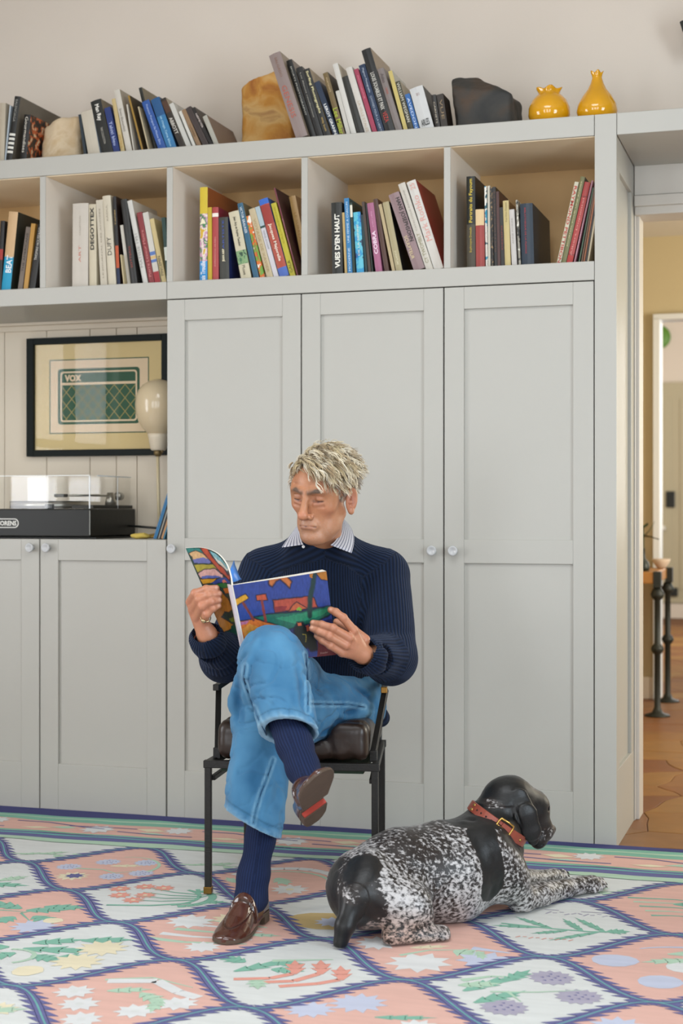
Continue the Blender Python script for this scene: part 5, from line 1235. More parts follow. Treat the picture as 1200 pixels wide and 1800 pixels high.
def head_ops():
    o = []
    U = lambda s, k: o.append(('u', s, k)); S = lambda s, k: o.append(('s', s, k))
    U(s_ell(H_(0, -.018, .032), H_(.0755, .096, .082)), 0)
    U(s_ell(H_(0, .030, .020), H_(.066, .058, .066)), .02)             # forehead
    U(s_ell(H_(0, .036, -.045), H_(.056, .050, .066)), .025)           # face
    for s in (1, -1):
        U(s_cap(H_(s * .045, .000, -.058), H_(s * .018, .066, -.108), .0195, .018), .030)  # jaw
        U(s_ell(H_(s * .036, .026, -.088), H_(.020, .036, .026)), .02)     # jowl
    U(s_ell(H_(0, .074, -.108), H_(.025, .020, .0175)), .016)          # chin
    U(s_ell(H_(0, .030, -.118), H_(.036, .045, .016)), .02)            # under the chin
    for s in (1, -1):
        U(s_ell(H_(s * .043, .054, -.026), H_(.022, .020, .018)), .018) # cheekbone
        U(s_cap(H_(s * .012, .085, .018), H_(s * .046, .071, .019), .0115, .010), .010)  # brow
        S(s_ell(H_(s * .030, .098, -.003), H_(.0185, .021, .0145)), .010)   # socket
        U(s_ell(H_(s * .031, .0675, -.001), H_(.0150, .0140, .0130)), .003)   # lid over the eyeball
        U(s_cap(H_(s * .020, .080, -.0165), H_(s * .044, .070, -.0135), .0055, .005), .005)   # bag under the eye
        S(s_cap(H_(s * .018, .092, -.0245), H_(s * .045, .078, -.0215), .0026, .0022), .006)
        S(s_chain([H_(s * .018, .0835, -.0068), H_(s * .031, .0825, -.0088), H_(s * .044, .0745, -.0070)], [.0016, .0019, .0014]), .0022)   # slit of the lowered lid
        S(s_cap(H_(s * .018, .0875, .0060), H_(s * .045, .0765, .0058), .0018, .0016), .004)   # lid fold
    U(s_cap(H_(0, .086, .012), H_(0, .109, -.036), .0085, .0110), .009)  # nose bridge
    U(s_ell(H_(0, .111, -.042), H_(.0145, .0130, .0120)), .008)          # tip
    for s in (1, -1):
        U(s_ell(H_(s * .0155, .097, -.0465), H_(.0090, .011, .0088)), .005)   # wing
        S(s_ell(H_(s * .0072, .107, -.0555), H_(.0050, .0065, .0045)), .003)    # nostril
        S(s_cap(H_(s * .0150, .096, -.010), H_(s * .0185, .093, -.036), .003, .003), .008)     # side of the nose
        S(s_chain([H_(s * .0215, .100, -.044), H_(s * .031, .092, -.062), H_(s * .037, .080, -.082)], [.0030, .0028, .0018]), .009)   # fold to the mouth
        U(s_ell(H_(s * .050, .046, .008), H_(.018, .022, .026)), .02)          # outer eye and temple
        S(s_cap(H_(s * .050, .068, -.006), H_(s * .058, .056, -.002), .0006, .0005), .004); S(s_cap(H_(s * .050, .066, -.012), H_(s * .058, .056, -.016), .0006, .0005), .004)
    U(s_ell(H_(0, .083, -.074), H_(.028, .017, .020)), .012)              # mouth mound
    U(s_ell(H_(0, .0905, -.0790), H_(.0175, .0080, .0052)), .006)         # lower lip
    S(s_chain([H_(-.026, .0905, -.0765), H_(-.012, .1005, -.0730), H_(0, .1030, -.0735), H_(.012, .1005, -.0730), H_(.026, .0905, -.0765)], [.0018] * 5), .003)
    S(s_cap(H_(0, .106, -.058), H_(0, .102, -.066), .0026, .0020), .004)   # philtrum
    S(s_cap(H_(-.013, .101, -.0890), H_(.013, .101, -.0890), .0042, .0042), .009)
    for z, dz in ((.040, .004), (.051, .005), (.063, .003)): S(s_chain([H_(-.045, .074, z - dz), H_(-.018, .0905, z), H_(.018, .0905, z + .001), H_(.045, .074, z - dz)], [.0010] * 4), .005)
    for x in (-.006, .006): S(s_cap(H_(x, .099, .012), H_(x * 1.3, .095, .030), .0014, .001), .004)
    for s in (1, -1):                                                      # ears
        B = basis(H_(s * .90, .36, 0), (0, -.18, 1))
        c = H_(s * .0790, -.014, -.022)
        U(s_ell(c, H_(.034, .0195, .0075), B), .006)
        S(s_ell(c + H_(s * .0085, .003, .007), H_(.0245, .0125, .0095), B), .003)
        U(s_ell(c + H_(s * .001, .010, -.003), H_(.007, .006, .006)), .004)
        U(s_ell(c + H_(0, .005, -.031), H_(.007, .0085, .0085)), .006)
    return o
HEADOPS = head_ops()
NECKA, NECKB = hw(.004, -.014, -.07), J(564, 975, 4.60)
def body_ops():
    o = [('u', s_cap(NECKA, NECKB, .050, .054), 0)]
    o.append(('u', s_cap(J(566, 1025, 4.67), J(560, 1215, 4.70), .085, .10), .05))
    o.append(('u', s_cap(J(480, 1005, 4.67), J(655, 1005, 4.66), .045, .045), .05))
    o.append(('u', s_chain([J(472, 1006, 4.67), J(398, 1160, 4.45), J(365, 1122, 4.24)], [.04, .038, .027]), .03))
    o.append(('u', s_chain([J(664, 1006, 4.65), J(688, 1155, 4.47), J(640, 1150, 4.275)], [.04, .038, .027]), .03))
    o.append(('u', s_chain([Lhip, Lknee, J(457, 1475, 4.12), J(445, 1540, 4.10), J(441, 1580, 4.085)], [.08, .055, .028, .026, .024]), .02)); o.append(('u', s_chain([Rhip, Rknee, J(518, 1310, 3.955), J(534, 1355, 3.89)], [.08, .055, .030, .022]), .02))
    o.append(('u', s_cap(J(444, 1582, 4.085), J(432, 1612, 4.02), .024, .016), .01)); o.append(('u', s_cap(J(534, 1355, 3.89), J(548, 1380, 3.82), .024, .016), .01))
    return o
# ---- hands: chains of joints per finger (px, py, depth), radii in metres
def hand_ops(wrist, palm, fingers, k=.006):
    o = []
    o.append(('u', palm, 0))
    for pts, rs in fingers:
        o.append(('u', s_chain([J(*p) for p in pts], rs, .003), k))
        for p, r in zip(pts[1:-1], rs[1:-1]): o.append(('u', s_ell(J(*p), H_(r, r, r) * 1.06), .004))
    return o
# left hand (image right): back of the hand to us, three fingers on the cover, forefinger along its edge, thumb inside
LF = [([(621, 1108, 4.230), (603, 1086, 4.215), (590, 1076, 4.220), (581, 1072, 4.225)], [.0125, .0112, .0102, .0092]),
      ([(613, 1121, 4.215), (585, 1104, 4.195), (565, 1098, 4.205), (550, 1095, 4.215)], [.0128, .0112, .0102, .0088]),
      ([(607, 1134, 4.215), (578, 1118, 4.195), (560, 1110, 4.205), (548, 1105, 4.213)], [.0128, .0110, .0100, .0086]),
      ([(601, 1147, 4.225), (580, 1135, 4.205), (566, 1126, 4.208), (556, 1118, 4.214)], [.0118, .0098, .0090, .0078])]
LTH = ([(640, 1125, 4.280), (620, 1108, 4.290), (604, 1098, 4.292), (591, 1093, 4.292)], [.017, .0140, .0115, .0095])
def palm_of(w_, kn, rw, rk):
    fs = [s_cap(J(*w_), J(*k_), rw, rk) for k_ in kn]
    def f(P):
        d = fs[0][0](P)
        for g in fs[1:]: d = smin(d, g[0](P), .012)
        return d
    return f, np.min([g[1] for g in fs], 0), np.max([g[2] for g in fs], 0)
LHAND = hand_ops((642, 1152, 4.280), palm_of((638, 1150, 4.270), [(621, 1108, 4.235), (613, 1121, 4.222), (607, 1134, 4.222), (601, 1147, 4.230)], .0215, .0125), LF + [LTH])
LHAND += [('u', s_cap(J(638, 1150, 4.270), J(655, 1158, 4.320), .0235, .027), .012)]
# veins and tendons on the back of the hand
for a in ((615, 1110), (609, 1122), (604, 1135)): LHAND.append(('u', s_cap(J(a[0], a[1], 4.206), J(632, 1143, 4.242), .0022, .0018), .005))
DZ = .03
# right hand (image left): fingers across the front of the curled leaf
RF = [([(334, 1058, 4.215), (343, 1043, 4.175), (362, 1036, 4.155), (380, 1034, 4.160)], [.0125, .0115, .0108, .0092]),
      ([(339, 1072, 4.205), (350, 1053, 4.160), (367, 1046, 4.148), (385, 1044, 4.160)], [.0130, .0118, .0108, .0092]),
      ([(347, 1085, 4.200), (356, 1065, 4.155), (371, 1057, 4.148), (385, 1055, 4.162)], [.0128, .0115, .0105, .0090]),
      ([(357, 1094, 4.200), (364, 1079, 4.160), (374, 1069, 4.155), (384, 1065, 4.166)], [.0118, .0104, .0096, .0082])]
RTH = ([(352, 1098, 4.245), (345, 1072, 4.255), (352, 1056, 4.250), (364, 1048, 4.240)], [.016, .0135, .0115, .0095])
RHAND = hand_ops(None, palm_of((364, 1116, 4.225), [(336, 1062, 4.222), (340, 1074, 4.213), (348, 1087, 4.208), (358, 1096, 4.207)], .0225, .0128), RF + [RTH])
RHAND += [('u', s_cap(J(364, 1116, 4.225), J(370, 1136, 4.27), .0245, .028), .012)]
for a in ((338, 1072), (346, 1085), (355, 1095)): RHAND.append(('u', s_cap(J(a[0], a[1], 4.192), J(362, 1112, 4.203), .0022, .0018), .005))

parts = []   # (verts, faces, colours)
def skin(v, seed, base=srgb('c9906f'), red=0.0):
    n = fbm(v * 60 + seed, 3); n2 = fbm(v * 260 + seed, 2)
    c = np.array(base)[None] * (1 + .10 * n[:, None] + .06 * n2[:, None])
    c[:, 1] *= 1 - .05 * np.clip(fbm(v * 30 + 5, 2) + red, -1, 1); return c
# head
def head_fn(P):
    d = field(HEADOPS, hl(P)) * HS
    return smin(d, s_cap(NECKA, NECKB, .050, .054)[0](P), .02)
lo, hi = HO + np.array([-.15, -.15, -.26]), HO + np.array([.15, .15, .15])
hv, hf_ = polygonise(head_fn, lo, hi, .00145)
NCUT = NECKA * .25 + NECKB * .75; NDIR = unit(NECKB - NECKA)
hv, hf_ = cut_mesh(hv, hf_, NCUT, NDIR)
L = hl(hv); hc = skin(hv, 1.0, srgb('b07a58'))
def gauss(c, r): return np.exp(-(((L - np.array(c)) / np.array(r)) ** 2).sum(1))
def seg(a, b, w_):
    a = np.array(a); b = np.array(b); ab = b - a; q = L - a; t = np.clip((q @ ab) / (ab @ ab), 0, 1); return np.exp(-(vlen(q - t[:, None] * ab) / w_) ** 2)
def tint(mask, col, amt): hc[:] = hc * (1 - (mask * amt)[:, None]) + np.array(srgb(col))[None] * (mask * amt)[:, None]
tint(gauss((0, .112, -.040), (.016, .02, .014)), 'c47a66', .5)
for s in (1, -1):
    tint(gauss((s * .045, .065, -.035), (.024, .03, .02)), 'c47c62', .35)
    tint(gauss((s * .08, -.01, -.022), (.02, .03, .035)), 'c87c68', .45); tint(gauss((s * .0795, -.010, -.018), (.008, .009, .016)), '7a4436', .65)  # ear redness, then the hollow darkened: its shade painted into the skin
    bn = .9 + .2 * fbm(L * np.array([500, 500, 160]) + 2, 2)
    tint(np.clip(seg((s * .011, .094, .0165), (s * .033, .089, .0225), .0066) + seg((s * .033, .089, .0225), (s * .051, .073, .016), .0052), 0, 1) * np.clip(bn, 0, 1), '4a3c31', 1.0)
    tint(np.clip(seg((s * .018, .0825, -.0068), (s * .031, .0815, -.0088), .0030) + seg((s * .031, .0815, -.0088), (s * .044, .0745, -.0070), .0026), 0, 1), '1f120e', 1.0)
    tint(gauss((s * .031, .084, .003), (.014, .012, .007)), 'b07c66', .5); tint(gauss((s * .031, .082, -.014), (.016, .012, .006)), 'b57c6c', .45)
    tint(seg((s * .0215, .096, -.046), (s * .036, .08, -.080), .003), '99604a', .5); tint(seg((s * .018, .09, -.0245), (s * .045, .076, -.0215), .0022), '9a6250', .5); tint(gauss((s * .0165, .088, -.004), (.006, .01, .008)), '8f5c48', .5)  # folds and eye corners darkened, shade painted into the skin colour
    tint(gauss((s * .007, .105, -.0545), (.004, .006, .004)), '5a2f26', .8)
tint(np.clip(seg((-.016, .096, -.0705), (.016, .096, -.0705), .0022) + seg((-.015, .096, -.0785), (.015, .096, -.0785), .0042), 0, 1), 'a96a5e', .55)
tint(np.clip(seg((-.026, .089, -.0765), (0, .1, -.0735), .0019) + seg((.026, .089, -.0765), (0, .1, -.0735), .0019), 0, 1), '6a382e', .9)
stub = np.clip(gauss((0, .08, -.10), (.05, .06, .03)) + gauss((0, .1, -.062), (.03, .03, .008)) + .7 * gauss((.045, .03, -.085), (.03, .05, .03)) + .7 * gauss((-.045, .03, -.085), (.03, .05, .03)), 0, 1)
tint(stub * np.clip(.5 + fbm(L * 420, 2), 0, 1), 'b3a196', .35)
for z in (.040, .051, .063): tint(seg((-.045, .074, z - .004), (0, .091, z), .0016) + seg((.045, .074, z - .004), (0, .091, z), .0016), 'a06c52', .4)
sc_ = np.clip((L[:, 2] - (.062 - np.clip(-L[:, 1] * .9, -.01, .09))) / .010, 0, 1) * (L[:, 1] < .085); tint(sc_ * (np.abs(L[:, 0]) < .0785), '9a8a72', .85)
for k in range(4):
    q = rng.choice(np.nonzero((L[:, 1] > .03) & (L[:, 2] < .02))[0]); tint(np.exp(-(vlen(L - L[q]) / .0022) ** 2), '8a5540', .6)
parts.append((hv, hf_, hc))
def hand_mesh(ops, wr, toward, seed):
    lo, hi = bounds(ops, .012); fn = lambda P: field(ops, P)
    v, f = polygonise(fn, lo, hi, .0017)
    n = unit(toward); v, f = cut_mesh(v, f, wr + n * .022, n)
    c = skin(v, seed, srgb('b57c5e'), .3); return v, f, c
Lw, Rw = J(638, 1150, 4.27), J(364, 1116, 4.225); Lt, Rt_ = J(655, 1158, 4.32) - Lw, J(370, 1136, 4.27) - Rw
lv = hand_mesh(LHAND, Lw, Lt, 2.0); rvh = hand_mesh(RHAND, Rw, Rt_, 3.0)
def nails(mesh, tips):
    v, f, c = mesh
    for (tip, nx) in tips:
        t = J(*tip); m = np.exp(-(vlen(v - t) / .0052) ** 4); c[:] = c * (1 - .55 * m[:, None]) + np.array(srgb('dcae98'))[None] * .55 * m[:, None]
nails(lv, [((580, 1070.5, 4.213), 0), ((549, 1093, 4.208), 0), ((547.5, 1103, 4.207), 0), ((555, 1116.5, 4.208), 0)])
nails(rvh, [((381, 1033, 4.152), 0), ((386, 1043, 4.153), 0), ((386, 1054, 4.154), 0), ((385, 1064, 4.158), 0)])
for mesh, kn in ((lv, LF), (rvh, RF)):
    v, f, c = mesh
    for pts, rs in kn:
        for p in pts[:2]: m = np.exp(-(vlen(v - J(*p)) / .014) ** 2); c[:] = c * (1 - .3 * m[:, None]) + np.array(srgb('c07a62'))[None] * .3 * m[:, None]
parts += [lv, rvh]
BO = body_ops(); lo, hi = bounds(BO, .03)
bv, bf = polygonise(lambda P: field(BO, P), lo, hi, .011)
for (p, n) in ((NCUT, -NDIR), ): pass
def cut_near(v, f, p, n, R_):
    s = ((v - p) @ n < 0) | (vlen(v - p) > R_); keep = s[f].all(1); f = f[keep]; used = np.zeros(len(v), bool); used[f.ravel()] = True; new = np.cumsum(used) - 1; return v[used], new[f]
bv, bf = cut_near(bv, bf, NCUT + NDIR * .012, -NDIR, .25)
# the forearm ends where the hand mesh begins
bv, bf = cut_near(bv, bf, Lw + unit(Lt) * .036, -unit(Lt), .10); bv, bf = cut_near(bv, bf, Rw + unit(Rt_) * .036, -unit(Rt_), .10)
parts.append((bv, bf, skin(bv, 4.0)))
V_ = np.concatenate([p[0] for p in parts]); C_ = np.concatenate([p[2] for p in parts]); off = np.cumsum([0] + [len(p[0]) for p in parts]); F_ = np.concatenate([p[1] + o for p, o in zip(parts, off)])
SKIN = attr_mat('skin', .42, spec=.5, bump=.25, bscale=420)
SKIN.node_tree.nodes['Principled BSDF'].inputs['Subsurface Weight'].default_value = .12
SKIN.node_tree.nodes['Principled BSDF'].inputs['Subsurface Radius'].default_value = (.012, .004, .002)
SKIN.node_tree.nodes['Principled BSDF'].inputs['Subsurface Scale'].default_value = .5
man = raw('person', V_, F_, SKIN, None, True, np.clip(C_, 0, 1))
# join head, hands and trunk into one surface at the hidden cuts (neck and wrists)
bm = bmesh.new(); bm.from_mesh(man.data)
be = [e for e in bm.edges if e.is_boundary]; left = set(be); loops = []
while left:
    st = [left.pop()]; lp = set(st)
    while st:
        e = st.pop()
        for v in e.verts:
            for g in v.link_edges:
                if g in left: left.discard(g); lp.add(g); st.append(g)
    loops.append(list(lp))
def ctr(lp): 
    vs = {v for e in lp for v in e.verts}; return sum((v.co for v in vs), Vector()) / len(vs)
loops = [(ctr(l), l) for l in loops if len(l) > 8]
for tgt in (NCUT, Lw + unit(Lt) * .03, Rw + unit(Rt_) * .03):
    near = sorted(loops, key=lambda l: (l[0] - Vector(tgt)).length)[:2]
    if len(near) == 2 and all((l[0] - Vector(tgt)).length < .09 for l in near):
        try: bmesh.ops.bridge_loops(bm, edges=near[0][1] + near[1][1])
        except Exception: pass
bm.to_mesh(man.data); bm.free(); man.data.polygons.foreach_set('use_smooth', [True] * len(man.data.polygons))
tag(man, 'person seated cross-legged in navy sweater and blue jeans, reading an open art book', 'person')
# ---------------------------------------------------------------- hair
hr = random.Random(21)
def in_scalp(p):
    x, y, z = p
    line = .052 + .018 * math.cos(x * 26) - (.016 if x < -.02 else 0) + (.010 if .0 < x < .05 else 0)
    if y > .062: return z > line + .006
    if y > .03: return z > line - (.062 - y) * 1.0
    if y > -.012 and z < .018: return abs(x) > .06 and y < .026 and z > -.016      # sideburn
    return z > -.022 - max(0, -y) * .55
SK = lambda P: field(HEADOPS[:2], P)
hv2, hf2, hc2 = [], [], []
def lock(root, d0, L_, r0, curl, col, flow, lift=.004, strands=5):
    p = np.array(root, float); d = unit(d0); n = 8; pts = [p.copy()]; ph = hr.uniform(0, 6.28); ax = unit(np.cross(d, flow) + 1e-3); fq = hr.uniform(1.2, 2.2)
    for k in range(n):
        t = (k + 1) / n
        d = unit(d * .58 + flow * .42 + curl * (ax * math.sin(ph + fq * t * 3.6) + np.cross(d, ax) * math.cos(ph + fq * t * 3.6)))
        p = p + d * L_ / n
        c_ = SK(p[None])[0]; lf = lift * math.sin(PI * min(t * 1.1, 1)) + .002
        if c_ < lf: q = p - np.array([0, -.005, .03]); p = p + unit(q) * (lf - c_)       # stay outside the skull
        pts.append(p.copy())
    pts = np.array(pts); T_ = np.gradient(pts, axis=0); T_ /= np.linalg.norm(T_, axis=1, keepdims=True)
    A_ = np.cross(T_, [.3, .2, .93]); A_ /= np.linalg.norm(A_, axis=1, keepdims=True); B_ = np.cross(A_, T_)
    for s_ in range(strands):
        base = len(hv2); u, v = hr.gauss(0, .5) * r0, hr.gauss(0, .5) * r0; sp = hr.uniform(.8, 1.5); tint_ = hr.uniform(.85, 1.15); cut = hr.uniform(.8, 1.05)
        for k in range(n + 1):
            q = pts[k] + (A_[k] * u + B_[k] * v) * (.5 + sp * (k / n)); r = r0 * .34 * (1 - .75 * (k / n) ** 1.5)
            for m in range(3):
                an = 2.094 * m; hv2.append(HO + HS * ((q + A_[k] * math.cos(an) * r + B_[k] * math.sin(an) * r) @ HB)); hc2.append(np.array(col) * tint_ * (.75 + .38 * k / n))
        for k in range(n):
            for m in range(3): hf2.append((base + k * 3 + m, base + k * 3 + (m + 1) % 3, base + k * 3 + 3 + (m + 1) % 3, base + k * 3 + 3 + m))
cols = [srgb(c) for c in ('dccfb4', 'cbba98', 'e6dcc6', 'ad9673', 'd2c098', '8f7c5e')]
sides = [srgb(c) for c in ('b5a793', '9c8d7e', 'c0b3a2', '857768')]
cnt = 0
while cnt < 950:
    th_, ph_ = hr.uniform(0, 2 * PI), math.acos(hr.uniform(-.45, 1))
    dirv = H_(math.sin(ph_) * math.cos(th_), math.sin(ph_) * math.sin(th_), math.cos(ph_))
    p = H_(0, -.012, .030) + dirv * H_(.0755, .094, .082)
    if dirv[1] > .55 and dirv[2] > .1: p[1] = min(p[1] + .004, .084)
    if not in_scalp(p): continue
    cnt += 1
    x, y, z = p
    if z > .045:
        part = x < .028                               # which side of the parting
        flow = unit(H_(-.75 if part else .15, .42 if y > -.03 else -.35, -.22 - .75 * max(0, -x) / .07 - (.45 if y > .05 else 0) - (.5 if not part else 0)))
        Ln = hr.uniform(.05, .08) * (.78 if y > .045 else 1.1 if y > 0 else .62) * (.38 if x > .026 else 1); r0 = hr.uniform(.0026, .0046); col = hr.choice(cols); out = dirv * .7 + H_(0, 0, .3) + H_(hr.uniform(-.3, .3), hr.uniform(-.3, .3), hr.uniform(-.1, .3))
        lock(p, out, Ln, r0, hr.uniform(.12, .38), col, unit(H_(.12, 0, -1)) if x > .045 else flow, hr.uniform(.004, .014) if x < .034 else .004)
    else:
        flow = unit(H_(.15 * x / .07, -.55, -.85)); Ln = hr.uniform(.018, .034) if z > 0 else hr.uniform(.012, .024); r0 = hr.uniform(.0022, .0036); col = hr.choice(sides if z < .03 else cols + sides); out = dirv + H_(0, -.4, -.4); cu = hr.uniform(.1, .3)
        if y > -.012 and z < .02: flow = unit(H_(0, -.15, -1)); Ln = .014; cu = .05
        lock(p, out, Ln, r0, cu, col, flow, .003 if z < .02 else hr.uniform(.003, .012), 4)
for k in range(46):                                 # the forelock hanging onto the forehead on his left
    p = H_(hr.uniform(-.06, .005), hr.uniform(.045, .072), hr.uniform(.068, .09)); lock(p, H_(-.3, .5, .7), hr.uniform(.036, .052), hr.uniform(.0024, .004), hr.uniform(.08, .25), hr.choice(cols), unit(H_(-.5, .15, -.85)), .006)
for k in range(22):
    p = H_(hr.uniform(.022, .060), hr.uniform(.035, .062), hr.uniform(.068, .088)); lock(p, H_(.4, .4, .6), hr.uniform(.02, .03), hr.uniform(.0022, .0034), .2, hr.choice(cols), unit(H_(.12, .0, -.95)), .005)
for k in range(14):                                 # flyaway curls
    p = H_(hr.uniform(-.06, .03), hr.uniform(-.06, .03), .105); lock(p, H_(hr.uniform(-.6, .2), 0, 1), hr.uniform(.04, .06), .0016, .7, hr.choice(cols), unit(H_(-.9, 0, -.2)), .02, 2)
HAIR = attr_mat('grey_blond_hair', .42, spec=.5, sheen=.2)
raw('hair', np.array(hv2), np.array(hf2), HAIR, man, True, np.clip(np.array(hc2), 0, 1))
# ---------------------------------------------------------------- jeans
lo, hi = bounds(JEANS, .02)
jv, jf = polygonise(jeans_field, lo, hi, .0042)
def cyl(v, a, b):
    ab = b - a; q = v - a; t = np.clip((q @ ab) / (ab @ ab), 0, 1); r = q - t[:, None] * ab; return t, vlen(r), r
fade = np.zeros(len(jv))
for a, b in ((Lhip, Lknee), (Lknee, Lhem), (Rhip, Rknee), (Rknee, Rhem)): t, r, _ = cyl(jv, a, b)
crease = fold_lines(jv, JF)
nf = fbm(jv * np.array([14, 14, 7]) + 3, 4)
wear_fold_shade = np.clip(.5 + .55 * nf - crease * 60 + .25 * np.exp(-(vlen(jv - J(478, 1120, 4.06)) / .07) ** 2), 0, 1)  # wash and knee wear; fold shade is painted in, creases darker, ridges lighter
jc = np.array(srgb('24577e'))[None] * (1 - wear_fold_shade[:, None]) + np.array(srgb('568cb0'))[None] * wear_fold_shade[:, None]
def hemline(p, ax, wdt, mask):
    d = (jv - p) @ ax; m = np.exp(-((d + wdt) / .0022) ** 2) * mask; return m
axR = AXR; axL = AXL
mR = (vlen(jv - Rhem) < .12); mL = (vlen(jv - Lhem) < .13)
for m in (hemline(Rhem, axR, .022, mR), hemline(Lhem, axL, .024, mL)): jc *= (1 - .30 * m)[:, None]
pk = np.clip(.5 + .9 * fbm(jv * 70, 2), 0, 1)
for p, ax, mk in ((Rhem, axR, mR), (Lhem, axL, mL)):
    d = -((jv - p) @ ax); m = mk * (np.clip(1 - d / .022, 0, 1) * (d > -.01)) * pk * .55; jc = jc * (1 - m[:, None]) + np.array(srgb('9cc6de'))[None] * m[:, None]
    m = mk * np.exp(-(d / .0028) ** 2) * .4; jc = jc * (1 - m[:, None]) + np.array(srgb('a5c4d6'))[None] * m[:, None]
def seam(pts, w_=.0020, side_=.006):
    """a stitched seam: dark line and a pale worn ridge on the cloth nearest to it"""
    global jc
    best = np.full(len(jv), 9.0)
    for a, b in zip(pts, pts[1:]):
        A = J(*a); B = J(*b); q = jv - A; vd = unit((A + B) / 2 - CAM); q = q - np.outer(np.clip(q @ vd, -.06, .06), vd)
        ab = B - A; ab = ab - vd * (ab @ vd); t = np.clip((q @ ab) / (ab @ ab), 0, 1); best = np.minimum(best, vlen(q - t[:, None] * ab))
    m = np.exp(-(best / .0030) ** 2); jc = jc * (1 - .25 * m[:, None]); m2 = np.exp(-((best - .0065) / .003) ** 2) * (.1 + .35 * pk); m2 = np.clip(m2, 0, .4); jc = jc * (1 - m2[:, None]) + np.array(srgb('9cc8de'))[None] * m2[:, None]
def surf_line(pxs):
    """points of a seam on the cloth, found by walking along the view ray at calibration time"""
    out = []; dn = []
    for (x0, y0), (x1, y1) in zip(pxs, pxs[1:]): dn += [(x0 + (x1 - x0) * t / 5, y0 + (y1 - y0) * t / 5) for t in range(5)]
    for x, y in dn + [pxs[-1]]:
        Ds = np.arange(3.7, 4.8, .004); P = np.array([J(x, y, d) for d in Ds]); f = jeans_field(P); i = np.nonzero(f < 0)[0]
        if len(i): out.append((x, y, Ds[i[0]]))
    return out
SEAMS = [[(431, 1170), (428, 1195), (440, 1230), (455, 1265), (468, 1292)], [(537, 1150), (541, 1200), (541, 1250)], [(548, 1237), (580, 1238), (612, 1238), (640, 1243)], [(480, 1335), (470, 1365), (458, 1395), (449, 1425), (445, 1447)]]
for s_ in SEAMS:
    q = surf_line(s_)
    if len(q) > 1: seam(q)
    SEAMP = globals().setdefault('SEAMP', []); SEAMP.append([J(x, y, d - .0006) for x, y, d in q])
DEN = attr_mat('washed_denim', .85, spec=.15, bump=.35, bscale=700, sheen=.1)
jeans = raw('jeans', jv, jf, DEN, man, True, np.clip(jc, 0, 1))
STI = mat('1c4466', .9, .1, 200, name='denim_stitching')
for pts in SEAMP:
    pts = np.array(pts); pts[1:-1] = (pts[:-2] + pts[1:-1] * 2 + pts[2:]) / 4
    bm = bmesh.new(); tube(bm, pts, .0017, 6); obj('seam', bm, STI, jeans)
# ---------------------------------------------------------------- sweater
Rsh, Rel, Rcf = J(462, 1012, 4.67), J(394, 1157, 4.45), J(361, 1120, 4.235)
Lsh, Lel, Lcf = J(676, 1014, 4.65), J(687, 1158, 4.47), J(641, 1150, 4.285)
NB = J(571, 958, 4.62)
TORSO = [(J(556, 1256, 4.70), .150), (J(560, 1180, 4.68), .158), (J(563, 1080, 4.65), .160), (J(567, 1010, 4.645), .118)]
SW = []
SW.append(('u', s_chain([p for p, r in TORSO], [r for p, r in TORSO], .05, (FW, .80)), 0))
SW.append(('u', s_cap(J(468, 1000, 4.665), NB - np.array([0, 0, .005]), .062, .058), .045))
SW.append(('u', s_cap(J(672, 1003, 4.65), NB - np.array([0, 0, .005]), .064, .058), .045))
SW.append(('u', s_cap(J(562, 985, 4.605), J(562, 1070, 4.63), .105, .135, (FW, .9)), .04))
SW.append(('u', s_ell(J(565, 962, 4.575), H_(.094, .094, .040)), .035))
SW.append(('u', s_cap(Rsh, Rel, .073, .066), .035)); SW.append(('u', s_cap(Rel, Rcf, .064, .047), .03))
SW.append(('u', s_cap(Lsh, Lel, .078, .073), .035)); SW.append(('u', s_cap(Lel, Lcf, .070, .051), .03))
SW.append(('u', s_cap(J(642, 1235, 4.70), J(668, 1262, 4.76), .05, .03), .04))
aR, aL = unit(Rcf - Rel), unit(Lcf - Lel)
def cutter(p, n, R_): return (lambda P: np.maximum(-((P - p) @ n), vlen(P - p) - R_), p - R_ - .01, p + R_ + .01)
nR, nL = unit(J(366, 1104, 4.22) - J(372, 1140, 4.26)), unit(J(628, 1146, 4.275) - J(655, 1156, 4.315))
cRp, cLp = J(364, 1119, 4.235), J(640, 1151, 4.282)
SW.append(('s', cutter(cRp, unit(aR * .5 + nR), .085), .004)); SW.append(('s', cutter(cLp, unit(aL * .5 + nL), .09), .004))
SW.append(('u', s_cap(cRp - nR * .022, cRp - nR * .004, .0475, .0465), .006)); SW.append(('u', s_cap(cLp - nL * .024, cLp - nL * .004, .053, .051), .006))
SW.append(('s', s_cap(cRp - nR * .06, cRp + nR * .06, .036, .0415), .004)); SW.append(('s', s_cap(cLp - nL * .06, cLp + nL * .06, .038, .0445), .004))
nk = unit(unit(NECKA - NECKB) + .0 * FW)
SW.append(('s', s_cap(J(565, 953, 4.565), J(562, 900, 4.53), .066, .085), .008))
SF = [(J(660, 1040, 4.56), J(652, 1120, 4.5), .012, .02), (J(640, 1185, 4.3), J(700, 1195, 4.44), .008, .016), (J(655, 1160, 4.25), J(715, 1170, 4.42), .010, .012), (J(660, 1140, 4.26), J(712, 1135, 4.45), .012, .014), (J(668, 1178, 4.28), J(720, 1150, 4.43), -.009, .013), (J(690, 1120, 4.42), J(722, 1110, 4.5), .008, .014),
      (J(350, 1160, 4.3), J(395, 1140, 4.36), .008, .012), (J(355, 1180, 4.36), J(410, 1165, 4.36), .008, .014), (J(500, 1190, 4.53), J(600, 1200, 4.53), .008, .016), (J(545, 1165, 4.53), J(640, 1150, 4.54), -.006, .02), (J(600, 1100, 4.5), J(655, 1045, 4.56), -.006, .02), (J(450, 1040, 4.58), J(465, 1110, 4.55), .010, .018)]
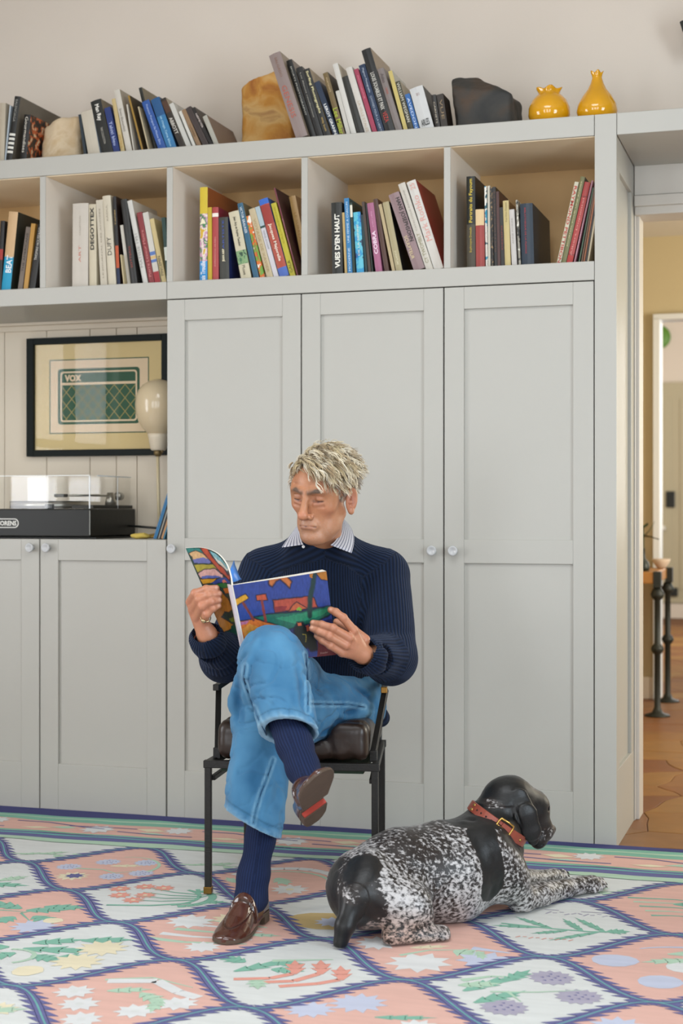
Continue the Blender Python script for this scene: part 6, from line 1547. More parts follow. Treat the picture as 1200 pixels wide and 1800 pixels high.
def sweater_field(P):
    d = field(SW, P); m = np.abs(d) < .03
    if m.any():
        Q = P[m]; d[m] += (fold_lines(Q, SF) + .005 * fbm(Q * np.array([7, 7, 5]) + 13.3, 3)) * np.clip(1 - np.abs(d[m]) / .03, 0, 1)
    return d
lo, hi = bounds(SW, .02)
sv, sf = polygonise(sweater_field, lo, hi, .0042)
# rib coordinate: around the nearest limb or the trunk
ribs = np.zeros(len(sv)); bestd = np.full(len(sv), 9.0); cuffm = np.zeros(len(sv))
tq = sv - J(563, 1080, 4.65); ribs_t = np.arctan2(tq @ RT, -(tq @ FW)) * .150
def limb(a, b, r, refdir, kind):
    global ribs, bestd
    t, rr, rv_ = cyl(sv, a, b); ax = unit(b - a); e1 = unit(refdir - ax * (refdir @ ax)); e2 = np.cross(ax, e1)
    return rr - r, np.arctan2(rv_ @ e2, rv_ @ e1) * r
tor = field([SW[0]], sv) + .004
cand = [(tor, ribs_t), limb(Rsh, Rel, .066, -FW, 0), limb(Rel, Rcf, .055, UPV, 0), limb(Lsh, Lel, .072, -FW, 0), limb(Lel, Lcf, .06, UPV, 0), limb(J(470, 1000, 4.665), J(545, 960, 4.62), .06, -FW, 0), limb(J(672, 1003, 4.65), J(598, 960, 4.62), .06, -FW, 0)]
for d, u in cand:
    m = d < bestd; ribs[m] = u[m]; bestd[m] = d[m]
SWM, nt, b = new_mat('navy_ribbed_wool')
at = nt.nodes.new('ShaderNodeAttribute'); at.attribute_name = 'rib'
mth = nt.nodes.new('ShaderNodeMath'); mth.operation = 'MULTIPLY'; mth.inputs[1].default_value = 2 * PI / .0098; nt.links.new(at.outputs['Fac'], mth.inputs[0])
sn = nt.nodes.new('ShaderNodeMath'); sn.operation = 'SINE'; nt.links.new(mth.outputs[0], sn.inputs[0])
mr = nt.nodes.new('ShaderNodeMapRange'); mr.inputs[1].default_value = -1; nt.links.new(sn.outputs[0], mr.inputs[0])
cr = nt.nodes.new('ShaderNodeMix'); cr.data_type = 'RGBA'; cr.inputs[6].default_value = srgb('0e1522') + (1,); cr.inputs[7].default_value = srgb('17243c') + (1,); nt.links.new(mr.outputs[0], cr.inputs[0]); nt.links.new(cr.outputs[2], b.inputs['Base Color'])
tc = nt.nodes.new('ShaderNodeTexCoord'); nz = nt.nodes.new('ShaderNodeTexNoise'); nz.inputs['Scale'].default_value = 500; nt.links.new(tc.outputs['Object'], nz.inputs[0])
ad = nt.nodes.new('ShaderNodeMath'); ad.operation = 'MULTIPLY_ADD'; ad.inputs[1].default_value = .35; nt.links.new(nz.outputs[0], ad.inputs[0]); nt.links.new(mr.outputs[0], ad.inputs[2])
bp = nt.nodes.new('ShaderNodeBump'); bp.inputs['Strength'].default_value = .8; bp.inputs['Distance'].default_value = .0025; nt.links.new(ad.outputs[0], bp.inputs['Height']); nt.links.new(bp.outputs[0], b.inputs['Normal'])
b.inputs['Roughness'].default_value = .9; b.inputs['Specular IOR Level'].default_value = .15; b.inputs['Sheen Weight'].default_value = .12; b.inputs['Sheen Tint'].default_value = (.4, .5, .8, 1)
raw('sweater', sv, sf, SWM, man, True, None, {'rib': ribs})
# ---------------------------------------------------------------- shirt collar
SHM, nt, b = new_mat('striped_shirt_cotton')
at = nt.nodes.new('ShaderNodeAttribute'); at.attribute_name = 'stripe'
mth = nt.nodes.new('ShaderNodeMath'); mth.operation = 'MULTIPLY'; mth.inputs[1].default_value = 2 * PI; nt.links.new(at.outputs['Fac'], mth.inputs[0])
sn = nt.nodes.new('ShaderNodeMath'); sn.operation = 'COSINE'; nt.links.new(mth.outputs[0], sn.inputs[0])
gt = nt.nodes.new('ShaderNodeMath'); gt.operation = 'GREATER_THAN'; gt.inputs[1].default_value = .74; nt.links.new(sn.outputs[0], gt.inputs[0])
cr = nt.nodes.new('ShaderNodeMix'); cr.data_type = 'RGBA'; cr.inputs[6].default_value = srgb('c9cad2') + (1,); cr.inputs[7].default_value = srgb('3d4568') + (1,); nt.links.new(gt.outputs[0], cr.inputs[0]); nt.links.new(cr.outputs[2], b.inputs['Base Color']); b.inputs['Roughness'].default_value = .8
def sheet(name, grid, stripe, m, parent, thick=.0016):
    """grid: rows of 3D points; made into a thin closed sheet"""
    G = np.array(grid); nr, nc = G.shape[:2]; du = np.gradient(G, axis=0); dv = np.gradient(G, axis=1); N = np.cross(du, dv); N /= np.maximum(np.linalg.norm(N, axis=2, keepdims=True), 1e-9)
    A = (G + N * thick / 2).reshape(-1, 3); B = (G - N * thick / 2).reshape(-1, 3); n = nr * nc; F = []
    for i in range(nr - 1):
        for j in range(nc - 1):
            a = i * nc + j; F.append((a, a + 1, a + nc + 1, a + nc)); F.append((n + a, n + a + nc, n + a + nc + 1, n + a + 1))
    rim = [(0, j) for j in range(nc)] + [(i, nc - 1) for i in range(1, nr)] + [(nr - 1, j) for j in range(nc - 2, -1, -1)] + [(i, 0) for i in range(nr - 2, 0, -1)]
    for (a, b_) in zip(rim, rim[1:] + rim[:1]):
        p, q = a[0] * nc + a[1], b_[0] * nc + b_[1]; F.append((p, n + p, n + q, q))
    s_ = np.concatenate([np.asarray(stripe).ravel()] * 2)
    return raw(name, np.concatenate([A, B]), F, m, parent, True, None, {'stripe': s_})
def bez(ps, n):
    ps = [np.asarray(p, float) for p in ps]; out = []
    for k in range(n):
        t = k / (n - 1); q = ps
        while len(q) > 1: q = [a + (b_ - a) * t for a, b_ in zip(q, q[1:])]
        out.append(q[0])
    return out
def wing(inner, outer, nst, n=14, m=37, bulge=.006):
    A = bez(inner, n); B = bez(outer, n); G = []
    for k in range(m):
        t = k / (m - 1); G.append([a + (b_ - a) * t - FW * bulge * math.sin(PI * t) for a, b_ in zip(A, B)])
    st = np.tile(np.linspace(.3, nst, m)[:, None], (1, n)); return G, st
G, st = wing([J(602, 912, 4.60), J(602, 932, 4.52), J(594, 948, 4.46), J(581, 958, 4.435)], [J(604, 913, 4.61), J(626, 932, 4.58), J(624, 952, 4.52), J(617.5, 972, 4.46)], 7.3)
sheet('shirt_collar', G, st, SHM, man)
G, st = wing([J(524, 926, 4.58), J(526, 938, 4.53), J(528, 948, 4.49), J(533, 957, 4.465)], [J(521, 926, 4.62), J(510, 941, 4.60), J(503, 950, 4.55), J(495.5, 962, 4.50)], 6.3)
sheet('shirt_collar', G, st, SHM, man)
NAx = basis(nk, -FW); ring = []
for h_ in (0, .5, 1):
    row = []
    for k in range(28):
        an = 2 * PI * k / 27; r_ = .062 - .002 * h_
        row.append(J(564, 955, 4.548) + nk * (.004 + .028 * h_ - .016 * h_ * math.cos(an)) + (NAx[0] * math.cos(an) + NAx[1] * math.sin(an)) * r_)
    ring.append(row)
sheet('collar_band', ring, np.tile(np.linspace(0, 26, 28), (3, 1)), SHM, man, .002)
bm = bmesh.new(); lathe(bm, [(0, .0), (.004, 0), (.0046, .0012), (.0038, .002), (0, .0014)], 14, M=Matrix.Translation(J(533, 961, 4.468)) @ Matrix.Rotation(TH, 4, 'Z') @ Matrix.Rotation(PI / 2, 4, 'X')); obj('button', bm, mat('dadada', .2, .02, name='pearl_button'), man, True)
# rust coloured edge inside the right cuff
B_ = basis(nR, UPV); bm = bmesh.new(); tube(bm, [cRp - nR * .006 + (B_[0] * math.cos(a) + B_[1] * math.sin(a)) * .0375 for a in np.linspace(0, 2 * PI, 33)], .0022, 6); obj('cuff_lining', bm, mat('b0664e', .8, .1, name='rust_lining'), man)
# ---------------------------------------------------------------- signet ring
rd = unit(J(364, 1079, 4.16) - J(357, 1094, 4.20)); rc = J(361.5, 1085, 4.178); RB = basis(rd, -FW); GOLD = mat('c9b48a', .22, .1, 60, metal=.95, name='pale_gold')
bm = bmesh.new(); tube(bm, [rc + (RB[0] * math.cos(a) + RB[1] * math.sin(a)) * .0138 for a in np.linspace(0, 2 * PI, 25)], .0016, 6)
Mr = Matrix.Translation(rc + RB[0] * .0150) @ Matrix(np.array([RB[2], RB[1], RB[0]]).T.tolist()).to_4x4()
lathe(bm, [(0, -.002), (.007, -.002), (.0078, 0), (.006, .0026), (.003, .0036), (0, .0038)], 16, M=Mr); obj('signet_ring', bm, GOLD, man, True)
# ---------------------------------------------------------------- socks
SOCK, nt, b = new_mat('navy_ribbed_sock')
at = nt.nodes.new('ShaderNodeAttribute'); at.attribute_name = 'rib'
mth = nt.nodes.new('ShaderNodeMath'); mth.operation = 'MULTIPLY'; mth.inputs[1].default_value = 2 * PI / .0085; nt.links.new(at.outputs['Fac'], mth.inputs[0])
sn = nt.nodes.new('ShaderNodeMath'); sn.operation = 'SINE'; nt.links.new(mth.outputs[0], sn.inputs[0])
mr = nt.nodes.new('ShaderNodeMapRange'); mr.inputs[1].default_value = -1; nt.links.new(sn.outputs[0], mr.inputs[0])
cr = nt.nodes.new('ShaderNodeMix'); cr.data_type = 'RGBA'; cr.inputs[6].default_value = srgb('131c36') + (1,); cr.inputs[7].default_value = srgb('1c2a4c') + (1,); nt.links.new(mr.outputs[0], cr.inputs[0]); nt.links.new(cr.outputs[2], b.inputs['Base Color'])
bp = nt.nodes.new('ShaderNodeBump'); bp.inputs['Strength'].default_value = .5; bp.inputs['Distance'].default_value = .0015; nt.links.new(mr.outputs[0], bp.inputs['Height']); nt.links.new(bp.outputs[0], b.inputs['Normal']); b.inputs['Roughness'].default_value = .85; b.inputs['Specular IOR Level'].default_value = .2
def sock(a, mids, foot_pt, rs):
    pts = [a] + mids + [foot_pt]; ops = [('u', s_chain(pts, rs, .02), 0)]; lo, hi = bounds(ops, .015)
    fn = lambda P: field(ops, P) + .0015 * fbm(P * np.array([12, 12, 40]), 2)
    v, f = polygonise(fn, lo, hi, .0045); t, r, rv_ = cyl(v, a, mids[-1]); ax = unit(mids[-1] - a); e1 = unit(FW - ax * (FW @ ax)); e2 = np.cross(ax, e1)
    return raw('sock', v, f, SOCK, man, True, None, {'rib': np.arctan2(rv_ @ e2, rv_ @ e1) * .05})
sock(J(466, 1410, 4.14), [J(457, 1475, 4.12), J(445, 1540, 4.10), J(441, 1580, 4.085)], J(430, 1610, 4.02), [.046, .038, .041, .041, .024])
sock(J(500, 1262, 4.03), [J(518, 1310, 3.955), J(532, 1350, 3.895)], J(545, 1378, 3.82), [.047, .045, .041, .030])
# ---------------------------------------------------------------- loafers
def loafer(heel, toe, upv, L_, tilt_label, hz=1.0):
    """heel and toe: ends of the sole; upv: up direction of the foot"""
    f = unit(toe - heel); u = unit(upv - f * (upv @ f)); x = np.cross(f, u); M3 = np.array([x, f, u]); sc = L_ / .29
    drop = lambda y: .0150 * np.clip((y - .085) / .05, 0, 1) ** 2 * (3 - 2 * np.clip((y - .085) / .05, 0, 1))
    def loc(P):
        q = (P - heel) @ M3.T / sc / np.array([1, 1, hz]); q[:, 2] += drop(q[:, 1]); return q
    def outline(y, k=1.0):      # half width of the sole along its length
        ys = [0, .01, .03, .07, .12, .17, .21, .24, .265, .28, .29]; ws = [.012, .024, .033, .034, .0345, .043, .049, .0475, .040, .029, .010]; return np.interp(y, ys, ws) * k
    def bend(y): return np.interp(y, [0, .08, .15, .29], [0, -.002, .002, 0])
    def upper(P):
        q = loc(P); xx, yy, zz = q[:, 0] - bend(q[:, 1]), q[:, 1], q[:, 2]
        top = np.interp(yy, [0, .02, .07, .10, .135, .17, .20, .235, .262, .29], [.073, .074, .066, .074, .083, .068, .054, .043, .036, .026])
        w_ = np.maximum(outline(yy), .003); z0 = np.where(yy < .085, .026, .020)
        zr = np.clip((zz - z0) / np.maximum(top - z0, .01), -1, 2)
        e = np.sqrt((xx / w_) ** 2 + np.clip(zr, 0, 2) ** 2.6) - 1
        d = e * np.minimum(w_, .03) * .8
        d = smax(d, z0 - .004 - zz, .003); d = smax(d, -yy - .000, .006); d = smax(d, yy - .292, .008)
        # opening for the foot
        hole = np.sqrt((xx / .029) ** 2 + ((yy - .066) / .058) ** 2 + ((zz - .083) / .046) ** 2) - 1
        d = smax(d, -hole * .028, .003)
        # apron seam and saddle strap
        ap = np.abs(np.sqrt((xx / .030) ** 2 + ((yy - .178) / .072) ** 2) - 1) * .03
        d = d + .0016 * np.exp(-(ap / .0016) ** 2) * (zz > .034) * (yy > .14)
        st = np.exp(-((yy - .142 + .10 * np.abs(xx)) / .0125) ** 6); d = d - .0034 * st * (zz > .03)
        return d * sc
    cs = np.array([heel + sc * (np.array([a, b_, c_ * hz]) @ M3) for a in (-.06, .06) for b_ in (-.015, .305) for c_ in (-.012, .10)])
    v, fc = polygonise(upper, cs.min(0), cs.max(0), .0025)
    q = loc(v); wl = fbm(v * 40, 3)
    colr = np.array(srgb('4a281e'))[None] * (1 + .25 * wl[:, None]); dk = np.exp(-((q[:, 1] - .142 + .10 * np.abs(q[:, 0])) / .0135) ** 8); edge = np.clip(dk * (1 - dk) * 4, 0, 1) * (q[:, 2] > .03)
    ap = np.exp(-(np.abs(np.sqrt((q[:, 0] / .030) ** 2 + ((q[:, 1] - .178) / .072) ** 2) - 1) * .03 / .0018) ** 2) * (q[:, 2] > .034) * (q[:, 1] > .14)
    colr *= (1 - .6 * np.clip(edge + ap, 0, 1))[:, None]
    sh = raw('loafer', v, fc, LOAF, man, True, np.clip(colr, 0, 1))
    # sole: welted outline, waist, separate heel block
    def slab(name, y0, y1, z0, z1, k, m, wst=0.0):
        bm = bmesh.new(); n = 26; ys = np.linspace(y0, y1, n); R_ = []
        for z, kk in ((z0, k * .97), (z0 + .0015, k), (z1 - .0015, k), (z1, k * .985)):
            rg = []
            for y in ys: rg.append((bend(y) + outline(y, kk) * (1 - wst * math.exp(-((y - .10) / .03) ** 2)), y, z))
            for y in ys[::-1]: rg.append((bend(y) - outline(y, kk) * (1 - wst * math.exp(-((y - .10) / .03) ** 2)), y, z))
            R_.append([bm.verts.new(heel + sc * (((np.array(p) - np.array([0, 0, drop(p[1])])) * np.array([1, 1, hz])) @ M3)) for p in rg])
        for A, B in zip(R_, R_[1:]):
            for i in range(len(A)): bm.faces.new((A[i], A[(i + 1) % len(A)], B[(i + 1) % len(A)], B[i]))
        for rr in (R_[0], R_[-1]):
            for i in range(n - 1): bm.faces.new((rr[i], rr[i + 1], rr[2 * n - 2 - i], rr[2 * n - 1 - i]))
        return obj(name, bm, m, sh)
    slab('sole', .0, .29, .015, .0225, 1.05, SOLE, .06); slab('heel', .0, .072, .0, .0155, 1.03, SOLE)
    if tilt_label:
        bm = bmesh.new(); slab('heel_edge', .070, .078, .003, .0152, .98, mat('a83a2c', .6, .1, name='red_heel_breast')); bm.free()
    return sh
LOAF = attr_mat('polished_brown_leather', .2, spec=.6, bump=.05, bscale=300, coat=.45)
SOLE = mat('4d3d30', .6, .25, 25, .3, 60, name='worn_leather_sole')
h_ = atZ(460, 1612, RZ + .0035); t_ = atZ(399, 1655, RZ + .0035); t_ = h_ + unit(t_ - h_) * .275
loafer(h_, t_, UPV, .275, False, 1.38)
h2 = J(553, 1447, 3.87); t2 = J(560, 1362, 3.625); Lr = np.linalg.norm(t2 - h2)
loafer(h2, t2, unit(UPV * .78 - RT * .75 + FW * .55), Lr, True)
# ================================================================ the art book in his hands
def pip(x, y, poly):
    inside = np.zeros(len(x), bool); n = len(poly)
    for i in range(n):
        x0, y0 = poly[i]; x1, y1 = poly[(i + 1) % n]
        c = ((y0 > y) != (y1 > y)) & (x < (x1 - x0) * (y - y0) / ((y1 - y0) or 1e-9) + x0); inside ^= c
    return inside
def dseg(x, y, poly, closed=True):
    d = np.full(len(x), 1e9); n = len(poly)
    for i in range(n if closed else n - 1):
        x0, y0 = poly[i]; x1, y1 = poly[(i + 1) % n]; dx, dy = x1 - x0, y1 - y0; t = np.clip(((x - x0) * dx + (y - y0) * dy) / (dx * dx + dy * dy + 1e-9), 0, 1); d = np.minimum(d, np.hypot(x - x0 - t * dx, y - y0 - t * dy))
    return d
def paint(x, y, base, layers):
    c = np.tile(np.array(srgb(base)), (len(x), 1)); jx = 5 * fbm(np.stack([x, y, 0 * x], 1) / 28., 3); jy = 5 * fbm(np.stack([x, y, 0 * x + 9], 1) / 28., 3)
    X, Y = x + jx, y + jy
    for kind, poly, col, *r in layers:
        if kind == 'f':
            m = pip(X, Y, poly); c[m] = srgb(col)
            if r: e = np.exp(-(dseg(X, Y, poly) / r[0]) ** 4); c = c * (1 - .8 * e[:, None]) + np.array(srgb('16182a'))[None] * .8 * e[:, None]
        else:
            e = np.exp(-(dseg(X, Y, poly, False) / r[0]) ** 6); c = c * (1 - e[:, None]) + np.array(srgb(col))[None] * e[:, None]
    br = fbm(np.stack([x / 9., y / 22., 0 * x], 1), 4)
    return np.clip(.80 * c * (1 + .30 * br[:, None]), 0, 1)
COVR = attr_mat('printed_cover_ink', .32, spec=.5, coat=.1)
mg = thing('art_book', 'open softcover art book with painted blue and orange covers held by the man', 'book')
cTL, cTR, cBR, cBL = J(406, 1029, 4.11), J(573.5, 1004, 4.225), J(591, 1151, 4.30), J(433, 1163, 4.19)
def bil(a, b): return (cTL * (1 - a) + cTR * a) * (1 - b) + (cBL * (1 - a) + cBR * a) * b
nu, nv = 170, 140; A_, B_ = np.meshgrid(np.linspace(0, 1, nu), np.linspace(0, 1, nv)); a_, b_ = A_.ravel(), B_.ravel()
P = cTL[None] * ((1 - a_) * (1 - b_))[:, None] + cTR[None] * (a_ * (1 - b_))[:, None] + cBL[None] * ((1 - a_) * b_)[:, None] + cBR[None] * (a_ * b_)[:, None]
nrm = unit(np.cross(cTR - cTL, cBL - cTL)); nrm = nrm if nrm @ FW < 0 else -nrm
P = P + nrm[None] * (.006 * np.sin(PI * a_) * (.4 + .6 * b_))[:, None]
# the design's own coordinates
dx = (395 * (1 - a_) + 1090 * a_) * (1 - b_) + (500 * (1 - a_) + 1160 * a_) * b_; dy = (325 * (1 - a_) + 225 * a_) * (1 - b_) + (880 * (1 - a_) + 830 * a_) * b_
LAY = [('f', [(540, 555), (650, 530), (900, 510), (1140, 468), (1150, 500), (1100, 545), (1000, 590), (850, 630), (740, 655), (690, 610)], '1f6a58', 7), ('f', [(700, 560), (1000, 510), (1120, 490), (1060, 540), (850, 600)], '2c8a66'),
 ('f', [(440, 585), (560, 562), (650, 590), (725, 610), (732, 640), (640, 700), (600, 900), (480, 900)], 'd0702c', 6), ('f', [(470, 640), (520, 600), (600, 630), (560, 720), (500, 730)], 'd8903a'), ('f', [(450, 590), (520, 575), (505, 600), (460, 612)], 'b06a8a'), ('f', [(510, 660), (540, 650), (540, 690), (515, 690)], 'b8a83a'),
 ('f', [(410, 428), (495, 385), (520, 415), (428, 478)], 'd9a02a', 5), ('l', [(480, 452), (552, 575)], '7a3a34', 10), ('f', [(568, 395), (640, 383), (652, 428), (575, 436)], 'c2563a', 5), ('l', [(612, 436), (636, 580)], '8a3a34', 10),
 ('f', [(690, 430), (950, 402), (995, 412), (1020, 482), (705, 520)], 'b5503f', 6), ('f', [(795, 512), (862, 440), (948, 492)], 'c2623f', 5), ('f', [(862, 490), (880, 478), (900, 490), (895, 505), (865, 505)], '7aa83a'), ('f', [(700, 480), (790, 470), (780, 510), (705, 516)], '8a3034'),
 ('l', [(1000, 235), (985, 330), (965, 410), (960, 545)], '1a3a3a', 20), ('f', [(1010, 238), (1092, 222), (1102, 292), (1050, 285)], 'b5742a', 4), ('f', [(958, 245), (990, 240), (985, 275), (965, 270)], 'b5742a'),
 ('f', [(662, 272), (720, 256), (790, 256), (832, 298), (815, 345), (780, 312), (745, 282), (712, 298), (690, 335), (664, 322)], 'c2703a', 7),
 ('f', [(735, 660), (850, 635), (1000, 590), (1150, 560), (1165, 700), (930, 700), (780, 720)], '2a3468'), ('f', [(745, 670), (830, 690), (850, 760), (940, 840), (1170, 850), (1170, 720), (1020, 700), (1010, 900), (700, 900)], '7a2c34'), ('f', [(780, 680), (850, 690), (850, 712), (800, 705)], 'b0502c'),
 ('f', [(840, 650), (865, 590), (905, 585), (935, 640), (1005, 690), (1012, 790), (965, 800), (940, 770), (900, 800), (870, 740)], '17231f', 8), ('f', [(865, 592), (895, 588), (898, 612), (870, 616)], 'c2603f'), ('f', [(930, 615), (950, 610), (955, 650), (938, 655)], 'a8503a'), ('l', [(905, 675), (930, 680), (925, 730)], 'a8983a', 3)]
col = paint(dx, dy, '2f4690', LAY)
F = np.array([(j * nu + i, j * nu + i + 1, (j + 1) * nu + i + 1, (j + 1) * nu + i) for j in range(nv - 1) for i in range(nu - 1)])
raw('back_cover', P, F, COVR, mg, True, col)
xd = unit(cTR - cTL); yd = unit(np.cross(nrm, xd)); Mt = Matrix(np.array([xd, yd, nrm]).T.tolist()).to_4x4(); Mt.translation = Vector(bil(.86, .955) + nrm * .0048)
lettering('Frieder', mat('c9a8a0', .6, .02, name='cover_print'), mg, Mt, None, .0055, 0.0)
# page block behind the cover, a little thicker to the right
PG = mat('d9d4c8', .8, .06, 150, name='page_edges_white')
def slab_pts(front, back, name, m):
    fr_, bk_ = np.array(front), np.array(back); n, k = fr_.shape[:2]; V = np.concatenate([fr_.reshape(-1, 3), bk_.reshape(-1, 3)]); N = n * k; Fs = []
    for i in range(n - 1):
        for j in range(k - 1):
            a = i * k + j; Fs += [(a, a + 1, a + k + 1, a + k), (N + a, N + a + k, N + a + k + 1, N + a + 1)]
    rim = [(0, j) for j in range(k)] + [(i, k - 1) for i in range(1, n)] + [(n - 1, j) for j in range(k - 2, -1, -1)] + [(i, 0) for i in range(n - 2, 0, -1)]
    for a, b_ in zip(rim, rim[1:] + rim[:1]):
        p, q = a[0] * k + a[1], b_[0] * k + b_[1]; Fs.append((p, N + p, N + q, q))
    return raw(name, V, Fs, m, mg, False)
def fr_pt(a, b): return bil(a, b) + nrm * .006 * math.sin(PI * a) * (.4 + .6 * b)
front = [[fr_pt(a, b) - nrm * .0006 for a in np.linspace(0, 1, 12)] for b in np.linspace(0, 1, 4)]
back = [[fr_pt(min(a, .985), b) - nrm * (.003 + .0145 * a ** .6) + UPV * 0 for a in np.linspace(0, 1, 12)] for b in np.linspace(0, 1, 4)]
slab_pts(front, back, 'page_block', PG)
# the curled front leaf, seen from outside
TOPC = [J(406, 1029, 4.11), J(404, 1012, 4.125), J(396, 990, 4.15), J(380, 972, 4.18), (J(356, 963, 4.19)), J(326, 963.5, 4.195)]
BOTC = [J(433, 1163, 4.19), J(428, 1138, 4.195), J(421, 1122, 4.195), J(411, 1114, 4.22), J(402, 1111, 4.235), J(391, 1112, 4.24)]
def poly_at(ps, t):
    t = np.clip(t, 0, 1) * (len(ps) - 1); i = min(int(t), len(ps) - 2); f = t - i
    p0, p1, p2, p3 = ps[max(i - 1, 0)], ps[i], ps[i + 1], ps[min(i + 2, len(ps) - 1)]
    return .5 * ((2 * p1) + (-p0 + p2) * f + (2 * p0 - 5 * p1 + 4 * p2 - p3) * f * f + (-p0 + 3 * p1 - 3 * p2 + p3) * f ** 3)
nu, nv = 90, 140; G = np.array([[poly_at(TOPC, i / (nu - 1)) * (1 - j / (nv - 1)) + poly_at(BOTC, i / (nu - 1)) * (j / (nv - 1)) for i in range(nu)] for j in range(nv)])
A_, B_ = np.meshgrid(np.linspace(0, 1, nu), np.linspace(0, 1, nv)); a_, b_ = A_.ravel(), B_.ravel()
tx = np.array([(395, 325), (390, 262), (360, 150), (300, 85), (195, 55), (68, 57)], float); bx_ = np.array([(500, 880), (490, 780), (462, 712), (420, 680), (380, 668), (338, 668)], float)
ti = a_ * 5; i0 = np.minimum(ti.astype(int), 4); fr_ = (ti - i0)[:, None]
TT = tx[i0] * (1 - fr_) + tx[i0 + 1] * fr_; BB = bx_[i0] * (1 - fr_) + bx_[i0 + 1] * fr_; D_ = TT * (1 - b_)[:, None] + BB * b_[:, None]
LAY = [('f', [(75, 60), (180, 60), (200, 100), (90, 95)], '2f7a72'), ('f', [(95, 95), (150, 78), (200, 100), (250, 130), (280, 160), (140, 165), (120, 120)], 'd0a878', 4), ('f', [(130, 140), (200, 125), (270, 150), (240, 168), (140, 165)], '6a6ea8'), ('f', [(130, 175), (290, 172), (320, 205), (160, 235)], 'a89a3a', 4), ('f', [(160, 240), (210, 210), (280, 205), (345, 245), (350, 270), (180, 272)], 'd8a8a0', 5), ('f', [(190, 262), (260, 255), (340, 262), (300, 275), (195, 276)], '5a6ab0'),
 ('f', [(175, 280), (300, 276), (260, 312), (200, 318)], 'd0982a', 4), ('f', [(250, 310), (330, 270), (375, 265), (395, 300), (330, 315), (280, 320)], '34488a'), ('f', [(285, 325), (340, 302), (385, 312), (375, 350), (300, 340)], '2a6a34', 4),
 ('f', [(240, 78), (300, 95), (370, 170), (395, 225), (350, 200), (290, 140)], '7ab0b8'), ('f', [(270, 110), (330, 150), (385, 215), (340, 190)], 'd8d4c4'), ('f', [(170, 52), (225, 55), (262, 120), (350, 200), (395, 262), (388, 280), (300, 205), (220, 118)], 'b04a30', 5), ('f', [(335, 290), (352, 280), (372, 300), (345, 305)], 'c2685a'),
 ('f', [(200, 325), (300, 345), (380, 420), (410, 500), (380, 525), (350, 520), (330, 560), (380, 590), (425, 615), (400, 650), (340, 672), (270, 580), (280, 480)], 'b5782e', 5), ('f', [(340, 345), (380, 340), (395, 380), (360, 385)], 'c8702a', 3), ('f', [(340, 530), (400, 520), (440, 560), (390, 580), (350, 570)], '1f3a34'), ('f', [(380, 570), (430, 548), (450, 600), (400, 590)], '6a7a2c'), ('f', [(400, 620), (470, 600), (480, 700), (400, 660)], '1d4a3c')]
col = paint(D_[:, 0], D_[:, 1], '24443c', LAY)
F = np.array([(j * nu + i, j * nu + i + 1, (j + 1) * nu + i + 1, (j + 1) * nu + i) for j in range(nv - 1) for i in range(nu - 1)])
Gf = G.reshape(-1, 3); raw('front_cover', Gf, F, COVR, mg, True, col)
# pages behind the curled leaf, and its white spine edge
du = np.gradient(G, axis=1); dv = np.gradient(G, axis=0); N = np.cross(du, dv); N /= np.linalg.norm(N, axis=2, keepdims=True); sgn = -1 if (N.reshape(-1, 3) @ FW).mean() < 0 else 1
ci = list(range(0, 88, 3)) + [89]; ri = list(range(0, 139, 20)) + [139]; Gi = G[np.ix_(ri, ci)]; Ni = N[np.ix_(ri, ci)] * sgn
slab_pts(Gi + Ni * .0008, Gi + Ni * .0045, 'front_pages', PG)
BLUEP = mat('3a78c4', .4, .1, 30, name='blue_inner_page'); sheet('inner_page', [[J(408, 1024, 4.128), J(418, 1021, 4.145), J(425, 1018, 4.16)], [J(405, 1000, 4.14), J(412, 1003, 4.165), J(423, 1017, 4.17)], [J(411, 985, 4.20), J(413, 993, 4.2), J(421, 1014, 4.19)]], np.zeros((3, 3)), BLUEP, mg, .001)
bm = bmesh.new(); sp = [cTL + nrm * .001 + xd * .001, cTL - xd * .006 + nrm * -.001, cBL - xd * .006 - nrm * .001, cBL + nrm * .001 + xd * .001]
q = [bm.verts.new(p) for p in sp]; q2 = [bm.verts.new(p - nrm * .012) for p in sp]; bm.faces.new(q); bm.faces.new(q2[::-1])
for i in range(4): bm.faces.new((q[i], q2[i], q2[(i + 1) % 4], q[(i + 1) % 4]))
obj('spine', bm, mat('c9c0c4', .4, .1, 40, name='spine_print'), mg)
# ================================================================ the pointer lying on the rug
DOG = []
def du(s, k): DOG.append(('u', s, k))
du(s_chain([J(642, 1560, 4.03), J(705, 1538, 4.10), J(786, 1533, 4.17), J(838, 1517, 4.225)], [.104, .113, .130, .100], .05), 0)
du(s_cap(J(648, 1572, 3.965), J(718, 1592, 3.95), .084, .062), .045)                       # near thigh
du(s_cap(J(732, 1606, 3.95), J(694, 1640, 3.905), .040, .026), .03)                        # shank folded back
du(s_chain([J(688, 1647, 3.90), J(740, 1646, 3.925), J(772, 1643, 3.945)], [.0255, .0255, .0265]), .015)   # hind foot
for p in ((781, 1636, 3.95), (783, 1645, 3.94), (778, 1651, 3.93)): du(s_ell(J(*p), H_(.0125, .0125, .0115)), .008)
du(s_chain([J(648, 1522, 3.985), J(624, 1572, 3.905), J(606, 1628, 3.875), J(598, 1657, 3.868)], [.036, .029, .025, .019], .01), .03)   # tail
du(s_cap(J(852, 1490, 4.175), J(888, 1545, 4.19), .074, .060), .05)                        # shoulder
du(s_cap(J(888, 1535, 4.195), J(915, 1578, 4.22), .056, .037), .03)                        # upper arm and elbow
du(s_chain([J(916, 1582, 4.225), J(950, 1572, 4.285), J(985, 1563, 4.355), J(1012, 1559, 4.405)], [.0340, .0335, .0275, .0255], .01), .02)   # near forearm
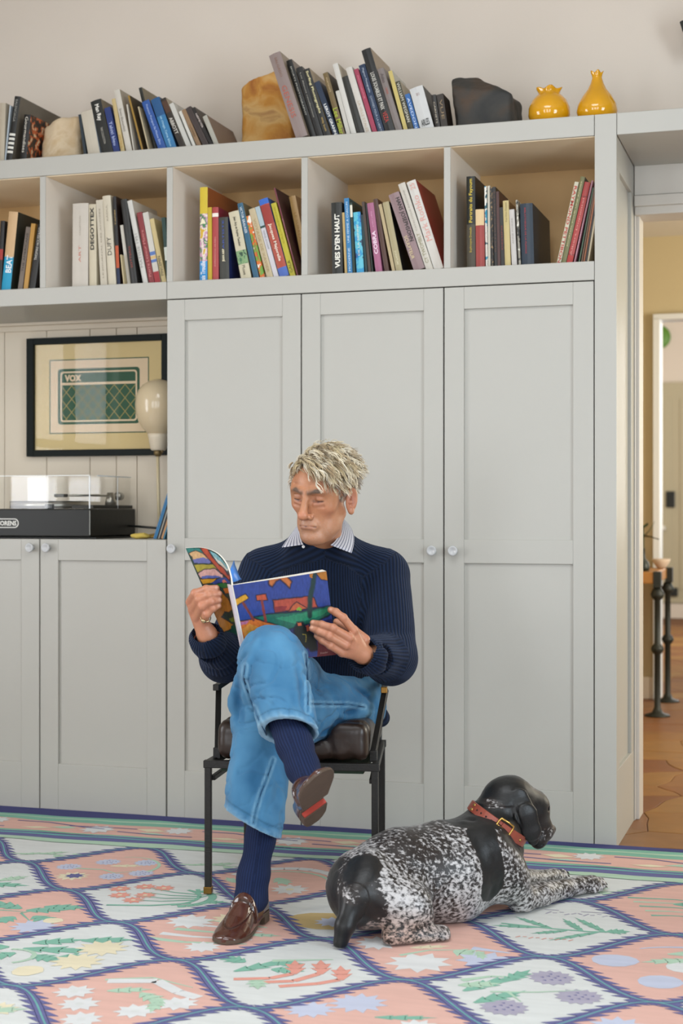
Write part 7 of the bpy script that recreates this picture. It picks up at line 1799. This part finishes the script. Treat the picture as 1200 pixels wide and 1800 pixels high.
du(s_chain([J(1012, 1558, 4.405), J(1040, 1554, 4.44)], [.0255, .0265]), .012)
for p in ((1054, 1549, 4.46), (1057, 1556, 4.45), (1052, 1562, 4.435), (1043, 1565, 4.42)): du(s_ell(J(*p), H_(.0135, .0135, .0125)), .007)
du(s_chain([J(900, 1548, 4.34), J(945, 1546, 4.46), J(975, 1541, 4.53)], [.038, .028, .024]), .02)            # far forearm
for p in ((988, 1535, 4.56), (990, 1541, 4.545), (984, 1544, 4.53)): du(s_ell(J(*p), H_(.0145, .0145, .013)), .008)
du(s_ell(J(1000, 1580, 4.375), H_(.013, .013, .011)), .01)                                  # carpal pad
du(s_cap(J(876, 1515, 4.28), J(884, 1535, 4.27), .074, .055), .04)                           # forechest
NKA, NKB = J(846, 1478, 4.245), J(884, 1418, 4.275)
du(s_cap(NKA, NKB, .086, .064), .05)
du(s_cap(J(880, 1480, 4.28), J(898, 1440, 4.29), .055, .045), .03)                          # throat
du(s_ell(J(893, 1403, 4.282), H_(.068, .068, .062)), .025)
du(s_cap(J(900, 1404, 4.285), J(937, 1417, 4.31), .058, .046), .02)
du(s_cap(J(930, 1425, 4.31), J(955, 1460, 4.34), .047, .030), .022)
du(s_ell(J(946, 1474, 4.325), H_(.026, .03, .030)), .016)                                   # flews
du(s_ell(J(968, 1457, 4.352), H_(.014, .016, .0125)), .008)                                 # nose
du(s_ell(J(951, 1410, 4.295), H_(.0105, .0105, .0095)), .007)                               # brow over the eye
DOG.append(('s', s_ell(J(957, 1421, 4.30), H_(.012, .012, .008)), .01))
DOG.append(('s', s_cap(J(948, 1486, 4.30), J(972, 1474, 4.34), .0018, .0015), .004))        # lip line
EARN = unit(FW * 1.0 - RT * .18)
du(s_chain([J(912, 1402, 4.222), J(924, 1432, 4.205), J(934, 1462, 4.212), J(937, 1476, 4.222)], [.026, .0315, .0265, .0175], .01, (EARN, .30)), .006)
DOG.append(('s', s_cap(J(905, 1420, 4.20), J(922, 1470, 4.196), .004, .003), .010))
# folds: flank to knee, behind the shoulder, on the neck
DF = [(J(790, 1545, 4.04), J(720, 1612, 3.90), -.008, .010), (J(800, 1550, 4.04), J(745, 1610, 3.92), .010, .014), (J(880, 1470, 4.16), J(878, 1560, 4.11), .007, .012), (J(838, 1490, 4.10), J(862, 1580, 4.10), .009, .014),
      (J(815, 1430, 4.17), J(870, 1480, 4.15), .006, .008), (J(808, 1442, 4.16), J(868, 1496, 4.12), -.006, .008), (J(800, 1452, 4.15), J(860, 1512, 4.10), .005, .009), (J(655, 1590, 3.9), J(690, 1640, 3.87), .008, .014), (J(650, 1520, 3.95), J(640, 1600, 3.88), .006, .014)]
def dog_field(P):
    d = field(DOG, P); m = np.abs(d) < .03
    if m.any(): Q = P[m]; d[m] += (fold_lines(Q, DF) + .0022 * fbm(Q * 30, 3)) * np.clip(1 - np.abs(d[m]) / .03, 0, 1)
    return smax(d, RZ + .0048 - P[:, 2], .004)
lo, hi = bounds(DOG, .02); dv_, df_ = polygonise(dog_field, lo, hi, .0036)
def near(p, r): return vlen(dv_ - J(*p)) / r
def blobm(items, soft=.18):
    d = np.full(len(dv_), 9.0)
    for it in items:
        a, b, r = J(*it[0]), J(*it[1]), it[2]; _, rr, _ = cyl(dv_, a, b); d = np.minimum(d, rr / r)
    return np.clip((1.0 - d) / soft + .5, 0, 1)
wob = .22 * fbm(dv_ * 22 + 4, 3)
def blackm(items, soft): 
    d = np.full(len(dv_), 9.0)
    for it in items: _, rr, _ = cyl(dv_, J(*it[0]), J(*it[1])); d = np.minimum(d, rr / it[2])
    return np.clip((1.0 + wob - d) / soft + .5, 0, 1)
black = blackm([((893, 1403, 4.28), (940, 1440, 4.32), .088), ((920, 1440, 4.21), (937, 1480, 4.22), .06), ((826, 1440, 4.2), (905, 1490, 4.24), .078), ((845, 1475, 4.12), (862, 1558, 4.09), .046), ((875, 1480, 4.16), (900, 1490, 4.2), .04)], .18)
rump = blackm([((622, 1540, 3.93), (650, 1595, 3.88), .052), ((598, 1530, 4.0), (590, 1585, 4.0), .045)], 1.0)
tail = blackm([((640, 1535, 3.95), (598, 1657, 3.868), .052), ((598, 1657, 3.868), (597, 1668, 3.866), .05), ((590, 1560, 3.98), (600, 1620, 3.95), .05)], .3)
tuft = blackm([((850, 1402, 4.22), (880, 1425, 4.2), .020)], .6)
muz = blackm([((957, 1468, 4.30), (962, 1462, 4.33), .026)], .8)
dark = np.full(len(dv_), .50)
px_ = 600 + FPX * ((dv_ - CAM) @ RT) / ((dv_ - CAM) @ FW)
xl = (dv_ - J(700, 1540, 4.0)) @ RT
dark += .10 * np.clip((dv_[:, 2] - .20) / .08, 0, 1)                 # darker back
dark += .16 * np.exp(-(vlen(dv_ - J(735, 1500, 4.0)) / .10) ** 2) + .13 * np.exp(-(vlen(dv_ - J(745, 1580, 3.95)) / .05) ** 2) + .12 * np.exp(-(vlen(dv_ - J(890, 1555, 4.12)) / .05) ** 2)
dark -= .13 * np.exp(-(vlen(dv_ - J(815, 1575, 4.08)) / .09) ** 2) + .10 * np.exp(-(vlen(dv_ - J(715, 1600, 3.9)) / .06) ** 2) + .10 * np.exp(-(vlen(dv_ - J(920, 1530, 4.2)) / .05) ** 2)
dark += .22 * fbm(dv_ * 13 + 2, 3)
dark = np.clip(dark, .2, .85); dark = np.maximum(dark, np.clip(black * 1.3 - .55 * tuft * (dv_[:, 2] > .3) - .62 * muz, 0, 1.3)); dark = np.maximum(dark, np.maximum(rump * .98, tail * 1.3)); 
belly = np.clip((.11 - dv_[:, 2]) / .06, 0, 1) * np.exp(-(vlen(dv_ - J(690, 1610, 3.92)) / .12) ** 2)
FUR, nt, b = new_mat('roan_coat')
tc = nt.nodes.new('ShaderNodeTexCoord'); mp = nt.nodes.new('ShaderNodeMapping'); mp.inputs['Rotation'].default_value = (0, 0, -TH - .35); mp.inputs['Scale'].default_value = (.62, 1, 1.0); nt.links.new(tc.outputs['Object'], mp.inputs[0])
at = nt.nodes.new('ShaderNodeAttribute'); at.attribute_name = 'dark'; ab = nt.nodes.new('ShaderNodeAttribute'); ab.attribute_name = 'belly'
n1 = nt.nodes.new('ShaderNodeTexNoise'); n1.inputs['Scale'].default_value = 130; n1.inputs['Detail'].default_value = 2.5; n1.inputs['Distortion'].default_value = .3; nt.links.new(mp.outputs[0], n1.inputs[0])
n2 = nt.nodes.new('ShaderNodeTexNoise'); n2.inputs['Scale'].default_value = 420; n2.inputs['Detail'].default_value = 3; nt.links.new(mp.outputs[0], n2.inputs[0])
mx = nt.nodes.new('ShaderNodeMath'); mx.operation = 'MULTIPLY_ADD'; mx.inputs[1].default_value = .28; nt.links.new(n2.outputs[0], mx.inputs[0]); nt.links.new(n1.outputs[0], mx.inputs[2])     # n1 + .28 n2, about .64
sb = nt.nodes.new('ShaderNodeMath'); sb.operation = 'MULTIPLY_ADD'; sb.inputs[1].default_value = .62; nt.links.new(at.outputs['Fac'], sb.inputs[0]); nt.links.new(mx.outputs[0], sb.inputs[2])      # + .62 dark
mr = nt.nodes.new('ShaderNodeMapRange'); mr.inputs[1].default_value = .82; mr.inputs[2].default_value = 1.03; nt.links.new(sb.outputs[0], mr.inputs[0])
lt = nt.nodes.new('ShaderNodeMix'); lt.data_type = 'RGBA'; lt.inputs[6].default_value = srgb('bdbab9') + (1,); lt.inputs[7].default_value = srgb('a87c62') + (1,); nt.links.new(ab.outputs['Fac'], lt.inputs[0])
n3 = nt.nodes.new('ShaderNodeTexNoise'); n3.inputs['Scale'].default_value = 18; nt.links.new(tc.outputs['Object'], n3.inputs[0])
dk = nt.nodes.new('ShaderNodeMix'); dk.data_type = 'RGBA'; dk.inputs[6].default_value = srgb('121315') + (1,); dk.inputs[7].default_value = srgb('2a1f19') + (1,); nt.links.new(n3.outputs[0], dk.inputs[0])
bk = nt.nodes.new('ShaderNodeMapRange'); bk.inputs[1].default_value = .8; bk.inputs[2].default_value = 1.05; nt.links.new(at.outputs['Fac'], bk.inputs[0])
dk2 = nt.nodes.new('ShaderNodeMix'); dk2.data_type = 'RGBA'; dk2.inputs[7].default_value = srgb('0a0b0c') + (1,); nt.links.new(bk.outputs[0], dk2.inputs[0]); nt.links.new(dk.outputs[2], dk2.inputs[6])
cm = nt.nodes.new('ShaderNodeMix'); cm.data_type = 'RGBA'; nt.links.new(mr.outputs[0], cm.inputs[0]); nt.links.new(lt.outputs[2], cm.inputs[6]); nt.links.new(dk2.outputs[2], cm.inputs[7]); nt.links.new(cm.outputs[2], b.inputs['Base Color'])
bp = nt.nodes.new('ShaderNodeBump'); bp.inputs['Strength'].default_value = .22; bp.inputs['Distance'].default_value = .002
mp2 = nt.nodes.new('ShaderNodeMapping'); mp2.inputs['Rotation'].default_value = (0, .6, -TH - .2); mp2.inputs['Scale'].default_value = (.16, 1, 1); nt.links.new(tc.outputs['Object'], mp2.inputs[0]); n4 = nt.nodes.new('ShaderNodeTexNoise'); n4.inputs['Scale'].default_value = 520; nt.links.new(mp2.outputs[0], n4.inputs[0]); nt.links.new(n4.outputs[0], bp.inputs['Height']); nt.links.new(bp.outputs[0], b.inputs['Normal'])
b.inputs['Roughness'].default_value = .42; b.inputs['Specular IOR Level'].default_value = .45; b.inputs['Sheen Weight'].default_value = .08
dog = raw('dog', dv_, df_, FUR, None, True, None, {'dark': dark, 'belly': belly * .8})
tag(dog, 'black and white ticked hunting dog in a red collar lying on the rug', 'dog')
# eye, nose leather, claws
bm = bmesh.new(); lathe(bm, [(0, -.006), (.0042, -.004), (.006, 0), (.0042, .004), (0, .006)], 12, M=Matrix.Translation(J(954.5, 1419, 4.288))); obj('eye', bm, mat('14100e', .06, .02, name='dark_eye', coat=.8), dog, True)
CLAW = mat('201c1a', .35, .1, name='dark_claw')
for a, b_ in (((1060, 1552, 4.46), (1067, 1555, 4.468)), ((1061, 1558, 4.45), (1067, 1560, 4.455)), ((1054, 1561, 4.43), (1060, 1563, 4.434)), ((994, 1533, 4.57), (1000, 1536, 4.575)), ((996, 1539, 4.55), (1001, 1541, 4.552)), ((787, 1643, 3.945), (790.5, 1647, 3.945))):
    bm = bmesh.new(); tube(bm, [J(*a), (J(*a) + J(*b_)) / 2 + UPV * .002, J(*b_)], [.0042, .0035, .0012], 6); obj('claw', bm, CLAW, dog)
# ---- collar: a leather band following the neck, buckle, free end with a rivet
cax = unit(RT * .57 + UPV * .82 + FW * .08); cc = J(869, 1444, 4.262); CBs = basis(cax, -FW)
def coll(an, h, lift):
    d = CBs[0] * math.cos(an) + CBs[1] * math.sin(an); rs = np.arange(.03, .14, .001); P = cc + cax * h + np.outer(rs, d); f = dog_field(P); i = np.nonzero(f > 0)[0]
    r = rs[i[0]] if len(i) else .08
    return r, d
N_ = 72; rad = np.array([max(coll(2 * PI * k / N_, h, 0)[0] for h in (-.012, 0, .012)) for k in range(N_)]); rad = np.minimum(rad, .098)
rad = np.convolve(np.concatenate([rad[-6:], rad, rad[:6]]), np.ones(7) / 7, 'same')[6:-6]
def cpt(an, h, lift): k = an / (2 * PI) * N_; i = int(math.floor(k)) % N_; f = k - math.floor(k); r = rad[i] * (1 - f) + rad[(i + 1) % N_] * f; return cc + cax * h + (CBs[0] * math.cos(an) + CBs[1] * math.sin(an)) * (r + lift)
COLL = mat('8e4433', .38, .15, 60, .25, 120, name='red_brown_leather')
def strap(a0, a1, w_, lift, th, n, name, parent, round_end=False):
    bm = bmesh.new(); rings = []
    for k in range(n + 1):
        an = a0 + (a1 - a0) * k / n; ww = w_
        if round_end: t = k / n; e = max(0, (t - .82) / .18); ww = w_ * math.sqrt(max(.02, 1 - e * e))
        rings.append([bm.verts.new(cpt(an, h, l_)) for h, l_ in ((-ww, lift), (-ww * .9, lift + th), (ww * .9, lift + th), (ww, lift))])
    for A, B in zip(rings, rings[1:]):
        for i in range(4): bm.faces.new((A[i], A[(i + 1) % 4], B[(i + 1) % 4], B[i]))
    if abs(a1 - a0) < 6.2: bm.faces.new(rings[0]); bm.faces.new(rings[-1][::-1])
    return obj(name, bm, COLL, parent)
cl = strap(0, 2 * PI, .0145, .001, .0035, 72, 'collar', dog)
sgn_ = 1 if (CBs[1] @ RT) > 0 else -1
strap(sgn_ * .02, sgn_ * .86, .0145, .0052, .003, 24, 'free_end', cl, True)
BR2 = mat('c9a25a', .25, .08, metal=.9, name='gold_brass')
def cbar(name, pts, r, parent=cl):
    bm = bmesh.new(); tube(bm, [cpt(a, h, l_) for a, h, l_ in pts], r, 8); return obj(name, bm, BR2, parent)
a0 = sgn_ * .10
fr_pts = [(a0 - .19, -.021, .009), (a0, -.022, .0105), (a0 + .19, -.021, .009), (a0 + .21, -.012, .009), (a0 + .21, .012, .009), (a0 + .19, .021, .009), (a0, .022, .0105), (a0 - .19, .021, .009), (a0 - .21, .012, .009), (a0 - .21, -.012, .009), (a0 - .19, -.021, .009), (a0 - .15, -.0215, .009)]
cbar('buckle', fr_pts, .0031); cbar('buckle_pin', [(a0 - sgn_ * .2, 0, .010), (a0 - sgn_ * .02, 0, .0105)], .0022)
for an, nm in ((sgn_ * .74, 'rivet'), (-sgn_ * 1.02, 'rivet'), (-sgn_ * 1.06, 'rivet')):
    for h in ((0,) if an * sgn_ > 0 else (-.007, .007)):
        bm = bmesh.new(); lathe(bm, [(0, -.003), (.0045, -.003), (.004, .0006), (0, .0018)], 12, M=Matrix.Translation(cpt(an, h, .0085 if an * sgn_ > 0 else .0046)) @ Matrix(np.array(basis(unit(cpt(an, 0, .01) - cpt(an, 0, 0)), UPV)).T.tolist()).to_4x4()); obj(nm, bm, BR2, cl, True)
HOLE = mat('2a1512', .8, .05, name='strap_hole')
for an in (-.28, -.45, -.62, -.79):
    bm = bmesh.new(); lathe(bm, [(0, 0), (.0028, 0), (.0028, .0006), (0, .0006)], 10, M=Matrix.Translation(cpt(sgn_ * an, 0, .0043)) @ Matrix(np.array(basis(unit(cpt(sgn_ * an, 0, .01) - cpt(sgn_ * an, 0, 0)), UPV)).T.tolist()).to_4x4()); obj('strap_hole', bm, HOLE, cl)
